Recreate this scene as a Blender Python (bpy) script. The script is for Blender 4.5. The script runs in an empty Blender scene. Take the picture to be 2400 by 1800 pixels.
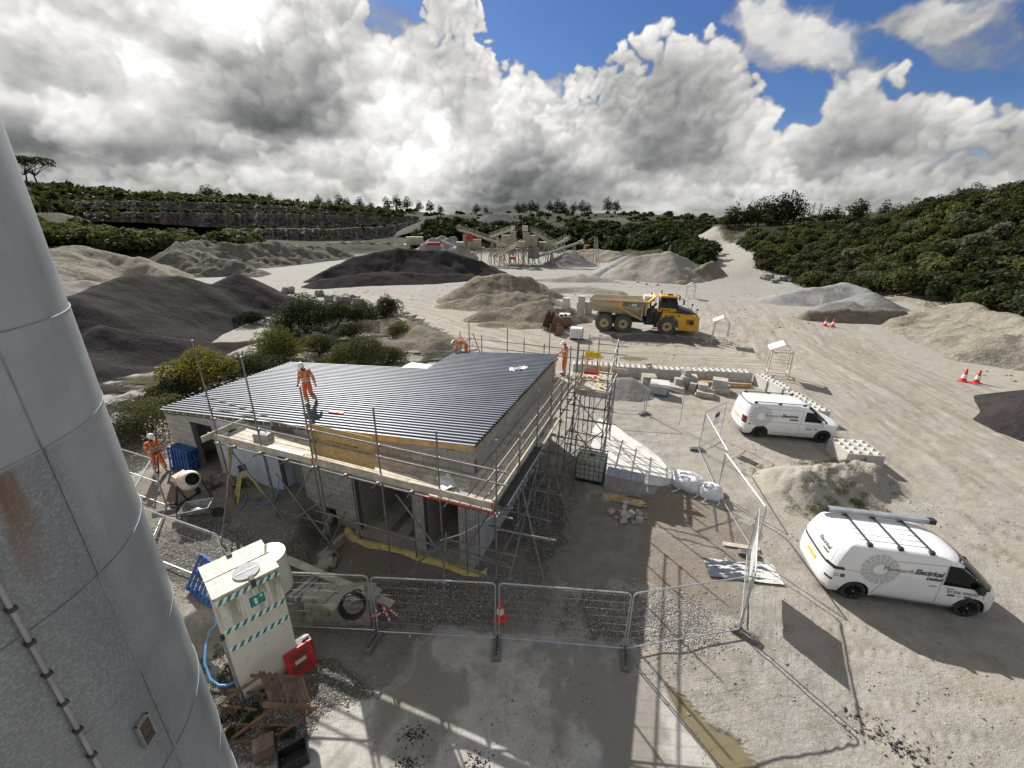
import bpy, bmesh, math, random
import numpy as np
from mathutils import Vector, Matrix, Euler

SC = bpy.context.scene
COL = SC.collection
rnd = random.Random(7)
PI = math.pi
def R(d): return math.radians(d)

# ------------------------------------------------------------------ camera
CAM_H, FPX, PITCH, ROLL = 10.8, 990.0, math.atan(380/990.0), -0.0135   # focal length in pixels of a 2400 px wide frame
cd = bpy.data.cameras.new('camera'); cam = bpy.data.objects.new('camera', cd); COL.objects.link(cam)
cd.sensor_fit = 'HORIZONTAL'; cd.sensor_width = 36.0; cd.lens = 36.0*FPX/2400.0
cd.clip_start = 0.05; cd.clip_end = 6000
fw = Vector((0, math.cos(PITCH), -math.sin(PITCH))); up0 = Vector((0, math.sin(PITCH), math.cos(PITCH))); rt0 = Vector((1, 0, 0))
cr, sr = math.cos(ROLL), math.sin(ROLL)
rt = rt0*cr - up0*sr
upv = up0*cr + rt0*sr
cam.matrix_world = Matrix(((rt.x, upv.x, -fw.x, 0), (rt.y, upv.y, -fw.y, 0), (rt.z, upv.z, -fw.z, CAM_H), (0, 0, 0, 1)))
SC.camera = cam

# ------------------------------------------------------------------ light
SUN_EL = R(35.0); SUN_DIR = Vector((-0.49, 0.872, 0)).normalized()          # towards the sun
SUN = Vector((SUN_DIR.x*math.cos(SUN_EL), SUN_DIR.y*math.cos(SUN_EL), math.sin(SUN_EL)))
sd = bpy.data.lights.new('sun', 'SUN'); sun = bpy.data.objects.new('sun', sd); COL.objects.link(sun)
sd.energy = 3.8; sd.angle = R(0.53); sd.color = (1.0, 0.96, 0.90)
sun.rotation_mode = 'QUATERNION'; sun.rotation_quaternion = SUN.to_track_quat('Z', 'Y')
sun.location = (-20, 30, 40)
SC.view_settings.view_transform = 'Standard'; SC.view_settings.look = 'None'
SC.view_settings.exposure = 0.92; SC.view_settings.gamma = 1.0; SC.view_settings.use_curve_mapping = False

# node helpers -----------------------------------------------------
class NT:
    def __init__(s, tree): s.t = tree; s.n = tree.nodes; s.l = tree.links
    def node(s, kind, **kw):
        nd = s.n.new(kind)
        for k, v in kw.items(): setattr(nd, k, v)
        return nd
    def put(s, sock, v):
        if isinstance(v, bpy.types.NodeSocket): s.l.new(v, sock)
        elif v is not None:
            if isinstance(v, (tuple, list)) and len(v) == 3 and sock.type == 'RGBA': v = (*v, 1)
            sock.default_value = v
    def m(s, op, a, b=None, c=None, clamp=False):
        nd = s.node('ShaderNodeMath', operation=op, use_clamp=clamp)
        for i, v in enumerate((a, b, c)):
            if v is not None: s.put(nd.inputs[i], v)
        return nd.outputs[0]
    def vm(s, op, a, b=None, scale=None):
        nd = s.node('ShaderNodeVectorMath', operation=op); s.put(nd.inputs[0], a)
        if b is not None: s.put(nd.inputs[1], b)
        if scale is not None: s.put(nd.inputs['Scale'], scale)
        return nd.outputs['Value'] if op in ('DOT_PRODUCT', 'LENGTH', 'DISTANCE') else nd.outputs[0]
    def mix(s, f, a, b, mode='MIX', clampf=True):
        nd = s.node('ShaderNodeMix', data_type='RGBA', blend_type=mode, clamp_factor=clampf)
        s.put(nd.inputs[0], f); s.put(nd.inputs[6], a); s.put(nd.inputs[7], b)
        return nd.outputs[2]
    def ss(s, x, lo, hi, a=0.0, b=1.0, kind='SMOOTHSTEP'):
        nd = s.node('ShaderNodeMapRange', interpolation_type=kind)
        s.put(nd.inputs[0], x); s.put(nd.inputs[1], lo); s.put(nd.inputs[2], hi); s.put(nd.inputs[3], a); s.put(nd.inputs[4], b)
        return nd.outputs[0]
    def noise(s, vec, scale, detail=4, rough=0.5, dist=0.0, dim='3D', out=0, lac=2.0):
        nd = s.node('ShaderNodeTexNoise', noise_dimensions=dim)
        if vec is not None: s.put(nd.inputs['Vector'], vec)
        s.put(nd.inputs['Scale'], scale); s.put(nd.inputs['Detail'], detail); s.put(nd.inputs['Roughness'], rough)
        s.put(nd.inputs['Distortion'], dist); s.put(nd.inputs['Lacunarity'], lac)
        return nd.outputs[out]
    def vor(s, vec, scale, feature='F1', detail=0, rough=0.5, rand=1.0, dim='3D', out='Distance'):
        nd = s.node('ShaderNodeTexVoronoi', feature=feature, voronoi_dimensions=dim)
        if vec is not None: s.put(nd.inputs['Vector'], vec)
        s.put(nd.inputs['Scale'], scale); s.put(nd.inputs['Randomness'], rand)
        if 'Detail' in nd.inputs: s.put(nd.inputs['Detail'], detail); s.put(nd.inputs['Roughness'], rough)
        return nd.outputs[out]
    def xyz(s, vec):
        nd = s.node('ShaderNodeSeparateXYZ'); s.put(nd.inputs[0], vec); return nd.outputs
    def cxyz(s, x, y, z):
        nd = s.node('ShaderNodeCombineXYZ')
        for i, v in enumerate((x, y, z)): s.put(nd.inputs[i], v)
        return nd.outputs[0]

# ------------------------------------------------------------------ world: Nishita sky with cumulus clouds
W = bpy.data.worlds.new('World'); SC.world = W; W.use_nodes = True
t = NT(W.node_tree); t.n.clear()
sky = t.node('ShaderNodeTexSky', sky_type='NISHITA'); sky.sun_disc = False
sky.sun_elevation = SUN_EL; sky.sun_rotation = math.atan2(SUN_DIR.x, SUN_DIR.y)
sky.altitude = 60; sky.air_density = 1.0; sky.dust_density = 0.4; sky.ozone_density = 1.6
# ---- cloud picture: cumulus heaps built from many lit puffs, on an equirectangular map (8 px per degree), mirrored round the back
CP = 8
def cloud_map():
    rng = np.random.default_rng(5)
    Wd, Hd = 160*CP, 80*CP                      # azimuth -80..80, elevation -4..76
    def to_uv(px, py):                          # photograph pixel (2212 wide) -> map column,row
        u = (px*1.085-1200)/FPX; v = (py*1.085-900)/FPX
        u, v = cr*u-sr*v, sr*u+cr*v
        d = np.array([u, math.cos(PITCH)-v*math.sin(PITCH), -(math.sin(PITCH)+v*math.cos(PITCH))])
        a = math.degrees(math.atan2(d[0], d[1])); e = math.degrees(math.asin(d[2]/np.linalg.norm(d)))
        return (a+80)*CP, (e+4)*CP, CP*180/math.pi/FPX*1.085/(1+u*u+v*v)**0.5/1.0
    def lattice(nx, ny):
        return rng.random((ny+3, nx+3))
    def vnoise(gx, gy, lat):
        ix = np.floor(gx).astype(int); iy = np.floor(gy).astype(int); fx = gx-ix; fy = gy-iy
        fx = fx*fx*(3-2*fx); fy = fy*fy*(3-2*fy)
        h, w = lat.shape; ix %= w-1; iy %= h-1
        return (lat[iy, ix]*(1-fx)+lat[iy, ix+1]*fx)*(1-fy)+(lat[iy+1, ix]*(1-fx)+lat[iy+1, ix+1]*fx)*fy
    lats = [lattice(97, 89) for _ in range(7)]
    def fbm(x, y, o=6, g=0.52):
        s = 0; a = 1; n = 0
        for k in range(o):
            s = s+a*vnoise(x*2**k+13.7*k, y*2**k+7.1*k, lats[k]); n += a; a *= g
        return s/n
    X, Y = np.meshgrid(np.arange(Wd, dtype=np.float64), np.arange(Hd, dtype=np.float64))
    E = (Y/CP-4.0); A = X/CP-80
    # high stretched layer: plane seen from below
    ez = np.sin(np.radians(np.maximum(E, 0.2)))+0.16
    sx = np.sin(np.radians(A))*np.cos(np.radians(E))/ez; sy = np.cos(np.radians(A))*np.cos(np.radians(E))/ez
    lum = np.zeros((Hd, Wd)); alp = np.zeros((Hd, Wd))
    def comp(l, a):
        nonlocal lum, alp
        lum = lum*(1-a)+l*a; alp = alp*(1-a)+a
    f = fbm(sx*2.2+3, sy*2.2+1, 6, 0.58); g = fbm(sx*3.3+9, sy*3.3+5, 6, 0.6)
    def blob(px, py, w, h):
        c, r, s = to_uv(px, py); ww = w*s; hh = h*s
        return np.exp(-((X-c)/ww)**2-((Y-r)/hh)**2)
    # veil over the left and along the horizon, none in the blue wedge
    cover = 0.34+0.42*blob(350, 200, 620, 260)+0.45*blob(1100, 420, 1100, 130)-0.75*blob(1330, 20, 430, 110)-0.35*blob(1720, 230, 240, 70)+(-0.30)*blob(1960, 170, 260, 110)+0.25*np.clip((7-E)/7, 0, 1)+0.30*np.clip((E-27)/12, 0, 1)  # last term: extra cloud overhead, out of view, added to lift the ambient light
    a = np.clip((f+cover-0.72)/0.26, 0, 1); a = a*a*(3-2*a)*0.93
    l = 0.80-0.30*np.clip((g-0.40)/0.25, 0, 1)
    comp(l, a)
    LX, LY, LZ = -0.44, 0.80, 0.41
    # heaps: px, py of the base centre, width, height, puffs, darkness of the base, opacity
    heaps = [
        (1100, 425, 1150, 70, 520, .30, .75), (500, 430, 800, 60, 260, .25, .7), (1900, 430, 500, 60, 190, .30, .7),
        (760, 385, 330, 80, 240, .45, .85), (1060, 380, 330, 90, 260, .34, .9), (1330, 385, 300, 80, 220, .34, .9), (1560, 395, 240, 80, 160, .40, .85), (60, 300, 420, 100, 260, .55, .8),
        (360, 325, 330, 120, 260, .62, .85), (1120, 330, 260, 100, 220, .30, .95), (1010, 300, 230, 110, 220, .26, .95),
        (1850, 335, 330, 140, 300, .42, .88), (2140, 370, 260, 150, 260, .32, .85), (1440, 350, 330, 170, 420, .52, .97), (1440, 320, 300, 215, 480, .40, .98), (1328, 250, 80, 130, 110, .2, .95), (1238, 290, 110, 110, 130, .28, .95), (1160, 300, 150, 110, 150, .30, .95),
        (960, 275, 300, 235, 520, .30, .98), (985, 180, 170, 170, 260, .16, .97), (800, 300, 300, 170, 330, .40, .95), (790, 180, 110, 120, 130, .22, .9),
        (590, 260, 470, 270, 620, .62, .98), (520, 130, 400, 180, 380, .52, .95), (110, 170, 420, 170, 320, .42, .85), (330, 60, 420, 110, 260, .20, .8), (60, -20, 400, 120, 200, .22, .8), (640, 40, 160, 90, 120, .2, .85),
    ]
    for hx, hy, w, h, n, dark, op in heaps:
        c, r, s = to_uv(hx, hy); ww = w*s/2; hh = h*s
        # broad rounded towers first, then the small billows on them
        K = max(3, int(w/70)); tx = rng.uniform(-.85, .85, K); th = (1-0.75*np.abs(tx)**1.5)*rng.uniform(.62, 1.05, K)
        th[np.argmin(np.abs(tx))] = 1.0
        pts = []
        for i in range(int(n*.62)):
            k = rng.integers(K); yy = rng.random()**0.8*th[k]; sp = 0.34*(1-0.55*yy)*(1.5 if K < 5 else 1)
            xx = tx[k]+rng.normal(0, sp)*min(1, 4.0/K+.25)
            if abs(xx) > 1.12: continue
            zz = rng.random()
            rad = (0.13+0.27*rng.random()**1.6)*(1-0.42*yy)*(1-0.35*abs(xx))*min(hh*1.35, ww*0.8)
            pts.append((zz+0.15*(1-yy), xx, yy, rad))
        pts.sort()
        for zz, xx, yy, rad in pts:
            px = c+xx*ww; py = r+yy*hh; rr = max(rad, 5.0)
            x0, x1 = int(px-rr*1.25), int(px+rr*1.25)+2; y0, y1 = int(py-rr*1.25), int(py+rr*1.25)+2
            x0 = max(x0, 0); y0 = max(y0, 0); x1 = min(x1, Wd); y1 = min(y1, Hd)
            if x1 <= x0 or y1 <= y0: continue
            xs = (X[y0:y1, x0:x1]-px)/rr; ys = (Y[y0:y1, x0:x1]-py)/rr
            q = xs*xs+ys*ys
            nz = np.sqrt(np.maximum(1-q, 0))
            dif = np.maximum(xs*LX+ys*LY+nz*LZ+0.12, 0)
            edge = np.clip((1.0-q)/0.85, 0, 1); edge = edge*edge*(3-2*edge)
            hgt = yy+0.35*ys*rr/hh
            core = np.clip(1-abs(xx)**2, 0, 1)*np.clip(1.12-hgt*1.05, 0, 1)
            L = 0.70+0.27*dif-dark*0.80*core+0.05*zz
            aa = edge*op*(0.80+0.2*zz)*np.clip((hgt+0.22)/0.16, 0, 1)
            lum[y0:y1, x0:x1] = lum[y0:y1, x0:x1]*(1-aa)+L*aa
            alp[y0:y1, x0:x1] = alp[y0:y1, x0:x1]*(1-aa)+aa
    # torn thin cloud to the upper right
    ang = R(24)
    for px, py, w, h, o in ((1700, 70, 190, 60, .85), (2100, 90, 170, 60, .5), (1640, 120, 90, 45, .7), (860, 40, 110, 40, .3)):
        c, r, s = to_uv(px, py); xr = (X-c)*math.cos(ang)-(Y-r)*math.sin(ang); yr = (X-c)*math.sin(ang)+(Y-r)*math.cos(ang)
        b = np.exp(-(xr/(w*s))**2-(yr/(h*s))**2)
        n = fbm(xr/70+5, yr/30+px*.01, 6, .62); a = np.clip((b*1.25+n-0.98)/0.42, 0, 1)*o
        comp(0.86-0.25*np.clip(n-.45, 0, 1)-0.1*(px > 2000), a)
    def blur(im, n, it=3):
        for _ in range(it):
            for ax in (0, 1):
                pad = [(0, 0), (0, 0)]; pad[ax] = (n+1, n)
                cs = np.cumsum(np.pad(im, pad, mode='edge'), axis=ax)
                m = im.shape[ax]
                im = (np.take(cs, np.arange(2*n+1, 2*n+1+m), ax)-np.take(cs, np.arange(0, m), ax))/(2*n+1)
        return im
    soft = blur(lum*alp, 9)/np.maximum(blur(alp, 9), .03)
    lum = lum*0.50+soft*0.50
    # light that soaks in from the open sky round each heap
    ab = blur(alp, 16)
    lum = lum+0.34*np.clip(0.93-ab, 0, 1)
    # tear the edges with a warp
    def samp(im, xx, yy):
        xx = np.clip(xx, 0, Wd-1.001); yy = np.clip(yy, 0, Hd-1.001); ix = xx.astype(int); iy = yy.astype(int); fx = xx-ix; fy = yy-iy
        return (im[iy, ix]*(1-fx)+im[iy, ix+1]*fx)*(1-fy)+(im[iy+1, ix]*(1-fx)+im[iy+1, ix+1]*fx)*fy
    k = 0.35+np.clip(E, 0, 40)/40
    wx = (fbm(X/26, Y/20, 5, .6)-.5)*34*k; wy = (fbm(X/26+40, Y/20+17, 5, .6)-.5)*26*k
    lum2, alp2 = samp(lum, X+wx, Y+wy), samp(alp, X+wx, Y+wy)
    dt = fbm(X/15+3, Y/11+8, 6, .62)
    alp2 = np.clip((alp2-0.5)*1.35+0.5+(dt-.5)*1.2*(1-np.abs(alp2*2-1)), 0, 1)
    big = fbm(X/130+3, Y/60+8, 4, .5); lum2 = lum2+(dt-.5)*0.22-np.clip((big-.5)*2.4, -.5, .45)*0.42*np.clip((30-A)/25, .35, 1)
    # towards the sun everything is brighter
    ca = math.degrees(math.atan2(SUN.x, SUN.y)); ce = math.degrees(SUN_EL)
    gl = np.exp(-(((A-ca)*np.cos(np.radians(E)))**2+(E-ce)**2)/(26.0**2))
    lum2 = np.clip(lum2, .2, 1.2)+0.04*gl
    return lum2, alp2

lumc, alpc = cloud_map()
full = np.zeros((180*CP, 360*CP, 4), np.float32)
# mirrored round to the back so that the sky goes on all round
acol = (np.arange(360*CP)+0.5)/CP-180.0                     # environment map: centre column looks along +X ... see the mapping below
tri = np.abs((acol+80) % 320-160); tri = 160-tri
ci = np.clip((tri*CP).astype(int), 0, 160*CP-1)
rows = np.clip(((np.arange(180*CP)+0.5)/CP-90+4)*CP, 0, 80*CP-1).astype(int)
k_exp = 1.0/2**SC.view_settings.exposure
ll = lumc[rows][:, ci]; aa = alpc[rows][:, ci]
below = np.clip(((np.arange(180*CP)+0.5)/CP-90)/3.0+1, 0, 1)[:, None]
lin = np.clip(.60+(ll-.56)*.96, .1, 1.3)**2.2*k_exp
tint = np.clip((ll-.35)/.5, 0, 1)[..., None]
full[..., :3] = lin[..., None]*(np.array([.985, .995, 1.01])*(1-tint)+np.array([1.0, .99, .965])*tint)*(0.35+0.65*below[..., None])
full[..., 3] = 1
def sky_image(name, px):
    im = bpy.data.images.new(name, 360*CP, 180*CP, alpha=True, float_buffer=True)
    im.colorspace_settings.name = 'Non-Color'
    im.pixels.foreach_set(px.ravel()); im.update(); im.pack(); return im
cloud_rgb = sky_image('cloud_light', full)
cov4 = np.ones_like(full); cov4[..., :3] = (aa*below+(1-below))[..., None]
cloud_cov = sky_image('cloud_cover', cov4)
tc = t.node('ShaderNodeTexCoord')
dx, dy, dz = t.xyz(t.vm('NORMALIZE', tc.outputs['Generated']))[:3]
def env(im):
    e = t.node('ShaderNodeTexEnvironment', projection='EQUIRECTANGULAR', interpolation='Linear'); e.image = im
    t.put(e.inputs[0], t.cxyz(dy, t.m('MULTIPLY', dx, -1.0), dz)); return e.outputs['Color']     # azimuth 0 (the map's centre) is +Y
skyc = t.vm('MULTIPLY', t.vm('SCALE', sky.outputs[0], scale=0.05), (0.40, 0.56, 0.86))
el = t.m('ARCSINE', t.m('MAXIMUM', t.m('MINIMUM', dz, 0.999), -0.999))
hz = t.mix(t.ss(el, R(11), R(0), 0.0, 0.75), skyc, (0.36, 0.385, 0.42))
allc = t.mix(t.xyz(env(cloud_cov))[0], hz, env(cloud_rgb))
bg = t.node('ShaderNodeBackground'); t.put(bg.inputs[0], allc); bg.inputs[1].default_value = 1.0
wo = t.node('ShaderNodeOutputWorld'); t.l.new(bg.outputs[0], wo.inputs[0])

# ------------------------------------------------------------------ numeric helpers
def at(px, py, z=0.0):
    """point of the place seen at a photograph pixel (2400 wide), at height z"""
    u = (px-1200)/FPX; v = (py-900)/FPX
    u, v = cr*u-sr*v, sr*u+cr*v
    d = (u, math.cos(PITCH)-v*math.sin(PITCH), -(math.sin(PITCH)+v*math.cos(PITCH)))
    k = (z-CAM_H)/d[2]
    return Vector((d[0]*k, d[1]*k, z))
def atd(px, py, dist):
    """point seen at a pixel of the 2212 wide view, at a horizontal distance"""
    u = (px*1.085-1200)/FPX; v = (py*1.085-900)/FPX
    u, v = cr*u-sr*v, sr*u+cr*v
    d = (u, math.cos(PITCH)-v*math.sin(PITCH), -(math.sin(PITCH)+v*math.cos(PITCH)))
    k = dist/math.hypot(d[0], d[1])
    return Vector((d[0]*k, d[1]*k, CAM_H+d[2]*k))
_lr = np.random.default_rng(11)
_LAT = [_lr.random((131, 131)) for _ in range(6)]
for _l in _LAT: _l[130] = _l[0]; _l[:, 130] = _l[:, 0]
def vnoise(x, y, k=0):
    lat = _LAT[k % 6]
    ix = np.floor(x).astype(int); iy = np.floor(y).astype(int); fx = x-ix; fy = y-iy
    fx = fx*fx*(3-2*fx); fy = fy*fy*(3-2*fy); ix %= 130; iy %= 130
    return (lat[iy, ix]*(1-fx)+lat[iy, ix+1]*fx)*(1-fy)+(lat[iy+1, ix]*(1-fx)+lat[iy+1, ix+1]*fx)*fy
def fbm(x, y, o=4, g=0.5):
    s = 0.0; a = 1.0; n = 0.0
    for k in range(o):
        s = s+a*vnoise(np.asarray(x)*2.03**k+17.3*k, np.asarray(y)*2.03**k+5.1*k, k); n += a; a *= g
    return s/n
def sstep(x, a, b):
    t_ = np.clip((np.asarray(x, dtype=float)-a)/(b-a), 0, 1); return t_*t_*(3-2*t_)
def seg_dist(X, Y, p, q):
    vx, vy = q[0]-p[0], q[1]-p[1]; L = vx*vx+vy*vy+1e-9
    s = np.clip(((X-p[0])*vx+(Y-p[1])*vy)/L, 0, 1)
    return np.hypot(X-p[0]-s*vx, Y-p[1]-s*vy), s
def poly_dist(X, Y, pts):
    """signed distance to a polygon (negative inside)"""
    d = np.full(np.shape(X), 1e9); ins = np.zeros(np.shape(X), bool)
    for i in range(len(pts)):
        p, q = pts[i], pts[(i+1) % len(pts)]
        d = np.minimum(d, seg_dist(X, Y, p, q)[0])
        c = ((p[1] > Y) != (q[1] > Y)) & (X < (q[0]-p[0])*(Y-p[1])/((q[1]-p[1]) or 1e-9)+p[0])
        ins ^= c
    return np.where(ins, -d, d)
def line_dist(X, Y, pts):
    d = np.full(np.shape(X), 1e9)
    for i in range(len(pts)-1): d = np.minimum(d, seg_dist(X, Y, pts[i], pts[i+1])[0])
    return d

# ------------------------------------------------------------------ mesh helpers
class MB:
    def __init__(s): s.v = []; s.f = []; s.mi = []; s.cm = 0
    def add(s, vs, fs):
        o = len(s.v); s.v += [tuple(v) for v in vs]; s.f += [tuple(i+o for i in f) for f in fs]; s.mi += [s.cm]*len(fs); return s
    def box(s, c, size, M=None, rz=0.0):
        x, y, z = size[0]/2, size[1]/2, size[2]/2
        vs = [Vector((sx*x, sy*y, sz*z)) for sz in (-1, 1) for sy in (-1, 1) for sx in (-1, 1)]
        if M is None and rz: M = Matrix.Rotation(rz, 3, 'Z')
        if M is not None: vs = [M @ v for v in vs]
        c = Vector(c)
        return s.add([v+c for v in vs], [(0, 2, 3, 1), (4, 5, 7, 6), (0, 1, 5, 4), (2, 6, 7, 3), (0, 4, 6, 2), (1, 3, 7, 5)])
    def bb(s, a, b):
        return s.box([(a[i]+b[i])/2 for i in range(3)], [abs(b[i]-a[i]) for i in range(3)])
    def cyl(s, p, q, r, n=8, r2=None, caps=True):
        p = Vector(p); q = Vector(q); d = (q-p)
        if d.length < 1e-6: return s
        d.normalize(); a = d.orthogonal().normalized(); b = d.cross(a); r2 = r if r2 is None else r2
        vs = [p+(a*math.cos(2*PI*i/n)+b*math.sin(2*PI*i/n))*r for i in range(n)]+[q+(a*math.cos(2*PI*i/n)+b*math.sin(2*PI*i/n))*r2 for i in range(n)]
        fs = [(i, (i+1) % n, (i+1) % n+n, i+n) for i in range(n)]
        if caps: fs += [tuple(range(n-1, -1, -1)), tuple(range(n, 2*n))]
        return s.add(vs, fs)
    def tube(s, pts, r, n=6):
        pts = [Vector(p) for p in pts]; m = len(pts); vs = []; rs = r if isinstance(r, (list, tuple)) else [r]*m
        a = None
        for i, p in enumerate(pts):
            d = (pts[min(i+1, m-1)]-pts[max(i-1, 0)]).normalized()
            a = d.orthogonal().normalized() if a is None else (a-d*a.dot(d)).normalized()
            b = d.cross(a)
            vs += [p+(a*math.cos(2*PI*k/n)+b*math.sin(2*PI*k/n))*rs[i] for k in range(n)]
        fs = [(i*n+k, i*n+(k+1) % n, (i+1)*n+(k+1) % n, (i+1)*n+k) for i in range(m-1) for k in range(n)]
        fs += [tuple(range(n-1, -1, -1)), tuple(range((m-1)*n, m*n))]
        return s.add(vs, fs)
    def beam(s, p, q, w, h, upv=(0, 0, 1)):
        p = Vector(p); q = Vector(q); d = q-p; L = d.length; d.normalize(); u = Vector(upv)
        sd_ = d.cross(u)
        if sd_.length < 1e-4: sd_ = d.orthogonal()
        sd_.normalize(); u = sd_.cross(d)
        M = Matrix((d, sd_, u)).transposed()
        return s.box((p+q)/2, (L, w, h), M)
    def prism(s, poly, y0, y1, axis='y'):
        n = len(poly)
        def mk(a, b, t_): return {'y': (a, t_, b), 'x': (t_, a, b), 'z': (a, b, t_)}[axis]
        vs = [mk(a, b, y0) for a, b in poly]+[mk(a, b, y1) for a, b in poly]
        fs = [(i, (i+1) % n, (i+1) % n+n, i+n) for i in range(n)]+[tuple(range(n-1, -1, -1)), tuple(range(n, 2*n))]
        return s.add(vs, fs)
    def grid(s, P):
        """P[i][j] -> points"""
        n, m = len(P), len(P[0]); vs = [p for row in P for p in row]
        return s.add(vs, [(i*m+j, i*m+j+1, (i+1)*m+j+1, (i+1)*m+j) for i in range(n-1) for j in range(m-1)])
    def lathe(s, prof, n=16, M=None):
        vs = []; m = len(prof)
        for k in range(n):
            a = 2*PI*k/n
            vs += [Vector((r*math.cos(a), r*math.sin(a), z)) for r, z in prof]
        if M is not None: vs = [M @ v for v in vs]
        return s.add(vs, [(k*m+i, ((k+1) % n)*m+i, ((k+1) % n)*m+i+1, k*m+i+1) for k in range(n) for i in range(m-1)])
    def blob(s, c, rad, seed=0, n=7, m=9, rough=.18, flat=None, sq=1.0):
        """a lumpy stone"""
        r_ = random.Random(seed); c = Vector(c); vs = []
        for i in range(n+1):
            th = PI*i/n
            for j in range(m):
                ph = 2*PI*j/m
                d = Vector((math.sin(th)*math.cos(ph), math.sin(th)*math.sin(ph), math.cos(th)))
                if sq != 1: d = Vector([math.copysign(abs(a_)**sq, a_) for a_ in d])
                k = 1+r_.uniform(-rough, rough) if 0 < i < n else 1
                p = Vector((d.x*rad[0]*k, d.y*rad[1]*k, d.z*rad[2]*k))
                if flat is not None: p.z = max(p.z, flat)
                vs.append(c+p)
        return s.add(vs, [(i*m+j, (i+1)*m+j, (i+1)*m+(j+1) % m, i*m+(j+1) % m) for i in range(n) for j in range(m)])
    def mesh(s, name, mats, smooth=False, angle=None):
        me = bpy.data.meshes.new(name); me.from_pydata(s.v, [], s.f)
        for m in (mats if isinstance(mats, (list, tuple)) else [mats]): me.materials.append(m)
        if any(s.mi): me.polygons.foreach_set('material_index', s.mi)
        if smooth:
            me.polygons.foreach_set('use_smooth', [True]*len(me.polygons))
            if angle: me.set_sharp_from_angle(angle=R(angle))
        me.update(); return me
    def obj(s, name, mats, parent=None, smooth=False, angle=None, loc=(0, 0, 0), rz=0.0):
        return link(name, s.mesh(name, mats, smooth, angle), parent, loc, rz)
def link(name, me, parent=None, loc=(0, 0, 0), rz=0.0, scale=None, rot=None):
    o = bpy.data.objects.new(name, me); COL.objects.link(o); o.location = loc
    o.rotation_euler = rot if rot is not None else (0, 0, rz)
    if scale is not None: o.scale = scale if isinstance(scale, (tuple, list, Vector)) else (scale,)*3
    if parent is not None: o.parent = parent
    return o
def tag(o, label, cat, group=None):
    o['label'] = label; o['category'] = cat
    if group: o['group'] = group
    return o
def thing(name, label, cat, loc=(0, 0, 0), rz=0.0, group=None, rot=None):
    o = bpy.data.objects.new(name, None); COL.objects.link(o); o.location = loc
    o.rotation_euler = rot if rot is not None else (0, 0, rz); o.empty_display_size = .2
    return tag(o, label, cat, group)
def dup(root, loc, rz=None, label=None, scale=None, rot=None):
    """a thing with copies of its parts and sub-parts"""
    r = root.copy(); COL.objects.link(r); r.location = loc
    if rz is not None: r.rotation_euler = (0, 0, rz)
    if rot is not None: r.rotation_euler = rot
    if scale is not None: r.scale = (scale,)*3
    if label: r['label'] = label
    for ch in KIDS(root):
        c = ch.copy(); COL.objects.link(c); c.parent = r
        for g in KIDS(ch):
            d = g.copy(); COL.objects.link(d); d.parent = c
    return r
def KIDS(o): return [c for c in o.children]
def fast_mesh(name, V, F, mat, smooth=True):
    me = bpy.data.meshes.new(name); V = np.asarray(V, np.float32); F = np.asarray(F, np.int32)
    me.vertices.add(len(V)); me.vertices.foreach_set('co', V.ravel())
    k = F.shape[1]; me.loops.add(F.size); me.loops.foreach_set('vertex_index', F.ravel())
    me.polygons.add(len(F)); me.polygons.foreach_set('loop_start', np.arange(0, F.size, k, dtype=np.int32))
    if smooth: me.polygons.foreach_set('use_smooth', np.ones(len(F), bool))
    me.update(calc_edges=True); me.validate()
    for m in (mat if isinstance(mat, (list, tuple)) else [mat]): me.materials.append(m)
    return me
def gridF(n, m, wrap=False):
    i, j = np.meshgrid(np.arange(n-1), np.arange(m if wrap else m-1), indexing='ij'); j2 = (j+1) % m
    return np.stack([i*m+j, i*m+j2, (i+1)*m+j2, (i+1)*m+j], -1).reshape(-1, 4)

# ------------------------------------------------------------------ materials
MT = {}
def mat(name, col, rough=.6, metal=0.0, var=.18, scale=3.0, bump=0.0, bscale=None, col2=None, spec=.5, detail=5, rand=0.0, coat=0.0, dirt=None, dscale=1.2, dlo=.52, dhi=.7, space='Object', emit=None, rvar=0.0):
    if name in MT: return MT[name]
    m = bpy.data.materials.new(name); m.use_nodes = True; t = NT(m.node_tree); b = t.n['Principled BSDF']
    tcn = t.node('ShaderNodeTexCoord').outputs[space]
    n = t.noise(tcn, scale, detail, .6)
    lo = tuple(c*(1-var) for c in col); hi = tuple(min(1, c*(1+var)) for c in (col2 or col))
    c = t.mix(t.ss(n, .3, .7), lo, hi)
    if dirt is not None:
        c = t.mix(t.ss(t.noise(tcn, dscale, 7, .65), dlo, dhi), c, dirt)
    if rand:
        oi = t.node('ShaderNodeObjectInfo').outputs['Random']
        c = t.mix(1.0, c, t.mix(oi, (1-rand,)*3, (1+rand,)*3), 'MULTIPLY')
    t.put(b.inputs['Base Color'], c); b.inputs['Roughness'].default_value = rough; b.inputs['Metallic'].default_value = metal
    if rvar: t.put(b.inputs['Roughness'], t.ss(n, .3, .7, rough-rvar, rough+rvar))
    b.inputs['Specular IOR Level'].default_value = spec; b.inputs['Coat Weight'].default_value = coat
    if bump:
        bn = t.node('ShaderNodeBump'); bn.inputs['Strength'].default_value = min(1, bump); bn.inputs['Distance'].default_value = .02
        t.put(bn.inputs['Height'], t.noise(tcn, bscale or scale*4, 5, .65)); t.l.new(bn.outputs[0], b.inputs['Normal'])
    MT[name] = m; return m

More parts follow.
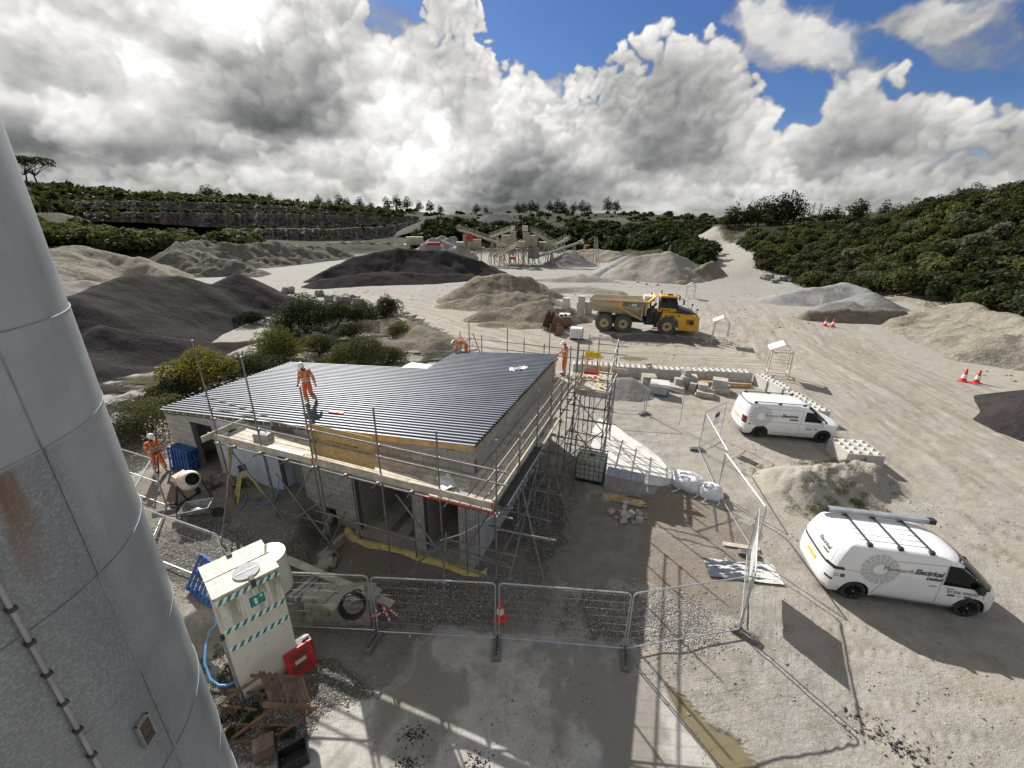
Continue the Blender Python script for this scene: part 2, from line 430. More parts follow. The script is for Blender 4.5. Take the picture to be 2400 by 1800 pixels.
# ------------------------------------------------------------------ the lie of the land
BA = R(20.2); BC = Vector((-1.11, 11.04, 0)); BAa = Vector((-math.cos(BA), math.sin(BA), 0)); BAb = Vector((math.sin(BA), math.cos(BA), 0))
def bl(a, b, z=0.0): return BC+BAa*a+BAb*b+Vector((0, 0, z))      # building axes: a to the left along the front, b to the back
def p22(x, y, z=0.0): return at(x*1.085, y*1.085, z)
def xy(v): return (v.x, v.y)
def chaikin(pts, n=2):
    for _ in range(n):
        o = [pts[0]]
        for p, q in zip(pts[:-1], pts[1:]):
            o += [(p[0]*.75+q[0]*.25, p[1]*.75+q[1]*.25), (p[0]*.25+q[0]*.75, p[1]*.25+q[1]*.75)]
        pts = o+[pts[-1]]
    return pts
# far terrain: for a few bearings, (row in the 2212 view, distance) -> height, interpolated between bearings
FAR = [(-400, [(540, 120), (470, 230), (405, 320), (395, 380)]),
       (60, [(545, 118), (512, 165), (470, 230), (425, 300), (402, 380)]),
       (300, [(540, 128), (528, 165), (508, 235), (502, 296), (436, 332), (415, 362)]),
       (520, [(534, 140), (519, 200), (513, 260), (507, 296), (450, 330), (432, 380)]),
       (760, [(532, 150), (520, 222), (512, 300), (466, 335), (450, 385)]),
       (880, [(540, 150), (508, 235), (500, 280), (472, 340), (456, 390)]),
       (940, [(545, 140), (505, 160), (488, 170), (482, 240), (462, 400)]),
       (1120, [(550, 150), (518, 165), (492, 186), (486, 250), (459, 420)]),
       (1300, [(549, 154), (526, 164), (496, 182), (490, 245), (461, 400)]),
       (1440, [(557, 130), (533, 142), (497, 166), (492, 210), (463, 350)]),
       (1505, [(575, 110), (548, 130), (522, 165), (510, 200), (480, 235), (470, 330)]),
       (1560, [(603, 100), (555, 130), (520, 175), (488, 190), (480, 230), (472, 330)]),
       (1650, [(606, 103), (560, 120), (520, 150), (490, 180), (480, 220), (472, 320)]),
       (1760, [(612, 104), (560, 122), (500, 160), (478, 200), (468, 300)]),
       (1900, [(638, 92), (590, 108), (520, 138), (465, 180), (460, 300)]),
       (2080, [(662, 86), (600, 100), (520, 122), (430, 155), (425, 300)]),
       (2230, [(682, 82), (600, 96), (500, 116), (412, 140), (405, 300)]),
       (2700, [(735, 76), (600, 96), (480, 116), (400, 140), (390, 300)])]
_fd = np.concatenate([np.linspace(0, 70, 8), np.linspace(72, 260, 95), np.linspace(270, 460, 20), [900, 4000]])
_faz, _ftab = [], []
for px_, prof in FAR:
    ref = atd(px_, 500, 100); _faz.append(math.degrees(math.atan2(ref.x, ref.y)))
    dd = [0]; zz = [0]
    for py_, d_ in prof:
        z_ = atd(px_, py_, d_).z
        if len(dd) == 1: dd.append(d_-14 if d_ > 30 else d_); zz.append(0)
        dd.append(d_); zz.append(max(z_, 0))
    dd.append(4000); zz.append(zz[-1])
    _ftab.append(np.interp(_fd, dd, zz))
_faz = np.array([-180]+_faz+[180]); _ftab = np.array([_ftab[0]*.5]+_ftab+[_ftab[-1]*.5])
def far_z(X, Y):
    az_ = np.degrees(np.arctan2(X, Y)); d = np.hypot(X, Y)
    i = np.clip(np.searchsorted(_faz, az_)-1, 0, len(_faz)-2); f = (az_-_faz[i])/(_faz[i+1]-_faz[i]); f = f*f*(3-2*f)
    j = np.clip(np.searchsorted(_fd, d)-1, 0, len(_fd)-2); g = np.clip((d-_fd[j])/(_fd[j+1]-_fd[j]), 0, 1)
    T = _ftab
    return (T[i, j]*(1-g)+T[i, j+1]*g)*(1-f)+(T[i+1, j]*(1-g)+T[i+1, j+1]*g)*f
TERR = [xy(bl(6.75, .6)), xy(bl(6.6, -.3)), xy(bl(6.1, -1.2)), xy(bl(5.4, -2.3)), xy(bl(5.05, -3.3)), xy(bl(5.3, -4.3)), (-8.2, 8.4), (-9.2, 6.5), (-9.5, 4), (-40, 4), (-60, 20), (-34, 30), (-24, 31), (-15, 27), xy(bl(9, 7.5)), xy(bl(6.75, 6.5))]
PAD = [xy(at(*p)) for p in ((1030, 1478), (1240, 1486), (1400, 1504), (1450, 1540), (1510, 1585), (1570, 1632), (1640, 1700), (1730, 1790))]+[(4.6, 3.0), (-4.5, 3.0), (-4.6, 5.4)]+[xy(at(*p)) for p in ((760, 1675), (880, 1640), (930, 1610), (975, 1560), (985, 1510))]
SLAB = [(5.2, 22.4), (6.52, 20.46), (7.18, 18.36), (7.62, 16.91), (7.05, 15.85), (5.65, 16.3), (4.35, 16.9), (4.2, 19.35)]
GREY = [xy(p22(*p)) for p in ((1290, 1075), (1450, 1060), (1530, 1085), (1620, 1150), (1640, 1240), (1600, 1330), (1500, 1310), (1400, 1260), (1260, 1280), (1190, 1230), (1200, 1120))]
PUD = [xy(p22(*p)) for p in ((1440, 1480), (1480, 1510), (1530, 1560), (1600, 1600), (1640, 1659), (1680, 1720), (1600, 1720), (1540, 1640), (1480, 1560))]
MOUND = ((12.4, 15.6), (16.2, 16.5))
TRACKS = [[(2212, 1010), (2050, 900), (1900, 800), (1750, 720), (1640, 660), (1600, 610)], [(2212, 1075), (2000, 950), (1850, 850), (1700, 760), (1610, 690), (1560, 640)],
          [(2212, 960), (2080, 880), (1950, 800), (1800, 730), (1680, 670)], [(2212, 880), (2000, 800), (1850, 740), (1700, 690)],
          [(330, 560), (500, 605), (700, 640), (870, 660), (1050, 705), (1200, 755), (1400, 780), (1600, 790), (1750, 805), (1900, 865), (2212, 1060)],
          [(850, 645), (1000, 672), (1150, 730), (1300, 765), (1500, 775)], [(1320, 745), (1500, 740), (1650, 745), (1800, 780), (2000, 900), (2212, 1120)],
          [(2250, 1210), (2050, 1130), (1950, 1050), (1830, 960)], [(1480, 1560), (1700, 1500), (1900, 1480), (2250, 1500)], [(1480, 1480), (1700, 1440), (1900, 1420), (2250, 1440)], [(1600, 650), (1570, 600), (1560, 575)], [(2212, 1290), (2100, 1180), (2000, 1080)],
          [(1690, 690), (1800, 760), (2000, 860), (2212, 990)], [(1450, 720), (1550, 690), (1620, 640), (1610, 605)]]
BEHIND = [xy(p22(*p)) for p in ((225, 850), (420, 815), (560, 750), (612, 640), (715, 648), (860, 668), (955, 715), (1010, 752), (990, 775), (800, 800), (560, 800), (330, 930))]
TRACKS = [chaikin([xy(p22(*p)) for p in tr]) for tr in TRACKS]
HAUL = chaikin([xy(p22(*p)) for p in [(250, 548), (330, 562), (500, 605), (700, 640), (870, 660), (1050, 710), (1200, 755), (1400, 775), (1650, 780)]])
RUP = chaikin([xy(p22(1650, 780)), xy(p22(1640, 690)), xy(p22(1600, 640)), xy(atd(1590, 600, 106)), xy(atd(1570, 560, 128)), xy(atd(1548, 532, 152)), xy(atd(1514, 513, 185)), xy(atd(1478, 504, 218))])
def ground_z(X, Y, fine=True):
    X = np.asarray(X, dtype=float); Y = np.asarray(Y, dtype=float)
    d = np.hypot(X, Y)
    z = far_z(X, Y)
    z = z+sstep(d, 95, 150)*(fbm(X/19, Y/19, 4)-.5)*np.clip(z*.35, 0, 3.0)
    z = z+sstep(d, 14, 40)*(fbm(X/7, Y/7, 3)-.5)*.35*(1-sstep(d, 100, 140))
    tr = poly_dist(X, Y, TERR)+(fbm(X*1.1, Y*1.1, 3)-.5)*.7
    z = z+.9*(1-sstep(tr, -.35, .35))*(1-sstep(Y, 26, 34))*(1-sstep(-X, 26, 34))
    z = z-.12*np.exp(-((X+6.9)**2+(Y-12.6)**2)/1.2)
    # soil heap beside the vans
    dm, sm = seg_dist(X, Y, *MOUND)
    m_ = np.clip(1-dm/(2.1-.5*sm), 0, 1); z = z+m_*m_*(3-2*m_)*(1.0-.25*sm)*(.62+.82*fbm(X*1.9, Y*1.9, 5, .6))
    dm, sm = seg_dist(X, Y, (10.3, 14.6), (11.2, 13.2)); z = z+.22*np.exp(-(dm/.9)**2)
    if fine:
        nr = 1-sstep(d, 30, 70)
        z = z+nr*((fbm(X*1.7, Y*1.7, 4)-.5)*.07+(fbm(X*.45+9, Y*.45, 3)-.5)*.10)*sstep(poly_dist(X, Y, PAD), -.05, .5)
        for i, tk in enumerate(TRACKS):
            nr_ = nr*sstep(d, 9, 22); dl = line_dist(X, Y, tk)+(fbm(X*.8, Y*.8+i, 2)-.5)*.25; z = z-.016*np.exp(-((dl-1.0)/.18)**2)*nr_+.010*np.exp(-((dl-.65)/.2)**2)*nr_
        for tk in (TRACKS[7], TRACKS[8], TRACKS[9], TRACKS[11], TRACKS[1], TRACKS[0], TRACKS[6]):      # tread prints in the ruts
            acc = 0.0; best = np.full(X.shape, 1e9); al = np.zeros(X.shape); ac = np.zeros(X.shape)
            for p, q in zip(tk[:-1], tk[1:]):
                dd, ss_ = seg_dist(X, Y, p, q); L_ = math.hypot(q[0]-p[0], q[1]-p[1]); k_ = dd < best; best = np.where(k_, dd, best); al = np.where(k_, acc+ss_*L_, al); acc += L_
            a_ = best-1.0; m_ = np.exp(-(a_/.20)**4)*(1-sstep(d, 30, 42))*sstep(d, 7, 10)*sstep(fbm(X*.5, Y*.5+3, 3), .40, .52)
            z = z+m_*.016*np.tanh(2.5*np.sin(2*PI*(al/.34+np.abs(a_)*1.6)))
        z = z-.02*(poly_dist(X, Y, PUD) < 0)
    return z
def gz(x, y): return float(ground_z(np.array([x]), np.array([y]))[0])
def gpt(v, dz=0.0): return Vector((v[0], v[1], gz(v[0], v[1])+dz))
# polar sheet round the camera foot, dense where the photograph looks
azs = np.radians(np.concatenate([np.linspace(-180, -62, 60)[:-1], np.linspace(-62, 62, 600), np.linspace(62, 180, 60)[1:-1]]))
ds_ = np.concatenate([[0.05], np.geomspace(1.0, 5.0, 26), np.geomspace(5.04, 62, 330), np.geomspace(62.6, 330, 190), np.geomspace(340, 4200, 40)])
DD, AA = np.meshgrid(ds_, azs, indexing='ij')
GX, GY = DD*np.sin(AA), DD*np.cos(AA)
GZ = ground_z(GX, GY)
V = np.stack([GX, GY, GZ], -1).reshape(-1, 3)
zon1 = np.zeros((V.shape[0], 4), np.float32); zon2 = np.zeros_like(zon1)
x_, y_ = V[:, 0], V[:, 1]; dd_ = np.hypot(x_, y_)
wob = (fbm(x_*1.5, y_*1.5, 4)-.5)
concrete = np.maximum(1-sstep(poly_dist(x_, y_, PAD)+wob*.35, -.03, .08), .9*(1-sstep(poly_dist(x_, y_, SLAB)+wob*.4, -.05, .12)))
grey = 1-sstep(poly_dist(x_, y_, GREY)+wob*1.5, -.5, .6)
la = (x_-BC.x)*BAa.x+(y_-BC.y)*BAa.y; lb = (x_-BC.x)*BAb.x+(y_-BC.y)*BAb.y
dirt = (1-sstep(lb, .5, 9))*sstep(lb, -9, -.3)*sstep(la, -4.5, -1.0)*(1-sstep(la, 12.5, 16))     # dug earth round the building
dirt = np.maximum(dirt*sstep(poly_dist(x_, y_, PAD), 0, .3), (1-sstep(la, -1.2, -.2))*sstep(la, -3.6, -1.8)*sstep(lb, -4, -1)*(1-sstep(lb, 5, 8)))
dirt = np.maximum(dirt, .95*(1-sstep(poly_dist(x_, y_, BEHIND)+wob*3, -1.0, 1.0)))
gw = (fbm(x_*2.2+5, y_*2.2, 4)-.5)*.9
gravel = gw+np.maximum.reduce([np.exp(-((x_+2.6)/2.6)**2-((y_-9.6)/.9)**2)*1.2, (1-sstep(np.hypot((x_+5.3)/2.2, (y_-6.6)/1.3), .7, 1.1)), np.exp(-((x_+10)/2.0)**2-((y_-10.6)/1.6)**2), np.exp(-((x_-1.0)/1.4)**2-((y_-14)/3)**2), .8*np.exp(-((x_-3.2)/2)**2-((y_-9.2)/1.1)**2), .8*np.exp(-((x_-14)/8)**2-((y_-41)/2.6)**2)])
wet = sstep(fbm(x_*.42+3, y_*.33+8, 6, .62)+wob*.12, .44, .64)*concrete*.8*(x_ < 4.5)
pud = np.maximum.reduce([1-sstep(poly_dist(x_, y_, PUD)+wob*.3, -.05, .05), 1-sstep(np.hypot((x_-6.9)/1.2, (y_-35)/.55)+wob*.4, .85, 1), 1-sstep(np.hypot((x_-10.5)/1.3, (y_-34.6)/.6)+wob*.4, .85, 1)])
zon1[:] = np.stack([concrete, np.clip(np.maximum(dirt, grey), 0, 1), np.clip(gravel, 0, 1), np.clip(wet, 0, 1)], -1)
trk = np.zeros_like(x_)
for tk in TRACKS: trk = np.maximum(trk, np.exp(-((line_dist(x_, y_, tk)+(fbm(x_*.8, y_*.8, 2)-.5)*.25-1.0)/.17)**2)*(.25+.75*sstep(dd_, 12, 24))*sstep(fbm(x_*.35, y_*.35+7, 3), .33, .52))
dh = line_dist(x_, y_, HAUL); dr = line_dist(x_, y_, RUP)
road = np.maximum.reduce([1-sstep(dh+wob*2, 3.2, 5.2), 1-sstep(dr+wob*2, 5.0, 7.5), np.where((x_ > 8) & (y_ < 75), .55, 0)])
slope_veg = sstep(V[:, 2], .9, 2.2)*sstep(dd_, 78, 100)*sstep(dr+wob*2, 5.0, 7.5)
behind = (1-sstep(poly_dist(x_, y_, BEHIND)+wob*3, -1.2, .8))*sstep(fbm(x_*.45, y_*.45, 4), .36, .50)
slope_veg = np.maximum(slope_veg, .85*behind)
zon2[:] = np.stack([np.clip(road, 0, 1), np.clip(slope_veg, 0, 1), np.clip(pud, 0, 1), trk*(dd_ < 130)], -1)
mainl = np.minimum.reduce([line_dist(x_, y_, HAUL), line_dist(x_, y_, RUP), line_dist(x_, y_, TRACKS[1])+1.3, line_dist(x_, y_, TRACKS[6])+4])
zon3 = np.zeros_like(zon1); zon3[:, 0] = np.clip(mainl, 0, 60)/60; zon3[:, 1] = sstep(y_, 14, 24)*(1-sstep(mainl, 7, 16))*(dd_ < 230); zon3[:, 3] = 1
def ground_mat():
    m = bpy.data.materials.new('ground'); m.use_nodes = True; t = NT(m.node_tree); b = t.n['Principled BSDF']
    pos = t.node('ShaderNodeNewGeometry').outputs['Position']; nz = t.xyz(t.node('ShaderNodeNewGeometry').outputs['Normal'])[2]
    a1 = t.node('ShaderNodeAttribute', attribute_name='zone_a'); a2 = t.node('ShaderNodeAttribute', attribute_name='zone_b')
    s1 = t.node('ShaderNodeSeparateColor'); t.put(s1.inputs[0], a1.outputs['Color']); s2 = t.node('ShaderNodeSeparateColor'); t.put(s2.inputs[0], a2.outputs['Color'])
    concrete, dark, gravel, wet = s1.outputs[0], s1.outputs[1], s1.outputs[2], a1.outputs['Alpha']
    road, veg, pud, trk = s2.outputs[0], s2.outputs[1], s2.outputs[2], a2.outputs['Alpha']
    n1 = t.noise(pos, .22, 8, .62); n2 = t.noise(pos, 1.6, 9, .68); n3 = t.noise(pos, 11, 6, .7); n4 = t.noise(pos, 45, 3, .6)
    peb = t.vor(pos, 13, 'F1', 1, .5); pebc = t.vor(pos, 13, 'F1', 0, out='Color')
    yard = t.mix(t.ss(n1, .36, .66), (.340, .318, .282), (.322, .312, .294))
    yard = t.mix(t.ss(n2, .40, .72), yard, (.245, .222, .185))
    yard = t.mix(t.m('MULTIPLY', t.ss(n3, .50, .68), .8), yard, (.43, .40, .35))
    yard = t.mix(t.m('MULTIPLY', t.ss(n4, .60, .70), .5), yard, (.15, .13, .105)); yard = t.mix(t.ss(t.noise(pos, .6, 7, .7), .52, .70, 0, .7), yard, (.24, .215, .175))
    rd = t.mix(t.ss(n2, .35, .7), (.372, .340, .288), (.322, .288, .235))
    c = t.mix(t.m('MULTIPLY', road, .8), yard, rd)
    c = t.mix(t.m('MULTIPLY', trk, t.ss(n2, .2, .6, .2, .6)), c, (.215, .183, .142))
    a3 = t.node('ShaderNodeAttribute', attribute_name='zone_c'); s3 = t.node('ShaderNodeSeparateColor'); t.put(s3.inputs[0], a3.outputs['Color']); dst = t.m('MULTIPLY', s3.outputs[0], 60.0)
    stv = t.cxyz(t.m('MULTIPLY_ADD', t.noise(pos, .5, 2), .9, dst), t.m('MULTIPLY', t.noise(pos, .045, 2), 5.0), 0.0); strk = t.noise(stv, 1.9, 7, .72)
    c = t.mix(t.m('MULTIPLY', s3.outputs[1], t.ss(strk, .48, .60, 0, .9)), c, (.262, .232, .188)); c = t.mix(t.m('MULTIPLY', s3.outputs[1], t.ss(strk, .45, .34, 0, .8)), c, (.43, .412, .38))
    far_g = t.ss(t.vm('LENGTH', pos), 45, 90)
    c = t.mix(t.m('MULTIPLY', far_g, .75), c, (.285, .275, .252))
    soil = t.mix(t.ss(n2, .35, .7), (.195, .175, .150), (.265, .235, .20)); soil = t.mix(t.ss(n1, .50, .62), soil, (.215, .18, .14))
    soil = t.mix(t.m('MULTIPLY', t.ss(n3, .55, .75), .5), soil, (.33, .315, .29))
    c = t.mix(t.ss(t.m('MULTIPLY_ADD', t.m('SUBTRACT', n2, .5), .9, dark), .3, .62), c, soil)
    gcol = t.mix(t.xyz(pebc)[0], (.17, .163, .155), (.40, .385, .36)); gcol = t.mix(t.ss(peb, .34, .66), gcol, (.12, .108, .095))
    c = t.mix(t.ss(t.m('MULTIPLY_ADD', t.m('SUBTRACT', n2, .5), .8, gravel), .32, .60), c, gcol)
    con = t.mix(t.ss(n2, .33, .66), (.36, .342, .312), (.47, .452, .42)); con = t.mix(t.m('MULTIPLY', t.ss(n3, .53, .68), .7), con, (.25, .232, .205)); con = t.mix(t.ss(t.noise(pos, .9, 8, .7), .50, .66, 0, .75), con, (.27, .245, .21))
    con = t.mix(t.ss(t.m('MULTIPLY_ADD', t.noise(pos, .7, 3), .35, t.noise(pos, 3.2, 10, .75)), .80, .86), con, (.05, .047, .044))
    con = t.mix(t.ss(t.m('MULTIPLY_ADD', t.m('SUBTRACT', n3, .5), .35, wet), .18, .92), con, (.245, .222, .195))
    c = t.mix(concrete, c, con)
    # far slopes: scrub on the flatter ground, rock where it is steep
    strat = t.noise(t.vm('MULTIPLY', pos, (.5, .5, .10)), 1.0, 8, .7)
    rock = t.mix(t.ss(strat, .36, .64), (.115, .10, .085), (.33, .29, .24)); rock = t.mix(t.ss(t.noise(pos, .06, 4), .5, .62), rock, (.24, .17, .12))
    gr = t.mix(t.ss(t.noise(pos, .12, 8, .7), .38, .62), (.022, .028, .012), (.046, .050, .022))
    gr = t.mix(t.ss(t.noise(pos, .03, 5), .5, .62), gr, (.075, .078, .034))
    vg = t.mix(t.ss(t.m('MULTIPLY_ADD', t.m('SUBTRACT', t.noise(pos, .25, 5), .5), .3, nz), .84, .93), rock, gr)
    c = t.mix(veg, c, vg)
    c = t.mix(pud, c, (.185, .155, .095))
    t.put(b.inputs['Base Color'], c)
    rough = t.mix(pud, t.mix(t.m('MULTIPLY', wet, concrete), (.92,)*3, (.78,)*3), (.10,)*3); t.put(b.inputs['Roughness'], rough)
    b.inputs['Specular IOR Level'].default_value = .15
    h = t.m('MULTIPLY', n2, .07); h = t.m('MULTIPLY_ADD', n3, .034, h); h = t.m('MULTIPLY_ADD', n4, .012, h)
    h = t.m('MULTIPLY_ADD', t.m('MULTIPLY', peb, gravel), -.03, h)
    h = t.m('MULTIPLY', h, t.m('MULTIPLY_ADD', concrete, -.75, 1.0)); h = t.m('MULTIPLY', h, t.m('SUBTRACT', 1.0, pud))
    h = t.m('MULTIPLY_ADD', t.m('MULTIPLY', veg, t.m('ADD', t.noise(pos, .5, 8, .7), strat)), 1.6, h)
    bn = t.node('ShaderNodeBump'); bn.inputs['Strength'].default_value = 1.0; bn.inputs['Distance'].default_value = 1.0
    t.put(bn.inputs['Height'], h); t.l.new(bn.outputs[0], b.inputs['Normal'])
    return m
gm = fast_mesh('ground', V, gridF(len(ds_), len(azs), True), ground_mat())
for nm, arr in (('zone_a', zon1), ('zone_b', zon2), ('zone_c', zon3)):
    at_ = gm.attributes.new(nm, 'FLOAT_COLOR', 'POINT'); at_.data.foreach_set('color', arr.ravel())
ground = link('ground', gm); ground['kind'] = 'structure'

sl_ = MB(); ps_ = [(p[0]+.12*math.sin(i*2.1), p[1]) for i, p in enumerate([(5.2, 22.6), (5.9, 21.4), (6.5, 20.3), (6.9, 19.3), (7.2, 18.2), (7.55, 17.0), (7.35, 16.0), (6.6, 15.75), (5.6, 15.95), (4.6, 16.6), (4.25, 17.6), (4.2, 19.35), (4.5, 21)])]
sl_.prism(ps_, -.1, .055, 'z'); o = sl_.obj('pavement', mat('white_concrete', (.60, .585, .55), .9, var=.10, scale=1.5, bump=.2, dirt=(.42, .40, .36), dscale=1.1), None); o['kind'] = 'structure'

# ------------------------------------------------------------------ stockpiles
def pile_mat(name, c1, c2, c3=None, grain=9.0, streak=.5, bump=.05, weeds=0.0):
    m = bpy.data.materials.new(name); m.use_nodes = True; t = NT(m.node_tree); b = t.n['Principled BSDF']
    pos = t.node('ShaderNodeNewGeometry').outputs['Position']
    n1 = t.noise(pos, .35, 8, .65); n2 = t.noise(pos, grain, 4, .7); st = t.noise(t.vm('MULTIPLY', pos, (1, 1, .18)), 1.1, 7, .65)
    c = t.mix(t.ss(t.m('MULTIPLY_ADD', st, streak, t.m('MULTIPLY', n1, 1-streak)), .38, .62), c1, c2)
    if c3: c = t.mix(t.ss(n1, .52, .66), c, c3)
    c = t.mix(t.ss(n2, .35, .65, .35, 0), c, tuple(x*.45 for x in c1)); c = t.mix(t.ss(n2, .60, .78, 0, .5), c, tuple(min(.6, x*1.7) for x in c2))
    if weeds:
        nz = t.xyz(t.node('ShaderNodeNewGeometry').outputs['Normal'])[2]
        c = t.mix(t.m('MULTIPLY', t.ss(t.noise(pos, 1.3, 8, .7), .56, .66), weeds), c, (.075, .085, .03))
    t.put(b.inputs['Base Color'], c); b.inputs['Roughness'].default_value = 1.0; b.inputs['Specular IOR Level'].default_value = .04
    h = t.m('MULTIPLY_ADD', n2, bump, t.m('MULTIPLY', st, bump*4))
    bn = t.node('ShaderNodeBump'); bn.inputs['Distance'].default_value = 1.0; t.put(bn.inputs['Height'], h); t.l.new(bn.outputs[0], b.inputs['Normal'])
    return m
M_BLK = pile_mat('dark_chippings', (.034, .031, .0315), (.056, .0515, .0515), grain=7, streak=.35, bump=.05)
M_SOIL = pile_mat('brown_soil', (.20, .172, .13), (.30, .265, .21), (.235, .205, .155), grain=3, bump=.10, weeds=.5)
M_SAND = pile_mat('pale_sand', (.27, .255, .225), (.36, .345, .31), grain=6, bump=.03)
M_GREY = pile_mat('grey_chippings', (.25, .25, .248), (.34, .34, .335), grain=6, bump=.03)
M_TAN = pile_mat('tan_spoil', (.24, .215, .175), (.33, .30, .25), (.19, .17, .14), grain=2.5, bump=.10)
M_RUB = pile_mat('grey_rubble', (.14, .128, .11), (.25, .235, .205), (.12, .105, .085), grain=1.6, bump=.16, weeds=.35)
M_RCK = pile_mat('white_rock', (.28, .27, .255), (.50, .49, .47), grain=1.2, bump=.3)
M_STN = pile_mat('grey_stone', (.20, .195, .19), (.31, .305, .295), grain=14, bump=.05)
M_EARTH = pile_mat('dark_earth', (.165, .145, .115), (.25, .225, .185), (.195, .16, .115), grain=4, bump=.07, weeds=.4)
M_FARG = pile_mat('far_grey_stone', (.105, .105, .105), (.145, .145, .142), grain=2, bump=.03); M_FART = pile_mat('far_tan_stone', (.14, .13, .11), (.19, .178, .15), grain=2, bump=.03)
def pile(name, label, chains, mt, res=.5, slope=.6, rough=.5, fine=.12, seed=0, cat='stockpile', group=None, gully=0.0, sharp=.55):
    """chains of (column, row in the 2212 view, distance[, slope]) crest points; flanks fall at the slope of the loose stone"""
    cs = []
    for ch in chains: cs.append([(atd(*p[:3]), p[3] if len(p) > 3 else slope) for p in ch])
    allp = [p for c in cs for p, s_ in c]
    rmax = max((p.z+1)/s_ for c in cs for p, s_ in c)+2
    gmin = min(max(gz(p.x, p.y), 0) for p in allp)
    rmax = max((p.z-gmin+1)/s_ for c in cs for p, s_ in c)+1.5
    x0, x1 = min(p.x for p in allp)-rmax, max(p.x for p in allp)+rmax; y0, y1 = min(p.y for p in allp)-rmax, max(p.y for p in allp)+rmax
    nx, ny = int((x1-x0)/res)+2, int((y1-y0)/res)+2
    X, Y = np.meshgrid(np.linspace(x0, x1, nx), np.linspace(y0, y1, ny), indexing='ij')
    wx = (fbm(X/6+seed, Y/6, 3)-.5)*3.5*rough; wy = (fbm(X/6+seed+31, Y/6+9, 3)-.5)*3.5*rough
    Z = np.full(X.shape, -9.0)
    for c in cs:
        if len(c) == 1: c = c+c
        for (p, s0), (q, s1) in zip(c[:-1], c[1:]):
            d, s_ = seg_dist(X+wx, Y+wy, p, q)
            zz = p.z*(1-s_)+q.z*s_-np.maximum(d-sharp, 0)*(s0*(1-s_)+s1*s_)-np.minimum(d, sharp)**2*(s0/(2*sharp+1e-6))*.8
            k = .45; h_ = np.clip(.5+.5*(Z-zz)/k, 0, 1); Z = zz*(1-h_)+Z*h_+k*h_*(1-h_)*.5
    gr = ground_z(X, Y, False)
    up = np.clip((Z-gr)/1.0, 0, 1)
    Z = Z+up*((fbm(X/2.2+seed, Y/2.2, 4)-.5)*2*fine*2.2+(fbm(X*1.1+seed, Y*1.1, 3)-.5)*fine)
    if gully: Z = Z-up*gully*np.abs(fbm((X+Y*.3)/1.6+seed, (Y-X*.3)/5.0, 4)-.5)*2
    keep = (Z > gr-.25)
    F = gridF(nx, ny); kf = keep.reshape(-1)[F].any(1); F = F[kf]
    Zc = np.where(keep, Z, gr-.3)
    Vv = np.stack([X, Y, Zc], -1).reshape(-1, 3); used = np.unique(F); mp = np.full(len(Vv), -1); mp[used] = np.arange(len(used))
    o = link(name, fast_mesh(name, Vv[used], mp[F], mt)); tag(o, label, cat, group); return o
pile('chippings_heap', 'large heap of dark purple-grey chippings behind the silo, two peaked', [[(140, 640, 48), (205, 615, 53), (290, 588, 58), (390, 594, 60), (465, 613, 61), (512, 588, 64), (560, 622, 64)], [(215, 705, 43, .45), (330, 728, 43, .45), (470, 742, 44, .45), (580, 735, 46, .5)], [(160, 760, 40, .4), (230, 790, 38, .4), (330, 800, 37.5, .4), (420, 790, 38.5, .45)], [(170, 830, 34.5, .3), (300, 840, 33.5, .3), (430, 812, 35, .32), (530, 775, 38, .36)]], M_BLK, .34, .62, .35, .10, 3, gully=.25)
pile('chippings_heap', 'broad heap of dark chippings in front of the crushing plant', [[(690, 590, 88), (760, 555, 92), (860, 535, 95), (960, 541, 95), (1040, 562, 96), (1085, 585, 98)], [(680, 606, 81, .5), (760, 592, 82, .5), (830, 586, 83, .5), (930, 590, 83, .5), (1020, 592, 86, .5)]], M_BLK, .45, .6, .5, .10, 8, gully=.22)
pile('soil_mound', 'brown soil mound with sparse weeds left of the dump truck', [[(985, 622, 62), (1040, 599, 65), (1090, 589, 67), (1150, 601, 68), (1200, 628, 66)], [(968, 648, 58, .42), (1040, 636, 58, .40), (1110, 632, 59, .40), (1185, 640, 60, .42)]], M_SOIL, .3, .62, .7, .16, 21, cat='mound', gully=.45)
pile('soil_mound', 'lower brown soil mound beside the white liquid containers', [[(1045, 675, 49.5), (1120, 657, 49.5), (1180, 644, 50.5), (1240, 668, 50.5)], [(1050, 698, 46.5, .4), (1120, 700, 46, .4), (1180, 704, 46, .4)]], M_SOIL, .26, .58, .6, .14, 33, cat='mound', gully=.3)
pile('sand_heap', 'tall cone of pale crushed sand at the foot of the hill road', [[(1370, 556, 97), (1400, 549, 98), (1440, 543, 98), (1475, 556, 100)]], M_SAND, .34, .60, .35, .16, 41)
pile('sand_heap', 'smooth grey slab-sided sand heap left of the tall pale cone', [[(1290, 588, 96), (1325, 570, 101), (1355, 553, 107)]], M_GREY, .4, .45, .2, .05, 43)
pile('sand_heap', 'low rounded pale sand heap behind the dump truck body', [[(1205, 600, 86, .4), (1250, 592, 88, .4), (1300, 600, 88, .4), (1350, 612, 86, .4)], [(1200, 622, 72, .45), (1265, 619, 73, .45), (1340, 628, 72, .45)]], M_SAND, .34, .42, .5, .08, 47)
pile('sand_heap', 'small low heap of pale sand beside the brown mound', [[(1145, 603, 86, .35), (1190, 600, 86, .35)]], M_SAND, .4, .35, .5, .06, 48)
pile('earth_bank', 'steep brown cut bank beside the foot of the hill road', [[(1470, 602, 90), (1495, 584, 96), (1515, 572, 101), (1535, 562, 106)]], M_SOIL, .3, .85, .5, .12, 51, cat='bank', gully=.6)
pile('gravel_heap', 'wide pale grey gravel heap below the bushy hillside', [[(1690, 637, 76, .4), (1760, 622, 80, .45), (1825, 612, 84, .5), (1865, 624, 83, .5)]], M_GREY, .32, .45, .35, .08, 61)
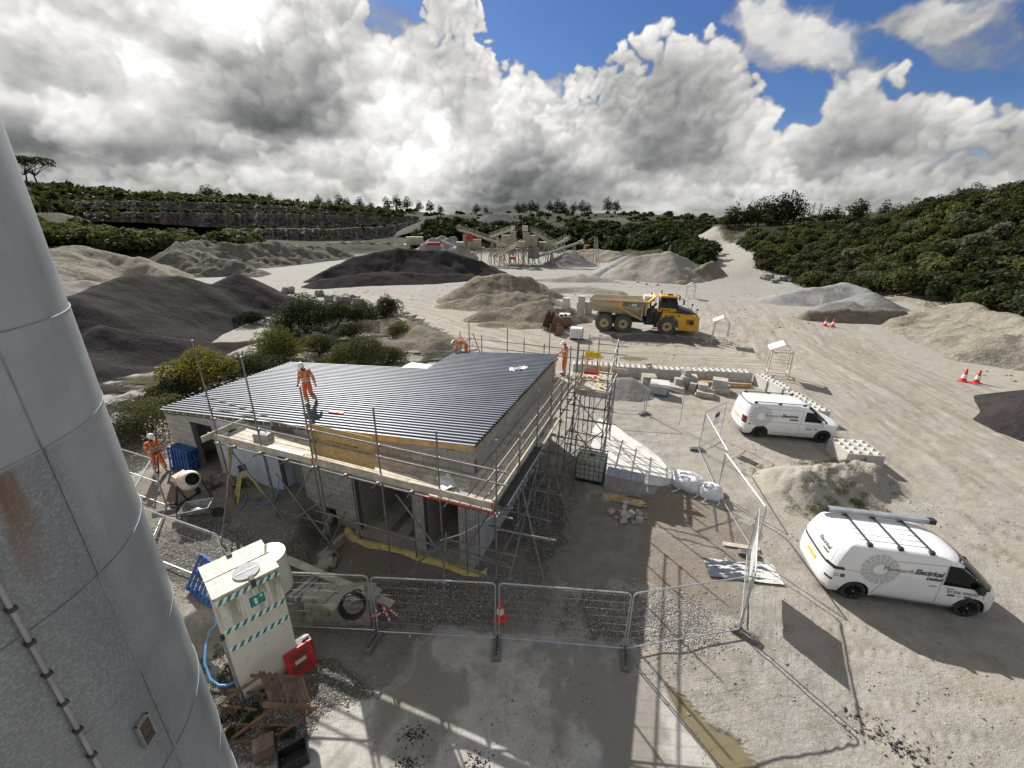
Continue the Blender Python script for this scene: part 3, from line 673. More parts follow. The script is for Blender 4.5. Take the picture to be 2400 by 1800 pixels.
pile('gravel_heap', 'pointed grey gravel cone at the right end of the pale heap', [[(1885, 631, 76, .5)], [(1800, 655, 71, .5), (1840, 650, 72, .5)]], M_STN, .3, .5, .3, .06, 63)
pile('earth_bank', 'low cut bank of brown earth behind the pair of cones', [[(1755, 671, 63.5), (1830, 667, 65.5), (1900, 668, 67.5), (1955, 672, 69)]], M_EARTH, .25, 1.1, .35, .12, 65, cat='bank')
pile('spoil_heap', 'long rough heap of pale quarry spoil at the right edge', [[(1965, 683, 67), (2040, 661, 70), (2095, 655, 70), (2150, 668, 66), (2212, 688, 62), (2300, 720, 58)], [(2000, 700, 63, .45), (2080, 700, 61, .45), (2180, 725, 57, .5)]], M_TAN, .3, .52, .7, .16, 71, gully=.35)
pile('spoil_heap', 'pale spoil patch between the grey cone and the bushes', [[(1900, 652, 84, .4), (1950, 640, 88, .4), (2010, 652, 84, .4)]], M_TAN, .4, .42, .5, .12, 73)
pile('chippings_heap', 'low dark gravel heap cut by the right edge beside two cones', [[(2290, 842, 41, .55), (2370, 852, 39, .55)]], M_BLK, .25, .4, .3, .06, 77)
pile('spoil_heap', 'long tan spoil heap beyond the silo, at the left end of the haul road', [[(60, 540, 105), (120, 533, 108), (180, 530, 112), (250, 545, 110), (300, 560, 104), (350, 588, 97)]], M_TAN, .5, .5, .7, .22, 81, gully=.4)
pile('spoil_heap', 'smaller tan spoil heap right behind the silo edge', [[(90, 590, 78), (150, 567, 84), (200, 592, 80)]], M_TAN, .4, .52, .5, .12, 83)
pile('sand_heap', 'low pale sand bank behind the two peaked dark heap', [[(110, 612, 70, .4), (180, 606, 71, .4), (225, 618, 70, .4)]], M_SAND, .35, .4, .4, .08, 85)
pile('rubble_ridge', 'long rough ridge of grey-brown rubble across the haul road', [[(372, 532, 118), (390, 520, 121), (435, 517, 125), (520, 527, 125), (600, 519, 131), (680, 530, 136), (740, 538, 140)], [(455, 556, 108), (500, 560, 106), (540, 572, 103)]], M_RUB, .42, .6, .8, .34, 91, cat='rubble ridge', gully=.5)
pile('rubble_ridge', 'low grey rubble bank behind the broad dark heap', [[(690, 528, 152), (760, 521, 160), (840, 524, 165), (900, 530, 160)]], M_RUB, .6, .5, .8, .35, 93, cat='rubble ridge')
pile('rock_heap', 'heap of white blasted rock left of the crushing plant', [[(935, 516, 134, .8), (958, 508, 136, .8), (985, 517, 134, .8)]], M_RCK, .35, .8, .8, .6, 95)
pile('gravel_heap', 'far grey gravel heap on the upper bench, left of the dark cone', [[(925, 472, 228), (960, 464, 232), (1010, 465, 232), (1035, 474, 230)]], M_FARG, .9, .42, .5, .1, 101)
pile('gravel_heap', 'far flat topped grey gravel cone on the upper bench', [[(1062, 461.5, 222), (1092, 461.5, 222)]], M_FARG, .9, .42, .2, .05, 103)
pile('gravel_heap', 'far broad tan gravel heap on the upper bench', [[(1255, 477, 200), (1300, 471, 205), (1345, 470, 205)]], M_FART, .9, .42, .4, .1, 105)
pile('gravel_heap', 'far rounded sandy heap at the right end of the upper bench', [[(1330, 475, 192), (1352, 474, 192)]], M_FART, .9, .42, .3, .05, 107)
pile('gravel_heap', 'small dark grey cone at the left foot of the crushing plant', [[(1150, 577, 106, .5)]], M_STN, .4, .5, .3, .05, 109)
pile('gravel_heap', 'small grey cone under the right conveyor of the plant', [[(1222, 547, 121, .5), (1250, 551, 121, .5)]], M_STN, .4, .5, .3, .05, 111)
pile('gravel_heap', 'low grey heaps behind the yellow loader', [[(1230, 541, 140, .4), (1290, 538, 140, .4), (1335, 543, 136, .4)]], M_TAN, .5, .4, .7, .2, 113)
pile('earth_bank', 'grassy earth bank between the building and the haul road', [[(735, 706, 47), (790, 694, 47), (850, 690, 45.5), (900, 702, 42.5), (950, 730, 38)], [(800, 730, 41, .4), (880, 735, 39, .4)]], M_EARTH, .2, .5, .5, .12, 115, cat='bank', gully=.15)
pile('stone_heap', 'heap of grey chippings by the concrete block wall', [[(1345, 815, 28.2, .62), (1362, 815, 28.2, .62)]], M_STN, .09, .62, .12, .04, 117, sharp=.3)
# ------------------------------------------------------------------ quarry faces: three benches of blasted rock
def face_mat():
    m = bpy.data.materials.new('quarry_rock'); m.use_nodes = True; t = NT(m.node_tree); b = t.n['Principled BSDF']
    pos = t.node('ShaderNodeNewGeometry').outputs['Position']
    st = t.noise(t.vm('MULTIPLY', pos, (.50, .50, .15)), 1.0, 10, .75); n = t.noise(pos, .035, 4, .6); nf = t.noise(pos, .9, 6, .7)
    c = t.mix(t.ss(st, .35, .63), (.095, .083, .072), (.33, .295, .245)); c = t.mix(t.ss(n, .50, .60), c, (.20, .15, .11), 'MIX')
    c = t.mix(t.ss(nf, .60, .72, 0, .8), c, (.05, .055, .025)); nz = t.xyz(t.node('ShaderNodeNewGeometry').outputs['Normal'])[2]; c = t.mix(t.ss(t.m('MULTIPLY_ADD', n, .2, nz), .82, .98), c, (.055, .056, .030))
    t.put(b.inputs['Base Color'], c); b.inputs['Roughness'].default_value = .95
    bn = t.node('ShaderNodeBump'); bn.inputs['Distance'].default_value = 3.0; t.put(bn.inputs['Height'], st); t.l.new(bn.outputs[0], b.inputs['Normal'])
    return m
M_FACE = face_mat()
def quarry_face(name, cols, lean=5, rows=12):
    """cols: (column, row of the foot, row of the crest, distance of the foot)"""
    pts = []
    xs_ = np.linspace(cols[0][0], cols[-1][0], int((cols[-1][0]-cols[0][0])/2.2))
    f = [np.interp(xs_, [c[0] for c in cols], [c[k] for c in cols]) for k in (1, 2, 3)]
    P = []
    for i, x in enumerate(xs_):
        d = f[2][i]; jag = 9*(float(fbm(x/17, 3, 4))-.5)+5*(float(fbm(x/5, 9, 3))-.5)
        a = atd(x, f[0][i]+3, d+jag); top = atd(x, f[1][i]+3.0*(float(fbm(x/9, 5, 4))-.5)*2, d+lean+jag)
        col = []
        for k in range(rows):
            s_ = k/(rows-1); p = a.lerp(top, s_); n_ = (float(fbm(x/6+k*.13, k*.55+x*.01, 3))-.5)*4.6*math.sin(PI*min(1, s_*1.05))+(float(fbm(x/2.6+k*.5, k*1.3, 3))-.5)*1.8
            r_ = Vector((p.x, p.y, 0)).normalized(); col.append(p+r_*n_)
        for back in (14, 40):
            p = col[rows-1]; r_ = Vector((p.x, p.y, 0)).normalized(); q = p+r_*back; q.z += .3-back*.02; col.append(q)
        P.append(col)
    n, m = len(P), len(P[0])
    o = link(name, fast_mesh(name, np.array([[tuple(p) for p in c] for c in P]).reshape(-1, 3), gridF(n, m), M_FACE)); o['kind'] = 'structure'; return o
quarry_face('quarry_face_upper', [(120, 445, 432, 290), (300, 449, 434, 285), (480, 455, 437, 280), (640, 458, 447, 285), (760, 463, 455, 300), (860, 470, 462, 320)])
quarry_face('quarry_face_middle', [(180, 474, 458, 246), (300, 478, 458, 243), (430, 487, 459, 240), (560, 490, 460, 238), (700, 490, 463, 245), (820, 487, 466, 255), (905, 483, 468, 265)])
quarry_face('quarry_face_lower', [(480, 512, 495, 214), (600, 516, 494, 212), (720, 520, 495, 214), (800, 516, 492, 220), (870, 507, 484, 228), (905, 500, 476, 232)])

# ------------------------------------------------------------------ vegetation
def leaf_mat(name, c1, c2, c3, trans=.3):
    m = bpy.data.materials.new(name); m.use_nodes = True; t = NT(m.node_tree); b = t.n['Principled BSDF']; out = t.n['Material Output']
    g = t.node('ShaderNodeNewGeometry'); pos = g.outputs['Position']; oi = t.node('ShaderNodeObjectInfo').outputs['Random']
    r = g.outputs['Random Per Island']; n = t.noise(pos, .8, 4, .6); nb = t.noise(pos, .11, 4, .6)
    c = t.mix(t.ss(n, .35, .65), c1, c2); c = t.mix(t.m('MULTIPLY', t.ss(r, .55, 1.0), .8), c, c3)
    c = t.mix(t.ss(nb, .42, .62, 0, .6), c, tuple(x*.55 for x in c1))
    c = t.mix(1.0, c, t.mix(oi, (.62, .70, .62), (1.35, 1.22, 1.15)), 'MULTIPLY')
    t.put(b.inputs['Base Color'], c); b.inputs['Roughness'].default_value = .75; b.inputs['Specular IOR Level'].default_value = .12
    tr = t.node('ShaderNodeBsdfTranslucent'); t.put(tr.inputs[0], t.mix(1.0, c, (1.5, 1.6, .8), 'MULTIPLY'))
    mx = t.node('ShaderNodeMixShader'); mx.inputs[0].default_value = trans; t.l.new(b.outputs[0], mx.inputs[1]); t.l.new(tr.outputs[0], mx.inputs[2]); t.l.new(mx.outputs[0], out.inputs[0])
    return m
L_DARK = leaf_mat('dark_scrub_leaf', (.028, .037, .017), (.050, .060, .028), (.078, .086, .042))
L_MID = leaf_mat('olive_leaf', (.050, .060, .026), (.086, .094, .040), (.122, .122, .055))
L_YEL = leaf_mat('yellow_green_leaf', (.075, .080, .018), (.14, .135, .030), (.21, .19, .05), .35)
L_GRY = leaf_mat('grey_willow_leaf', (.055, .066, .050), (.09, .10, .075), (.13, .135, .10))
M_BARK = mat('bark', (.075, .062, .05), .9, var=.3, scale=6, bump=.6)
M_BARE = mat('bare_twig', (.11, .095, .08), .9)
def leaf_cloud(rg, lobes, n, size, zmin=-.35, out=.7):
    L = np.array(lobes, float); w = L[:, 3]*L[:, 4]; k = rg.choice(len(L), n, p=w/w.sum())
    d = rg.normal(size=(n, 3)); d /= np.linalg.norm(d, axis=1)[:, None]
    bad = d[:, 2] < zmin; d[bad, 2] *= -1
    rr = 1.02-.30*rg.random(n)**2.2+.08*rg.normal(size=n)*.5
    C = L[k, :3]+d*np.stack([L[k, 3], L[k, 3], L[k, 4]], -1)*rr[:, None]
    nrm = d*out+rg.normal(size=(n, 3))*.6+np.array([0, 0, .25]); nrm /= np.linalg.norm(nrm, axis=1)[:, None]
    a = np.cross(nrm, rg.normal(size=(n, 3))); a /= np.linalg.norm(a, axis=1)[:, None]; b = np.cross(nrm, a)
    s = (size*(.6+.8*rg.random(n)))[:, None]
    V = np.stack([C-a*s*.5, C+b*s*.28-a*s*.05, C+a*s*.5, C-b*s*.28-a*s*.05], 1).reshape(-1, 3)
    return V, np.arange(4*n).reshape(-1, 4)
def bush_lobes(rg, n, R_, H):
    out = []
    for i in range(n):
        a = rg.random()*2*PI; q = rg.random()**.6*.72; r = (.30+.26*rg.random())*(1-.3*q)
        zc = (.18+.62*rg.random()*(1-q*.75))
        out.append((q*math.cos(a)*R_, q*math.sin(a)*R_, zc*H, r*R_, r*min(R_, H)*.95))
    out.append((0, 0, H*.45, R_*.5, H*.5)); return out
def bush_mesh(seed, nl, n, size, R_=1.0, H=1.0, mt=None):
    rg = np.random.default_rng(seed); V, F = leaf_cloud(rg, bush_lobes(rg, nl, R_, H), n, size); V[:, 2] = np.maximum(V[:, 2], -.05)
    return fast_mesh('foliage', V, F, mt or L_DARK, False)
FARB = [bush_mesh(s, 14, 1500, .17, 1, .95, m) for s, m in ((1, L_DARK), (2, L_DARK), (3, L_MID), (4, L_DARK), (5, L_GRY), (6, L_MID))]
def tree_parts(seed, h, crown_r, n, size, mt, kind='round'):
    rg = np.random.default_rng(seed); tb = MB(); lob = []
    lean = Vector((rg.normal()*.06*h, rg.normal()*.06*h, 0)); top = Vector((0, 0, h*.62))+lean
    tb.tube([(0, 0, -.3), lean*.3+Vector((0, 0, h*.28)), top], [h*.035, h*.026, h*.012], 7)
    for i in range(20 if kind == 'round' else 9):
        a = rg.random()*2*PI; q = (.08 if kind == 'round' else .35)+.8*rg.random(); z = h*(.16+.62*rg.random()*(1.2-q*.6)) if kind == 'round' else h*(.70+.22*rg.random())
        p = lean*(z/h)+Vector((math.cos(a)*crown_r*q, math.sin(a)*crown_r*q, z)); s_ = lean*.3+Vector((0, 0, min(z*.75, h*.5)))
        tb.tube([s_, s_.lerp(p, .5)+Vector((0, 0, h*.02)), p], [h*.014, h*.009, h*.004], 5)
        r = crown_r*(.30+.20*rg.random()); lob.append((p.x, p.y, p.z+r*.2, r, r*(.8 if kind == 'round' else .42)))
    lob.append((lean.x, lean.y, h*.86, crown_r*.4, h*.13))
    if kind == 'round': lob = [(x+lean.x*.5, y+lean.y*.5, z-h*.02, r*1.1, q*1.05) for x, y, z, r, q in bush_lobes(rg, 18, crown_r*1.05, h*.95)]
    V, F = leaf_cloud(rg, lob, n, size)
    return tb.mesh('trunk', M_BARK), fast_mesh('crown', V, F, mt, False)
def put_tree(name, label, parts, loc, s, rz, group=None, cat='tree'):
    o = thing(name, label, cat, loc, rz, group); o.scale = (s, s, s)
    link('trunk', parts[0], o); link('crown', parts[1], o); return o
def put_bush(me, loc, s, rz, label, group, name='shrub', hs=1.0):
    o = link(name, me, None, loc, rz, (s, s, s*hs)); return tag(o, label, 'shrub', group)
# masses that read as one: the wood behind the plant, scrub along the ridges
def mass(name, label, spots, seed, per, size, mt, cat='wood'):
    rg2 = np.random.default_rng(seed); Vs = []; Fs = []; o = 0
    for x, y, s_, *zz in spots:
        V_, F_ = leaf_cloud(rg2, bush_lobes(rg2, 7, 1.0, .95), per, size); V_ = V_*s_+np.array([x, y, (gz(x, y) if not zz else zz[0])-.25*s_]); Vs.append(V_); Fs.append(F_+o); o += len(V_)
    ob = link(name, fast_mesh(name, np.concatenate(Vs), np.concatenate(Fs), mt, False)); ob['kind'] = 'stuff'; tag(ob, label, cat); return ob
HSL = {0: 'dense dark green shrub', 1: 'dark green shrub', 3: 'dark shrub', 2: 'olive green shrub', 5: 'olive shrub', 4: 'grey green willow shrub'}
def p_col(x, y):
    a_ = math.degrees(math.atan2(x, y))
    return 'beside the hill road' if a_ < 31 else 'above the row of boulders' if a_ < 35 else 'behind the grey gravel heap' if a_ < 41 else 'behind the pale spoil patch' if a_ < 46 else 'above the long spoil heap'
rg = np.random.default_rng(77)
# hillside to the right: shrubs one beside the other
n_ = 0; tries = 0; spots = []; inner = []; edge = 0
FOOTX = [(1600, 112), (1650, 112), (1700, 107), (1750, 97), (1800, 92), (1880, 90), (1950, 88), (2050, 85), (2212, 79), (2400, 74)]
fa = [math.degrees(math.atan2(*xy(atd(x, 560, 90)))) for x, d in FOOTX]
while n_ < 285 and tries < 6000:
    tries += 1
    a_ = 27.5+rg.random()*29; dmin = np.interp(a_, fa, [d for x, d in FOOTX]); dmax = np.interp(a_, [27, 33, 40, 58], [158, 165, 168, 150])
    d_ = dmin+2+(dmax-dmin)*rg.random()**1.35
    x, y = math.sin(R(a_))*d_, math.cos(R(a_))*d_
    if a_ < 33.5 and d_ > 120: 
        if rg.random() < .75: continue
    if float(line_dist(np.array([x]), np.array([y]), RUP)[0]) < 7: continue
    s_ = 1.9+1.9*rg.random()+(.8 if a_ > 40 else 0)
    if any((x-px)**2+(y-py)**2 < (s_*.62+ps*.62)**2*.55 for px, py, ps in spots): continue
    spots.append((x, y, s_)); n_ += 1
    if d_-dmin > 7 or edge > 40: inner.append((x, y, s_*1.05)); continue
    edge += 1
    k = int(rg.choice([0, 1, 3, 0, 1, 2, 4, 5])); q_ = p_col(x, y)
    put_bush(FARB[k], (x, y, gz(x, y)-.3), s_, rg.random()*6.3, HSL[k]+' at the hill foot '+q_, 'shrubs along the foot of the hillside', hs=.85+.5*rg.random())
for nm_, lb_, mt_, sel in (('hillside_scrub', 'dense dark scrub covering the right hillside', L_DARK, 0), ('hillside_scrub', 'olive patches in the scrub covering the right hillside', L_MID, 1), ('hillside_scrub', 'grey green willow patches in the scrub on the right hillside', L_GRY, 2)):
    mass(nm_, lb_, [q for i, q in enumerate(inner) if (0, 1, 1, 0, 0, 2, 1, 0)[i % 8] == sel], 9+sel, 1150, .19, mt_, 'scrub')
# scrub on the bank beyond the tan spoil at the left
sl = []
for i in range(125):
    px_ = 60+rg.random()*480; row = 466+rg.random()**.8*62+max(0, 300-px_)*.0; d_ = np.interp(row, [470, 532], [178, 128])+rg.normal()*4
    if px_ > 330 and row < 488: continue
    p = atd(px_, row, d_); s_ = 3.2+3.2*rg.random()
    if row < 521: sl.append((p.x, p.y, s_*.95)); continue
    k = int(rg.choice([2, 5, 2, 0, 5]))
    put_bush(FARB[k], (p.x, p.y, gz(p.x, p.y)-.4), s_, rg.random()*6.3, 'dark shrub in the scrub between tan spoil and quarry face' if k < 2 else 'olive shrub in the scrub between tan spoil and quarry face', 'scrub below the quarry face', hs=.75+.3*rg.random())
mass('bank_scrub', 'olive scrub on the bank between tan spoil and quarry face', [q for i, q in enumerate(sl) if i % 3], 15, 900, .22, L_MID, 'scrub'); mass('bank_scrub', 'darker bushes in the scrub below the quarry face', [q for i, q in enumerate(sl) if i % 3 == 0], 16, 900, .22, L_DARK, 'scrub')
sp = []
for i in range(260):
    px_ = 905+rg.random()*625; d0 = np.interp(px_, [905, 960, 1100, 1300, 1440, 1530], [142, 154, 160, 158, 138, 116]); d_ = d0+rg.random()**1.2*np.interp(px_, [905, 1000, 1300, 1480, 1530], [18, 24, 30, 34, 14])
    p = atd(px_, 520, d_); sp.append((p.x, p.y, 3.0+2.2*rg.random()))
mass('wood', 'dark wood of low trees on the bank behind the crushing plant', sp, 5, 330, .34, L_DARK)
sp = []
for i in range(620):
    px_ = -60+rg.random()*900; row = np.interp(px_, [-60, 60, 300, 520, 800], [398, 402, 416, 432, 450]); d_ = np.interp(px_, [0, 300, 520, 850], [370, 345, 375, 375])-rg.random()*np.interp(px_, [0, 200, 500, 850], [130, 48, 48, 40])
    p = atd(px_, row, d_); sp.append((p.x, p.y, 2.8+3.6*rg.random()))
mass('ridge_scrub', 'dark scrub along the ridge above the quarry faces', sp, 6, 70, .6, L_DARK, 'scrub')
sp = []
for i in range(150):
    px_ = 850+rg.random()*720; d_ = 260+rg.random()*160
    p = atd(px_, 462, d_); sp.append((p.x, p.y, 1.6+2.6*rg.random()**2))
for i in range(60):
    px_ = 1390+rg.random()*130; d_ = 165+rg.random()*70; p = atd(px_, 480, d_); sp.append((p.x, p.y, 2+2.5*rg.random()))
for i in range(60):
    px_ = 1500+rg.random()*330; d_ = 190+rg.random()*60; p = atd(px_, 472, d_); sp.append((p.x, p.y, 1.2+1.6*rg.random()))
mass('hedge_scrub', 'scrub and hedges on the fields beyond the upper bench', sp, 7, 90, .6, L_DARK, 'scrub')
sp = []
for i in range(230):
    px_ = 130+rg.random()*740; b_ = rg.integers(3); xs3 = [130, 300, 480, 640, 860]; d_ = (252, 222, 296)[b_]+rg.random()*(20, 18, 24)[b_]; row = np.interp(px_, xs3, ([457, 457, 459, 460, 466], [498, 497, 495, 494, 485], [444, 433, 436, 446, 461])[b_])
    if b_ == 1 and px_ < 470: continue
    p = atd(px_, row+1.2, d_); sp.append((p.x, p.y, 1.0+1.7*rg.random()+(1.2 if b_ == 2 else 0), p.z))
mass('bench_scrub', 'olive scrub growing along the quarry benches', sp, 8, 90, .6, L_MID, 'scrub')
# trees on the skyline
RT = [tree_parts(20+i, 9, 3.6, 800, .62, L_DARK) for i in range(4)]; PT = [tree_parts(30+i, 10, 4.6, 700, .6, L_DARK, 'pine') for i in range(2)]
ORD = ['first', 'second', 'third', 'fourth', 'fifth', 'sixth', 'seventh', 'eighth', 'ninth', 'tenth', 'eleventh', 'twelfth', 'thirteenth', 'fourteenth', 'fifteenth', 'sixteenth', 'seventeenth', 'eighteenth', 'nineteenth', 'twentieth']+['twenty-'+w for w in ('first', 'second', 'third', 'fourth', 'fifth', 'sixth')]
def far_tree(px_, row_base, d_, h, kind, label, group, i):
    p = atd(px_, row_base, d_); pr = (PT if kind == 'pine' else RT)[i % (2 if kind == 'pine' else 4)]
    put_tree('pine_tree' if kind == 'pine' else 'tree', label, pr, (p.x, p.y, gz(p.x, p.y)-.3), h/9.0, i*1.3, group)
far_tree(57, 402, 330, 15, 'pine', 'leaning flat topped pine next to the silo edge, on the left ridge', None, 0)
far_tree(84, 403, 330, 15, 'pine', 'flat topped pine on the left ridge, right of the leaning one', None, 1)
for i, (x, d_, h) in enumerate([(448, 375, 9), (462, 375, 10), (478, 375, 8), (590, 380, 7), (690, 380, 9), (712, 380, 8), (735, 380, 11), (752, 380, 9), (778, 380, 10), (800, 380, 8), (838, 385, 11), (858, 390, 13), (880, 390, 11), (905, 395, 9), (930, 395, 10), (950, 395, 8), (1030, 400, 9), (1050, 400, 7)]):
    far_tree(x, 455, d_, h*1.15, 'round', 'dark skyline tree left of the upper bench, '+ORD[i]+' from the left', 'skyline trees, left', i)
for i, (x, d_, h) in enumerate([(1118, 400, 10), (1132, 400, 11), (1146, 400, 12), (1160, 400, 10), (1186, 400, 11), (1203, 400, 13), (1216, 400, 11), (1240, 400, 10), (1256, 400, 12), (1268, 400, 10), (1312, 395, 14), (1330, 395, 12)]):
    far_tree(x, 460, d_, h*1.05, 'round', 'dark skyline tree right of the flat topped cone, '+ORD[i]+' from the left', 'skyline trees, middle', i)
for i, (x, d_, h) in enumerate([(1575, 185, 8), (1592, 188, 10), (1608, 185, 9), (1624, 190, 10), (1640, 188, 11), (1660, 185, 11.5), (1678, 190, 12), (1700, 185, 12.5), (1715, 188, 11)]):
    far_tree(x, 470, d_, h, 'round', 'tall dark tree in the clump on the right hill, '+ORD[i]+' from the left', 'clump on the right hill', i)
for i, (x, d_, h) in enumerate([(1785, 178, 6), (1810, 178, 6.5), (1845, 172, 8), (1862, 172, 7)]):
    far_tree(x, 462, d_, h, 'round', 'low spreading tree right of the bare trees, '+ORD[i]+' from the left', 'low trees on the crest', i)
for i in range(26):
    px_ = 1915+i*13+rg.random()*10; d_ = np.interp(px_, [1900, 2230], [172, 138])+rg.normal()*6; p = atd(px_, 440, d_)
    put_tree('tree', 'bushy tree on the crest of the right hillside, '+ORD[i]+' from the left', RT[i % 4], (p.x, p.y, gz(p.x, p.y)-1.2), .42+.34*rg.random(), i*2.1, 'trees on the right crest')
for i, x in enumerate((1735, 1752, 1768)):                       # bare trees
    p = atd(x, 466, 178); rb = np.random.default_rng(60+i); tb = MB(); o = thing('bare_tree', ('bare thin tree right beside the dark clump on the hill', 'bare thin tree, middle one between clump and low trees', 'bare thin tree nearest to the low spreading trees')[i], 'tree', (p.x, p.y, gz(p.x, p.y)-.3))
    MB().tube([(0, 0, 0), (.1, 0, 3), (.3, .1, 7)], [.14, .10, .03], 5).obj('trunk', M_BARE, o)
    for k in range(34):
        z = 1.8+rb.random()*4.6; a_ = rb.random()*6.28; l_ = (1.0+1.4*rb.random())*(1-z/12); s_ = Vector((.03*z, 0, z)); e = s_+Vector((math.cos(a_)*l_*.7, math.sin(a_)*l_*.7, l_))
        tb.tube([s_, s_.lerp(e, .5)+Vector((0, 0, -.1)), e], [.05, .035, .015], 4)
    tb.obj('twigs', M_BARE, o)['kind'] = 'stuff'
# bushes and boulders round the building
def near_bush(name, label, px, py, z, R_, H, n, size, mt, seed, nl=16):
    rg3 = np.random.default_rng(seed); R_ *= 1.3; H *= 1.3; n = int(n*1.25); p = at(px*1.085, py*1.085, z); p = Vector((p.x, p.y, gz(p.x, p.y)))
    o = thing(name, label, 'bush', p); V_, F_ = leaf_cloud(rg3, bush_lobes(rg3, nl, R_, H), n, size); V_[:, 2] = np.maximum(V_[:, 2], .02)
    link('foliage', fast_mesh('foliage', V_, F_, mt, False), o); tb = MB()
    for k in range(9):
        a_ = k*.7+rg3.random()*.4; tb.tube([(0, 0, -.1), (math.cos(a_)*R_*.25, math.sin(a_)*R_*.25, H*.4), (math.cos(a_)*R_*.6, math.sin(a_)*R_*.6, H*.75)], [.035, .025, .01], 5)
    tb.obj('stem', M_BARK, o); return o
near_bush('bush', 'big dark green bush left of the haul road, tallest of the row behind the roof', 660, 705, .5, 3.0, 3.2, 9000, .17, L_DARK, 201)
near_bush('bush', 'dark green bush to the right of the biggest bush, under the boulders', 725, 700, .5, 2.0, 2.2, 5500, .15, L_DARK, 202)
near_bush('bush', 'dark narrow bush at the kerb of the haul road, farthest right', 838, 690, .5, 1.6, 2.6, 5000, .15, L_DARK, 203)
near_bush('bush', 'dark bush left of the narrow bush by the haul road', 790, 695, .5, 1.5, 2.0, 4200, .15, L_MID, 204)
near_bush('bush', 'round yellow-green bush behind the roof edge', 608, 775, .6, 1.85, 2.3, 8000, .12, L_YEL, 205)
near_bush('bush', 'olive bush with pale tips right behind the back roof edge', 785, 785, .5, 1.9, 2.2, 6500, .13, L_MID, 206)
near_bush('bush', 'low yellow-green bush between the olive bush and the round one', 722, 790, .5, 1.3, .9, 3200, .11, L_YEL, 207)
near_bush('bush', 'wide yellow-green bush at the far left corner of the roof', 440, 842, .8, 1.6, 2.0, 7500, .12, L_YEL, 208)
near_bush('bush', 'dark green shrub under the yellow-green bush by the roof edge', 505, 822, .8, 1.7, 1.3, 5000, .11, L_DARK, 209)
near_bush('bush', 'leafy green bush against the left end wall of the building', 322, 945, .9, 1.5, 1.5, 6500, .09, L_MID, 210)
near_bush('bush', 'dark ivy bush behind the roof at the foot of the dark heap', 560, 800, .8, 1.6, 1.2, 4500, .12, L_DARK, 211)
for i, (px_, py_, R_, H_, mt_, lb) in enumerate(((690, 752, 1.6, 1.3, L_MID, 'olive bush between the round yellow-green bush and the biggest dark bush'), (640, 800, 1.3, 1.0, L_MID, 'low olive bush at the foot of the round yellow-green bush'), (760, 722, 1.5, 1.2, L_DARK, 'dark bush right below the boulder row'), (860, 712, 1.2, 1.0, L_MID, 'small olive bush on the bank beside the haul road'), (835, 770, 1.4, 1.0, L_MID, 'spreading olive bush at the right end of the back roof edge'), (540, 690, 1.3, 1.1, L_DARK, 'dark bush at the right foot of the two peaked dark heap'), (585, 655, 1.5, 1.3, L_DARK, 'dark bush left of the biggest bush, under the heap'), (390, 880, 1.3, 1.0, L_DARK, 'dark low bush at the roof corner, below the wide yellow-green bush'))): near_bush('bush', lb, px_, py_, .5, R_, H_, int(2600*R_), .13, mt_, 230+i)
near_bush('bush', 'small dark shrub alone on the tan spoil heap', 248, 560, 3.4, .1, .1, 10, .1, L_DARK, 212) if False else None
M_ROCK = mat('boulder_rock', (.17, .16, .145), .92, var=.35, scale=2.2, bump=.9, bscale=9, col2=(.30, .285, .26), dirt=(.09, .085, .065), dscale=2)
def boulder(label, px, py, z, r, seed, cat='boulder', group=None):
    p = at(px*1.085, py*1.085, z); b = MB().blob((0, 0, 0), (r[0], r[1], r[2]), seed, 6, 8, .2, None, .62)
    o = b.obj('boulder', M_ROCK, None, False, None, (p.x, p.y, gz(p.x, p.y)+r[2]*.45), seed*.7); return tag(o, label, cat, group)
boulder('big pale boulder nearest the silo, left of the building', 262, 905, .9, (1.05, .8, .75), 1)
boulder('flat topped grey boulder half hidden by the silo edge', 252, 958, .9, (1.1, .8, .8), 2)
boulder('grey boulder above the big pale one, under the dark heap', 300, 868, .9, (.7, .55, .45), 3)
boulder('small boulder at the foot of the wide yellow-green bush', 345, 868, .9, (.5, .4, .3), 4)
boulder('weathered boulder between roof corner and round yellow-green bush', 562, 775, .9, (.95, .75, .8), 5)
boulder('grey boulder above the round yellow-green bush', 606, 700, .6, (1.1, .8, .8), 6)
for i, (x, y, r) in enumerate([(715, 645, 1.0), (735, 648, 1.2), (758, 650, 1.3), (775, 655, 1.0), (622, 628, 1.0), (690, 632, .9)]):
    boulder('grey boulder by the haul road above the bushes, '+['tallest group, leftmost', 'second of the group', 'biggest of the group', 'rightmost', 'far left one alone', 'single one left of the group'][i], x, y, .4, (r, r*.7, r*.65), 20+i, group='boulder row by the haul road')
for i, (x, y, r) in enumerate([(1658, 605, 1.3), (1690, 607, 1.0), (1672, 610, .8), (1735, 611, 1.2), (1752, 612, .9)]):
    boulder('pale boulder in the row below the hillside shrubs, '+ORD[i]+' from the left', x, y, .2, (r, r*.8, r*.7), 30+i, group='boulder row below the hillside')

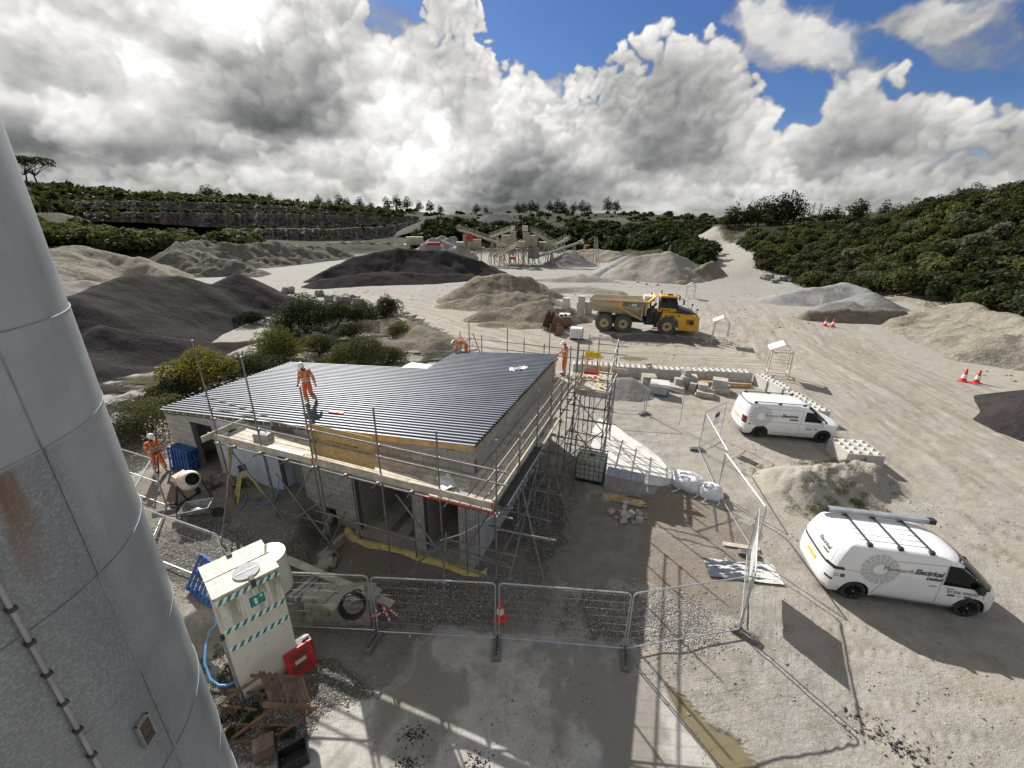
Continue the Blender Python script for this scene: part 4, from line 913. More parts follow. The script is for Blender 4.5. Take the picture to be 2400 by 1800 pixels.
# ------------------------------------------------------------------ silo
SILO_C = Vector((-5.22, 2.55, 0)); SILO_R = 1.74
def silo_mat():
    m = bpy.data.materials.new('galvanised_sheet'); m.use_nodes = True; t = NT(m.node_tree); b = t.n['Principled BSDF']
    tc = t.node('ShaderNodeTexCoord').outputs['Object']; x, y, z = t.xyz(tc)[:3]
    an = t.m('ARCTAN2', y, x); v = t.cxyz(t.m('MULTIPLY', an, 1.74), z, 0.0)
    n1 = t.noise(v, .9, 8, .62); n2 = t.noise(v, 26, 4, .7); n3 = t.noise(t.vm('MULTIPLY', v, (1.6, .22, 1)), 2.2, 7, .65)
    sp = t.vor(v, 55, 'F1', 1, .6)
    c = t.mix(t.ss(n1, .35, .65), (.345, .37, .39), (.455, .48, .495))
    c = t.mix(t.ss(n3, .48, .68, 0, .5), c, (.31, .325, .34))
    low = t.m('MULTIPLY', t.ss(z, 9.14, 9.17, 1, 0), t.ss(an, R(14), R(3), .25, 1))                       # weathered spangle on the lower rings
    cell = t.xyz(t.vor(v, 62, 'F1', 1, .6, out='Color'))[0]; grain = t.m('MULTIPLY_ADD', t.m('SUBTRACT', n2, .5), .9, cell)
    c = t.mix(t.m('MULTIPLY', t.m('MULTIPLY', low, t.ss(n1, .28, .55, .55, 1)), t.ss(grain, .20, .95, 0, .62)), c, (.135, .147, .152)); c = t.mix(t.m('MULTIPLY', low, .35), c, (.22, .235, .245))
    # rust run below the seam
    ra = t.m('SUBTRACT', an, R(-4.5)); rz_ = t.m('SUBTRACT', 9.17, z)
    rust = t.m('MULTIPLY', t.ss(t.m('ABSOLUTE', t.m('ADD', ra, t.m('MULTIPLY', t.m('SUBTRACT', n3, .5), .25))), .07, .0), t.m('MULTIPLY', t.ss(rz_, .0, .05), t.ss(rz_, 1.1, .05)))
    c = t.mix(t.m('MULTIPLY', rust, t.ss(n2, .2, .5, .45, 1)), c, (.19, .105, .062))
    t.put(b.inputs['Base Color'], c); b.inputs['Metallic'].default_value = .25
    t.put(b.inputs['Roughness'], t.ss(n1, .3, .7, .36, .50))
    bn = t.node('ShaderNodeBump'); bn.inputs['Distance'].default_value = .012; t.put(bn.inputs['Height'], t.m('MULTIPLY_ADD', t.noise(v, .5, 3), 3.0, t.m('MULTIPLY', n2, .15))); bn.inputs['Strength'].default_value = .5
    t.l.new(bn.outputs[0], b.inputs['Normal'])
    return m
M_SILO = silo_mat(); M_SEAM = mat('seam_weld', (.30, .31, .315), .8, .0, scale=9); M_GALV = mat('galvanised_tube', (.21, .208, .20), .55, .35, var=.3, scale=5, bump=.1, dirt=(.12, .10, .085), dscale=2.2, dlo=.5, dhi=.75)
silo = thing('silo', 'tall galvanised steel silo with rust run and welded ring seams, filling the left edge', 'silo', SILO_C)
RINGS = [8.995+(i)*1.18 for i in range(-8, 8)]
seams = []; Lt = math.hypot(SILO_C.x, SILO_C.y); tand = math.sqrt(Lt*Lt-SILO_R*SILO_R)
ring_z = [9.18, 7.96, 6.78, 5.60]
ring_z = [10.05]+ring_z+[ring_z[3]-1.12*k for k in range(1, 4)]; ring_z = [16.5, 14.0, 11.9]+ring_z+[-.3]
ring_z = sorted(set(round(z, 3) for z in ring_z), reverse=True)
for i in range(len(ring_z)-1):                               # each ring of sheet is a part, lapped a little
    m = MB(); n = 96; r = SILO_R+(.006 if i % 2 else 0)
    zt, zb = ring_z[i], ring_z[i+1]
    m.add([(r*math.cos(2*PI*k/n), r*math.sin(2*PI*k/n), z) for z in (zb, zt) for k in range(n)], [(k, (k+1) % n, n+(k+1) % n, n+k) for k in range(n)])
    m.obj('shell_ring', M_SILO, silo, True)
    s = MB(); s.tube([((SILO_R+.006)*math.cos(2*PI*k/72), (SILO_R+.006)*math.sin(2*PI*k/72), zb) for k in range(73)], .005, 5); s.obj('ring_seam', M_SEAM, silo, True)
    a0 = R(6.3+(0 if i % 2 else .5))
    MB().tube([((SILO_R+.008)*math.cos(a0), (SILO_R+.008)*math.sin(a0), z) for z in np.linspace(zb, zt, 9)], .006, 5).obj('vertical_seam', M_SEAM, silo, True)
s = MB(); n = 96; s.lathe([(SILO_R+.05, 16.5), (SILO_R*.9, 16.75), (.4, 17.5), (0.01, 17.5)], 64); s.obj('roof_cone', M_SILO, silo, True)
aw = R(-12)                                                    # ladder cable strip with its clips
MB().tube([((SILO_R+.03)*math.cos(aw), (SILO_R+.03)*math.sin(aw), z) for z in np.linspace(0, 16, 40)], .016, 6).obj('conduit', mat('conduit_white', (.36, .355, .33), .5), silo, True)
cl = MB()
for z in np.arange(.3, 16, .33): cl.box(((SILO_R+.03)*math.cos(aw), (SILO_R+.03)*math.sin(aw), z), (.05, .05, .03), rz=aw)
cl.obj('conduit_clip', mat('dark_clip', (.05, .05, .05), .6), silo)['kind'] = 'stuff'
hp = at(425, 1712, 0); hd = atd(425/1.085, 1712/1.085, 4.05); ah = math.atan2(hd.y-SILO_C.y, hd.x-SILO_C.x)
hb = MB(); hb.box(((SILO_R+.01)*math.cos(ah), (SILO_R+.01)*math.sin(ah), hd.z), (.03, .11, .27), rz=ah); hb.obj('inspection_hatch', mat('rusty_opening', (.10, .07, .045), .9, var=.5, scale=12), silo)
fr = MB()
for dy in (-.062, .062): fr.box(((SILO_R+.02)*math.cos(ah)-dy*math.sin(ah), (SILO_R+.02)*math.sin(ah)+dy*math.cos(ah), hd.z), (.035, .014, .30), rz=ah)
for dz_ in (-.143, .143): fr.box(((SILO_R+.022)*math.cos(ah), (SILO_R+.022)*math.sin(ah), hd.z+dz_), (.037, .138, .014), rz=ah)
fr.obj('hatch_frame', M_SEAM, silo)
at_ = R(64); MB().box(((SILO_R+.05)*math.cos(at_), (SILO_R+.05)*math.sin(at_), 13.05), (.1, .12, .5), rz=at_).box(((SILO_R+.06)*math.cos(at_), (SILO_R+.06)*math.sin(at_), 13.9), (.14, .3, .12), rz=at_).obj('bracket', mat('dark_clip', (.05, .05, .05)), silo)

# ------------------------------------------------------------------ the block building
rb = random.Random(4)
B = thing('block_building', 'half-built single storey blockwork building with blue-grey ribbed metal roof', 'building', BC, -BA)
M_MORT = mat('mortar', (.16, .15, .14), .95, scale=5, bump=.3)
M_BLOCK = mat('concrete_block', (.40, .385, .355), .92, var=.13, scale=7, bump=.45, bscale=40, rand=.13, dirt=(.29, .27, .23), dscale=1.3, dlo=.5, dhi=.75)
M_CONC = mat('cast_concrete', (.36, .35, .33), .88, var=.16, scale=2, bump=.25, dirt=(.24, .225, .20), dscale=1.6)
M_PLAST = mat('pale_blue_render', (.50, .555, .62), .85, var=.10, scale=1.8, bump=.2, dirt=(.36, .385, .41), dscale=1.1, dlo=.48, dhi=.72)
M_LGREY = mat('pale_board', (.45, .455, .46), .8, var=.08, scale=1.5, dirt=(.33, .32, .31), dscale=.9)
M_TIMB = mat('new_timber', (.52, .36, .17), .75, var=.25, scale=2.5, bump=.2, dirt=(.30, .17, .07), dscale=3, dlo=.62, dhi=.72)
M_OLDT = mat('weathered_timber', (.43, .385, .32), .85, var=.22, scale=3, bump=.3, rand=.16, dirt=(.22, .19, .16), dscale=1.4)
M_DECK = mat('scaffold_board', (.52, .465, .375), .85, var=.20, scale=3, bump=.25, rand=.15, dirt=(.30, .27, .23), dscale=.9, dlo=.5, dhi=.75)
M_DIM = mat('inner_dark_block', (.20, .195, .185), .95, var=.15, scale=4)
def zt(a): return 4.43-.089*a
def rz_(a): return 4.66-.089*a
OPEN = [(11.58, 12.80, .9, 3.05), (9.9, 10.62, 2.93, 3.22), (7.13, 8.22, .84, 2.5), (5.78, 6.26, .05, .64), (2.37, 4.72, -.2, 2.35), (.62, 1.91, -.2, 2.37)]
def wall_strips(a0, a1, zb, ztop, openings, y0, y1, mb):
    br = sorted({a0, a1, *[v for o in openings for v in o[:2] if a0 < v < a1]})
    for p, q in zip(br[:-1], br[1:]):
        iv = [(zb, None)]
        for o in openings:
            if o[0] <= p+1e-6 and o[1] >= q-1e-6: iv = [(zb, o[2]), (o[3], None)] if o[2] > zb else [(o[3], None)]
        for lo, hi in iv:
            z1, z2 = (hi, hi) if hi is not None else (ztop(p), ztop(q))
            vs = [(-p, y, lo) for y in (y0, y1)]+[(-q, y, lo) for y in (y0, y1)]+[(-p, y, z1) for y in (y0, y1)]+[(-q, y, z2) for y in (y0, y1)]
            mb.add(vs, [(0, 4, 6, 2), (1, 3, 7, 5), (4, 5, 7, 6), (0, 2, 3, 1), (0, 1, 5, 4), (2, 6, 7, 3)])
w = MB(); wall_strips(0, 14.28, -.3, zt, OPEN, .008, .2, w); w.obj('front_wall', M_MORT, B)
w = MB(); w.bb((-.008, .2, -.3), (-.2, 9.45, 4.40)); w.obj('right_wall', M_MORT, B)
w = MB(); w.bb((-14.2, .2, .3), (-14.0, 6.4, 3.12)); w.obj('left_wall', M_BLOCK, B)
w = MB(); wall_strips(5.55, 14.2, -.2, lambda a: zt(a)-.03, [(11.4, 12.6, 1.2, 3.0)], 6.2, 6.4, w); w.bb((-5.75, 6.4, -.2), (-5.55, 9.4, 3.9)); w.bb((-5.55, 9.2, -.2), (-.2, 9.4, 3.9)); w.obj('rear_wall', M_MORT, B)
for a_, a2, d_, n_ in ((4.725, 4.95, 5.2, 0), (1.915, 2.365, 5.2, 0), (6.9, 7.1, 6.2, 1), (8.25, 8.4, 4, 1)):
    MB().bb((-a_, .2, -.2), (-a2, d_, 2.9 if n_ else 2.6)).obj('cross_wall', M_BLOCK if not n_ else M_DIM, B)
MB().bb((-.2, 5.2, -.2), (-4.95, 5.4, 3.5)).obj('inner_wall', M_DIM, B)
fl = MB()                                                       # floor slab with two open ducts
fl.bb((-.02, -.22, -.35), (-2.62, 5.2, .02)); fl.bb((-2.95, -.22, -.35), (-3.45, 5.2, .02)); fl.bb((-3.78, -.22, -.35), (-4.9, 5.2, .02)); fl.bb((-2.62, -.22, -.35), (-3.78, .42, .018)); fl.bb((-2.62, 3.4, -.35), (-3.78, 5.2, .018))
fl.obj('floor_slab', M_CONC, B)
MB().bb((-5.0, .3, .70), (-14, 6.1, .84)).obj('floor_slab', M_CONC, B)
MB().bb((-.0, -.02, 2.365), (-4.95, .14, 2.57)).obj('lintel', M_CONC, B)
MB().bb((-7.0, -.012, 2.505), (-8.35, .1, 2.66)).obj('lintel', M_CONC, B); MB().bb((-11.4, -.012, 3.055), (-13.0, .1, 3.2)).obj('lintel', M_CONC, B)
p = MB(); wall_strips(8.225, 11.22, .6, lambda a: zt(a)-.004, [OPEN[1]], -.010, .006, p); p.obj('render_coat', M_PLAST, B)
MB().bb((-7.12, .22, .8), (-7.10, 1.4, 2.5)).bb((-8.23, .201, .8), (-8.25, 1.4, 2.5)).obj('door_reveal', M_PLAST, B)
MB().bb((-7.16, .55, .84), (-8.2, .6, 2.48)).obj('door_panel', mat('grey_door_sheet', (.24, .265, .275), .7, var=.12, scale=2), B)
p = MB(); p.bb((.012, .02, -.3), (-.006, 9.44, 2.46)); p.obj('wall_board', M_LGREY, B)
p = MB(); p.bb((.30, -.22, -.4), (.0, 9.6, -.05)); p.obj('footing', M_CONC, B)
# blocks: one object each while they can be picked apart
ub = MB(); c_ = .012
ub.add([(0, 0, 0), (1, 0, 0), (1, 0, 1), (0, 0, 1), (.0, 1, 0), (1, 1, 0), (1, 1, 1), (0, 1, 1)], [(0, 1, 2, 3), (1, 5, 6, 2), (4, 0, 3, 7), (3, 2, 6, 7), (4, 5, 1, 0)])
blockm = ub.mesh('block', M_BLOCK); nblk = 0; rest = MB()
def put_block(x, y, z, L, H, along, single):
    global nblk
    dpt = rb.uniform(-.0025, .003)
    if along == 'x':
        if single: o = link('block', blockm, B, (x, -dpt, z), 0, (L, .09, H)); nblk += 1
        else: rest.bb((x, -dpt, z), (x+L, .09, z+H))
    else:
        if single: o = link('block', blockm, B, (dpt, x, z), PI/2, (L, .09, H)); nblk += 1
        else: rest.bb((dpt, x, z), (-.09, x+L, z+H))
def course(k, a0, a1, ops, ztop, along, single):
    z0 = k*.225+.008; off = (k % 2)*.225; x = a0-((a0-off) % .45)
    while x < a1:
        p, q = max(x, a0), min(x+.44, a1)
        segs = [(p, q)]
        for o in ops:
            if z0+.18 > o[2] and z0+.03 < o[3]:
                ns = []
                for s_, e_ in segs:
                    if o[1] <= s_ or o[0] >= e_: ns.append((s_, e_))
                    else:
                        if o[0]-s_ > .06: ns.append((s_, o[0]))
                        if e_-o[1] > .06: ns.append((o[1], e_))
                segs = ns
        for s_, e_ in segs:
            if e_-s_ < .06: continue
            h = min(.211, min(ztop(s_), ztop(e_))-z0)
            if h < .05: continue
            if along == 'x': put_block(-e_+.004, 0, z0, e_-s_-.008, h, 'x', single)
            else: put_block(s_+.004, 0, z0, e_-s_-.008, h, 'y', single)
        x += .45
OPB = OPEN+[(8.2, 11.25, 0, 9)]
for k in range(0, 20):
    sing = True
    course(k, 0.0, 7.12, [o for o in OPB if o[0] < 7.2]+[(0, 4.95, 2.36, 2.57)], zt, 'x', k not in (10, 11, 12, 13, 14) )
for k in range(4, 15): course(k, 11.25, 14.28, OPB, zt, 'x', k % 2 == 0 or k > 9)
for k in range(11, 20): course(k, 0.0, 9.44, [], lambda b: 4.40, 'y', k >= 17)
rest.obj('block_courses', M_BLOCK, B)['kind'] = 'stuff'
# roof
def roof_mat():
    m = bpy.data.materials.new('coated_roof_sheet'); m.use_nodes = True; t = NT(m.node_tree); b = t.n['Principled BSDF']
    tc = t.node('ShaderNodeTexCoord').outputs['Object']; n = t.noise(tc, 1.2, 6, .6); oi = t.node('ShaderNodeObjectInfo').outputs['Random']
    c = t.mix(t.ss(n, .35, .7), (.085, .10, .125), (.115, .132, .158)); c = t.mix(t.ss(t.noise(tc, 5, 7, .7), .60, .72, 0, .5), c, (.19, .185, .175))
    t.put(b.inputs['Base Color'], c); t.put(b.inputs['Roughness'], t.ss(n, .3, .7, .46, .54)); b.inputs['Specular IOR Level'].default_value = .9; b.inputs['Metallic'].default_value = .35
    return m
M_ROOF = roof_mat()
def roof_sheet(b0, width, a0, a1, lift):
    n = 5; pitch = width/n; prof = []
    for i in range(n): prof += [(b0+i*pitch, 0), (b0+i*pitch+pitch*.52, 0), (b0+i*pitch+pitch*.60, .055), (b0+i*pitch+pitch*.92, .055)]
    prof.append((b0+n*pitch, 0)); m = MB(); rows = []
    for a_ in (a0, a1): rows.append([(-a_, y, rz_(a_)+z+lift) for y, z in prof])
    m.grid(rows); lo = [[(x, y, z-.006) for x, y, z in r] for r in rows[::-1]]; m.grid(lo)
    m.obj('roof_sheet', M_ROOF, B)
for j in range(7): roof_sheet(-.12+j*.95, .95, -.10+rb.uniform(-.015, .015), 14.3+rb.uniform(-.02, .02), .0015*(j % 2))
for j in range(3): roof_sheet(6.53+j*1.03, 1.03, -.10+rb.uniform(-.015, .015), 5.58, .0015*((j+1) % 2))
MB().beam((.055, -.1, 4.50), (.055, 9.55, 4.50), .045, .11).obj('verge_board', mat('verge_timber', (.30, .25, .18), .8, var=.25, scale=4), B)
fa_ = MB(); fa_.beam((.05, -.06, rz_(-.05)-.13), (-5.9, -.06, rz_(5.9)-.13), .05, .20); fa_.obj('fascia_board', M_TIMB, B)
for i in range(21):
    a_ = 6.05+i*.40; MB().beam((-a_, -.10, rz_(a_)-.085), (-a_, 6.38, rz_(a_)-.085), .05, .15).obj('rafter', M_OLDT, B)
MB().beam((-6, .1, zt(6)+.02), (-14.28, .1, zt(14.28)+.02), .1, .05).obj('wall_plate', M_OLDT, B)
MB().bb((-5.62, 6.62, 3.66), (-7.6, 8.3, 3.74)).obj('rear_porch_roof', mat('white_sheet', (.74, .75, .76), .5, var=.04), B)
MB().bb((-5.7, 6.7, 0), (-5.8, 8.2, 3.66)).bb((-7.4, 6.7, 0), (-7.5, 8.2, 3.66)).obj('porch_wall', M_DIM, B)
# yellow damp proof membrane hanging out along the slab edge
mp = [(-6.12, 12.85), (-5.75, 12.42), (-5.4, 12.2), (-4.95, 12.02), (-4.44, 11.92), (-3.7, 11.68), (-2.97, 11.42), (-2.4, 11.2), (-1.9, 11.0), (-1.4, 10.84), (-.95, 10.72), (-.72, 10.86)]
rows = [[], [], [], []]
for i, q in enumerate(mp):
    l = Matrix.Rotation(BA, 3, 'Z') @ (Vector((q[0], q[1], 0))-BC); w_ = .05*math.sin(i*2.3)
    rows[0].append((l.x, l.y+.12+w_*.3, -.015+.05*math.sin(i*1.7))); rows[1].append((l.x, l.y+.03, .10+.06*math.sin(i*3.1))); rows[2].append((l.x+w_, l.y-.12, .06+.04*math.sin(i*2.1))); rows[3].append((l.x, l.y-.20-w_, gz(q[0], q[1])+.012))
MB().grid(rows).obj('damp_membrane', mat('yellow_membrane', (.60, .49, .17), .7, var=.2, scale=4, bump=.3, dirt=(.35, .29, .16), dscale=2.5), B, True)
# plant room things seen through the end door

# ------------------------------------------------------------------ scaffold
S = thing('scaffold', 'tube scaffold with timber decks and loading bay wrapped round the block building', 'scaffold', BC, -BA)
PZ = 3.58; TR = .026; coup = MB()
def loc_ground(a, b): q = bl(a, b); return gz(q.x, q.y)
def tubeo(name, p, q, r=TR, m=None):
    MB().cyl(p, q, r, 8).obj(name, m or M_GALV, S, True, 40)
def coupler(a, b, z): coup.box((-a, b, z), (.09, .09, .075), rz=rb.random())
def standard(a, b, top, base=None, lean=(0, 0)):
    z0 = loc_ground(a, b)-.02 if base is None else base
    tubeo('standard', (-a+lean[0], b+lean[1], z0), (-a, b, top))
    if base is None: MB().box((-a+lean[0], b+lean[1], z0+.02), (.15, .15, .012)).obj('base_plate', M_GALV, S)
FR = [(9.25, 7.15), (7.2, 6.85), (5.02, 6.2), (4.86, 5.7), (2.45, 5.96), (.48, 5.6), (-1.25, 5.68)]
for a, t_ in FR: standard(a, -1.27, t_, lean=(.0, .0))
for a in (8.3, 6.62, 4.4, 2.05, .12): standard(a, -.42, PZ+.1 if a > 3 else PZ-.02)
for z in (4.74, 4.34): tubeo('guard_rail', (-9.45, -1.21, z), (1.55, -1.21, z)); [coupler(a, -1.24, z) for a, _ in FR]
tubeo('guard_rail', (-9.4, -1.33, 5.25), (-6.4, -1.33, 4.95))
for z in (PZ-.14, 1.75): tubeo('ledger', (-9.4, -1.33, z) if z > 2 else (-5.2, -1.33, z), (1.75, -1.33, z)); [coupler(a, -1.3, z) for a, _ in FR]
tubeo('ledger', (-9.2, -.36, PZ-.14), (.6, -.36, PZ-.14)); tubeo('ledger', (-7.3, -1.33, 1.25), (-4.8, -1.33, 1.3))
for a in np.arange(-1.0, 9.3, 1.18): tubeo('transom', (-a, -.08, PZ-.075), (-a+.02, -1.62, PZ-.075)); coupler(a, -1.33, PZ-.1)
for p, q in (((-8.6, -1.38, 3.35), (-6.7, -1.38, .95)), ((-5.1, -1.38, 3.3), (-6.75, -1.38, 1.0)), ((-7.1, -1.38, .45), (-4.4, -1.38, 2.6)), ((-6.6, -1.42, 2.9), (-4.4, -1.42, .1)), ((-5.0, -1.38, .15), (-3.9, -1.38, 2.1)), ((-1.9, -1.38, 3.3), (-.3, -1.38, 1.35)), ((-.25, -1.38, 2.1), (-1.95, -1.38, .25)), ((-.5, -.6, 1.1), (1.6, -.6, 1.1))): tubeo('brace', p, q)
g = at(519, 1272, .9); l = Matrix.Rotation(BA, 3, 'Z') @ (g-BC); tubeo('raker', (-8.55, -1.3, 3.5), (l.x, l.y, .9))
g = at(1036, 1440, 0); l = Matrix.Rotation(BA, 3, 'Z') @ (g-BC); tubeo('raker', (-.35, -1.25, 2.3), (l.x, l.y, -.02))
MB().cyl((-9.1, -1.0, 3.45), (-9.95, -1.05, .85), .05, 4).obj('timber_prop', M_TIMB, S)
def board(p, q, w_=.225, h=.038, m=None, name='board'): MB().beam(p, q, w_-.022, h).obj(name, m or M_DECK, S)
for i in range(5):                                            # front deck: five boards wide, in three lengths
    y = -.17-i*.226
    cuts = [(9.28, 5.5+.2*(i % 2)), (5.48+.2*(i % 2), 1.7-.3*(i % 2)), (1.68-.3*(i % 2), -1.12)]
    for a0, a1 in cuts: board((-a0, y, PZ+rb.uniform(0, .008)), (-a1, y, PZ+rb.uniform(0, .008)), m=M_OLDT if i == 0 else None)
for a0, a1 in ((9.6, 4.95), (4.93, 1.3), (1.28, -1.2)): MB().beam((-a0, -1.345, PZ+.13), (-a1, -1.345, PZ+.12), .038, .225).obj('toe_board', M_OLDT, S)
MB().beam((-9.32, -.15, PZ+.2), (-9.34, -1.75, PZ+.2), .04, .225).obj('toe_board', M_OLDT, S)
M_REDP = mat('red_paint', (.55, .03, .03), .5)
MB().beam((-4.99, -1.367, PZ+.13), (-4.93, -1.367, PZ+.13), .005, .22).obj('red_board_end', M_REDP, S)
MB().beam((1.14, -1.367, PZ+.12), (1.2, -1.367, PZ+.12), .006, .22).beam((-.9, -1.367, PZ-.10), (1.2, -1.367, PZ-.10), .045, .03).obj('red_board_end', M_REDP, S)
for i in range(6): MB().bb((1.15-i*.33, -1.36, PZ-.085), (.86-i*.33, -1.20, PZ-.03)).obj('board', M_DECK, S)
# right-hand run
RR = [(.5, 5.02), (2.3, 5.7), (4.0, 5.7), (5.6, 4.8), (6.85, 6.0)]
for b, t_ in RR: standard(-1.27, b, t_)
for b in (-.35, .95, 3.0, 4.7, 6.4, 8.0): standard(-.28, b, PZ-.03)
for b in (1.6, 3.4, 5.0): standard(-2.1 if b > 2 else -1.95, b, 2.9)
for z in (4.76, 4.32): tubeo('guard_rail', (1.22, -1.75, z), (1.22, 6.9, z)); [coupler(-1.25, b, z) for b, _ in RR]
for z in (PZ-.14, 1.9): tubeo('ledger', (1.33, -1.5, z), (1.33, 8.2, z)); tubeo('ledger', (.28, -1.0, z-.02), (.28, 8.2, z-.02)); [coupler(-1.3, b, z) for b, _ in RR]
for i, b in enumerate(np.arange(-1.0, 8.2, 1.15)): tubeo('transom', (.05, b, PZ-.075), (1.62, b, PZ-.075)); coupler(-1.33, b, PZ-.1)
for i, b in enumerate((.5, 1.9, 3.2, 4.6, 6.0)): tubeo('transom', (.1, b, 2.15), (2.35, b, 2.15)); tubeo('transom', (.1, b+.3, 1.1), (2.2, b+.3, 1.1)); coupler(-1.3, b, 2.15)
tubeo('ledger', (1.25, -1.32, 2.95), (2.9, -1.1, 2.9)); tubeo('ledger', (.0, -1.3, 1.15), (2.2, -1.2, 1.05)); tubeo('ledger', (-.4, -1.32, 2.1), (1.9, -1.15, 2.05))
for p, q in (((1.38, -1.0, .05), (1.38, 2.4, 3.3)), ((1.38, 2.6, .05), (1.38, 5.4, 3.3)), ((2.05, 1.2, 2.9), (2.05, 3.6, .1)), ((.9, 4.2, 3.2), (2.6, 2.9, 0)), ((2.1, 3.4, 2.7), (2.1, 5.6, .1)), ((1.4, .4, 3.2), (2.7, -.6, 0)), ((1.4, 5.8, .1), (1.4, 8.0, 3.0)), ((1.3, 6.9, .1), (2.4, 4.9, 2.2))): tubeo('brace', p, q)
for i in range(4):
    x = .20+i*.245
    for b0, b1 in ((-1.2, 2.6+.3*(i % 2)), (2.62+.3*(i % 2), 6.4), (6.42, 10.3)): board((x, b0, PZ+.045+rb.uniform(0, .008)), (x, b1, PZ+.045+rb.uniform(0, .006)), m=M_OLDT)
for b0, b1 in ((-1.32, 2.4), (2.42, 6.0), (6.02, 8.2)): MB().beam((1.18, b0, PZ+.18), (1.18, b1, PZ+.18), .038, .225).obj('toe_board', M_OLDT if b0 > 0 else M_DECK, S)
MB().beam((1.36, -1.1, PZ+.02), (1.36, 2.3, PZ+.02), .3, .03).obj('dark_membrane_strip', mat('black_membrane', (.03, .032, .035), .6), S)
for b0, b1 in ((2.5, 3.7), (3.75, 4.7)): MB().beam((1.37, b0, PZ+.05), (1.37, b1, PZ+.05), .22, .09).obj('board', M_DECK, S)
# loading bay
L0, L1, M0, M1 = 1.30, 2.75, 8.15, 11.1
for x, y, t_ in ((L0, M0, 6.0), (L1, M0, 5.0), (L1, M1, 5.55), (L0, M1, 5.5), ((L0+L1)/2, M0, PZ-.1), (L1, (M0+M1)/2, PZ-.1), (L0, 9.6, 5.1), (L1+.12, M0+.7, 4.2), (L1+.12, M1-.6, PZ), (L0+.5, M1, 5.3)): standard(-x, y, t_)
for z in (.7, 1.4, 2.1, 2.8, 3.4):
    tubeo('ledger', (L0-.3, M0-.04, z), (L1+.4, M0-.04, z)); tubeo('ledger', (L1+.04, M0-.3, z+.05), (L1+.04, M1+.3, z+.05)); tubeo('ledger', (L0-.04, M0-.2, z+.05), (L0-.04, M1+.2, z+.05)); tubeo('ledger', (L0-.3, M1+.04, z), (L1+.3, M1+.04, z))
    for x, y in ((L0, M0), (L1, M0), (L1, M1), (L0, M1)): coupler(-x, y, z)
for p, q in (((L0, M0-.07, .1), (L1, M0-.07, 1.7)), ((L1, M0-.07, 1.7), (L0, M0-.07, 3.3)), ((L1+.07, M0, .2), (L1+.07, M1, 3.2)), ((L1+.07, M1, .2), (L1+.07, M0, 3.2)), ((L0-.07, M0, .2), (L0-.07, M1, 3.2)), ((L1, M0-.1, .1), (L0, M0-.1, 1.7)), ((L0, M1, .3), (L1, M1, 3.2))): tubeo('brace', p, q)
for z in (4.55, 4.1): tubeo('guard_rail', (L0-.1, M0-.03, z), (L1+.15, M0-.03, z)); tubeo('guard_rail', (L1+.03, M0+.9, z+.45), (L1+.03, M1+.2, z+.45)); tubeo('guard_rail', (L0+.4, M1+.03, z+.5), (L1+.5, M1+.03, z+.5))
tubeo('guard_rail', (L1, M0+.05, 3.95), (L1, M1, 5.4), TR, M_GALV)
for i in range(6): board((L0+.02+i*.245, M0, PZ), (L0+.02+i*.245, M1, PZ), .24, m=M_DECK)
for p, q in (((L0+.25, M0+1.9, PZ+.05), (L1-.1, M0+.35, PZ+.05)), ((L0+.5, M0+2.1, PZ+.07), (L1-.3, M0+.5, PZ+.07)), ((L0+.1, M0+1.3, PZ+.06), (L1-.05, M0+1.75, PZ+.06)), ((L0+.7, M0+.2, PZ+.05), (L1-.02, M0+.15, PZ+.05))): MB().beam(p, q, .12, .035).obj('board', M_TIMB if p[1] > M0+2 else M_DECK, S)
MB().beam((L0, M0-.07, PZ-.05), (L1, M0-.07, PZ-.05), .04, .23).obj('toe_board', M_OLDT, S); MB().beam((L0-.3, M1-.05, PZ+.22), (L1+.6, M1-.05, PZ+.2), .04, .23).obj('toe_board', M_OLDT, S); MB().beam((L1+.1, M0, PZ+.02), (L1+.1, M1, PZ+.02), .04, .16).obj('toe_board', M_DECK, S)
MB().beam((L0-.04, M0-.3, PZ+.2), (L0-.04, M0+1.9, PZ+.2), .04, .23).obj('toe_board', M_DECK, S)
# guard rail along the back
for a, t_, z0 in ((5.75, 5.1, 2), (5.2, 5.76, None), (4.45, 5.05, 2), (2.95, 5.6, None), (2.0, 5.1, 2), (.62, 6.0, None), (-.9, 5.3, None), (.9, 4.95, 2)): standard(a, 10.42, t_, z0)
for z in (4.80, 4.38): tubeo('guard_rail', (-5.9, 10.38, z), (1.7, 10.38, z+.02))
tubeo('brace', (-4.95, 10.36, 5.1), (-4.3, 10.36, 3.5)); tubeo('guard_rail', (-5.95, 9.5, 4.5), (-5.1, 10.5, 4.75)); tubeo('guard_rail', (-5.9, 9.4, 4.2), (-5.0, 10.5, 4.4))
for i in range(3): board((-5.8, 9.75+i*.23, PZ), (1.1, 9.75+i*.23, PZ), m=M_OLDT)
MB().beam((-5.2, 9.66, PZ+.42), (-2.4, 9.66, PZ+.42), .03, .14).obj('toe_board', M_DECK, S)
coup.obj('coupler', mat('coupler_steel', (.22, .20, .18), .6, .4, var=.3), S)['kind'] = 'stuff'
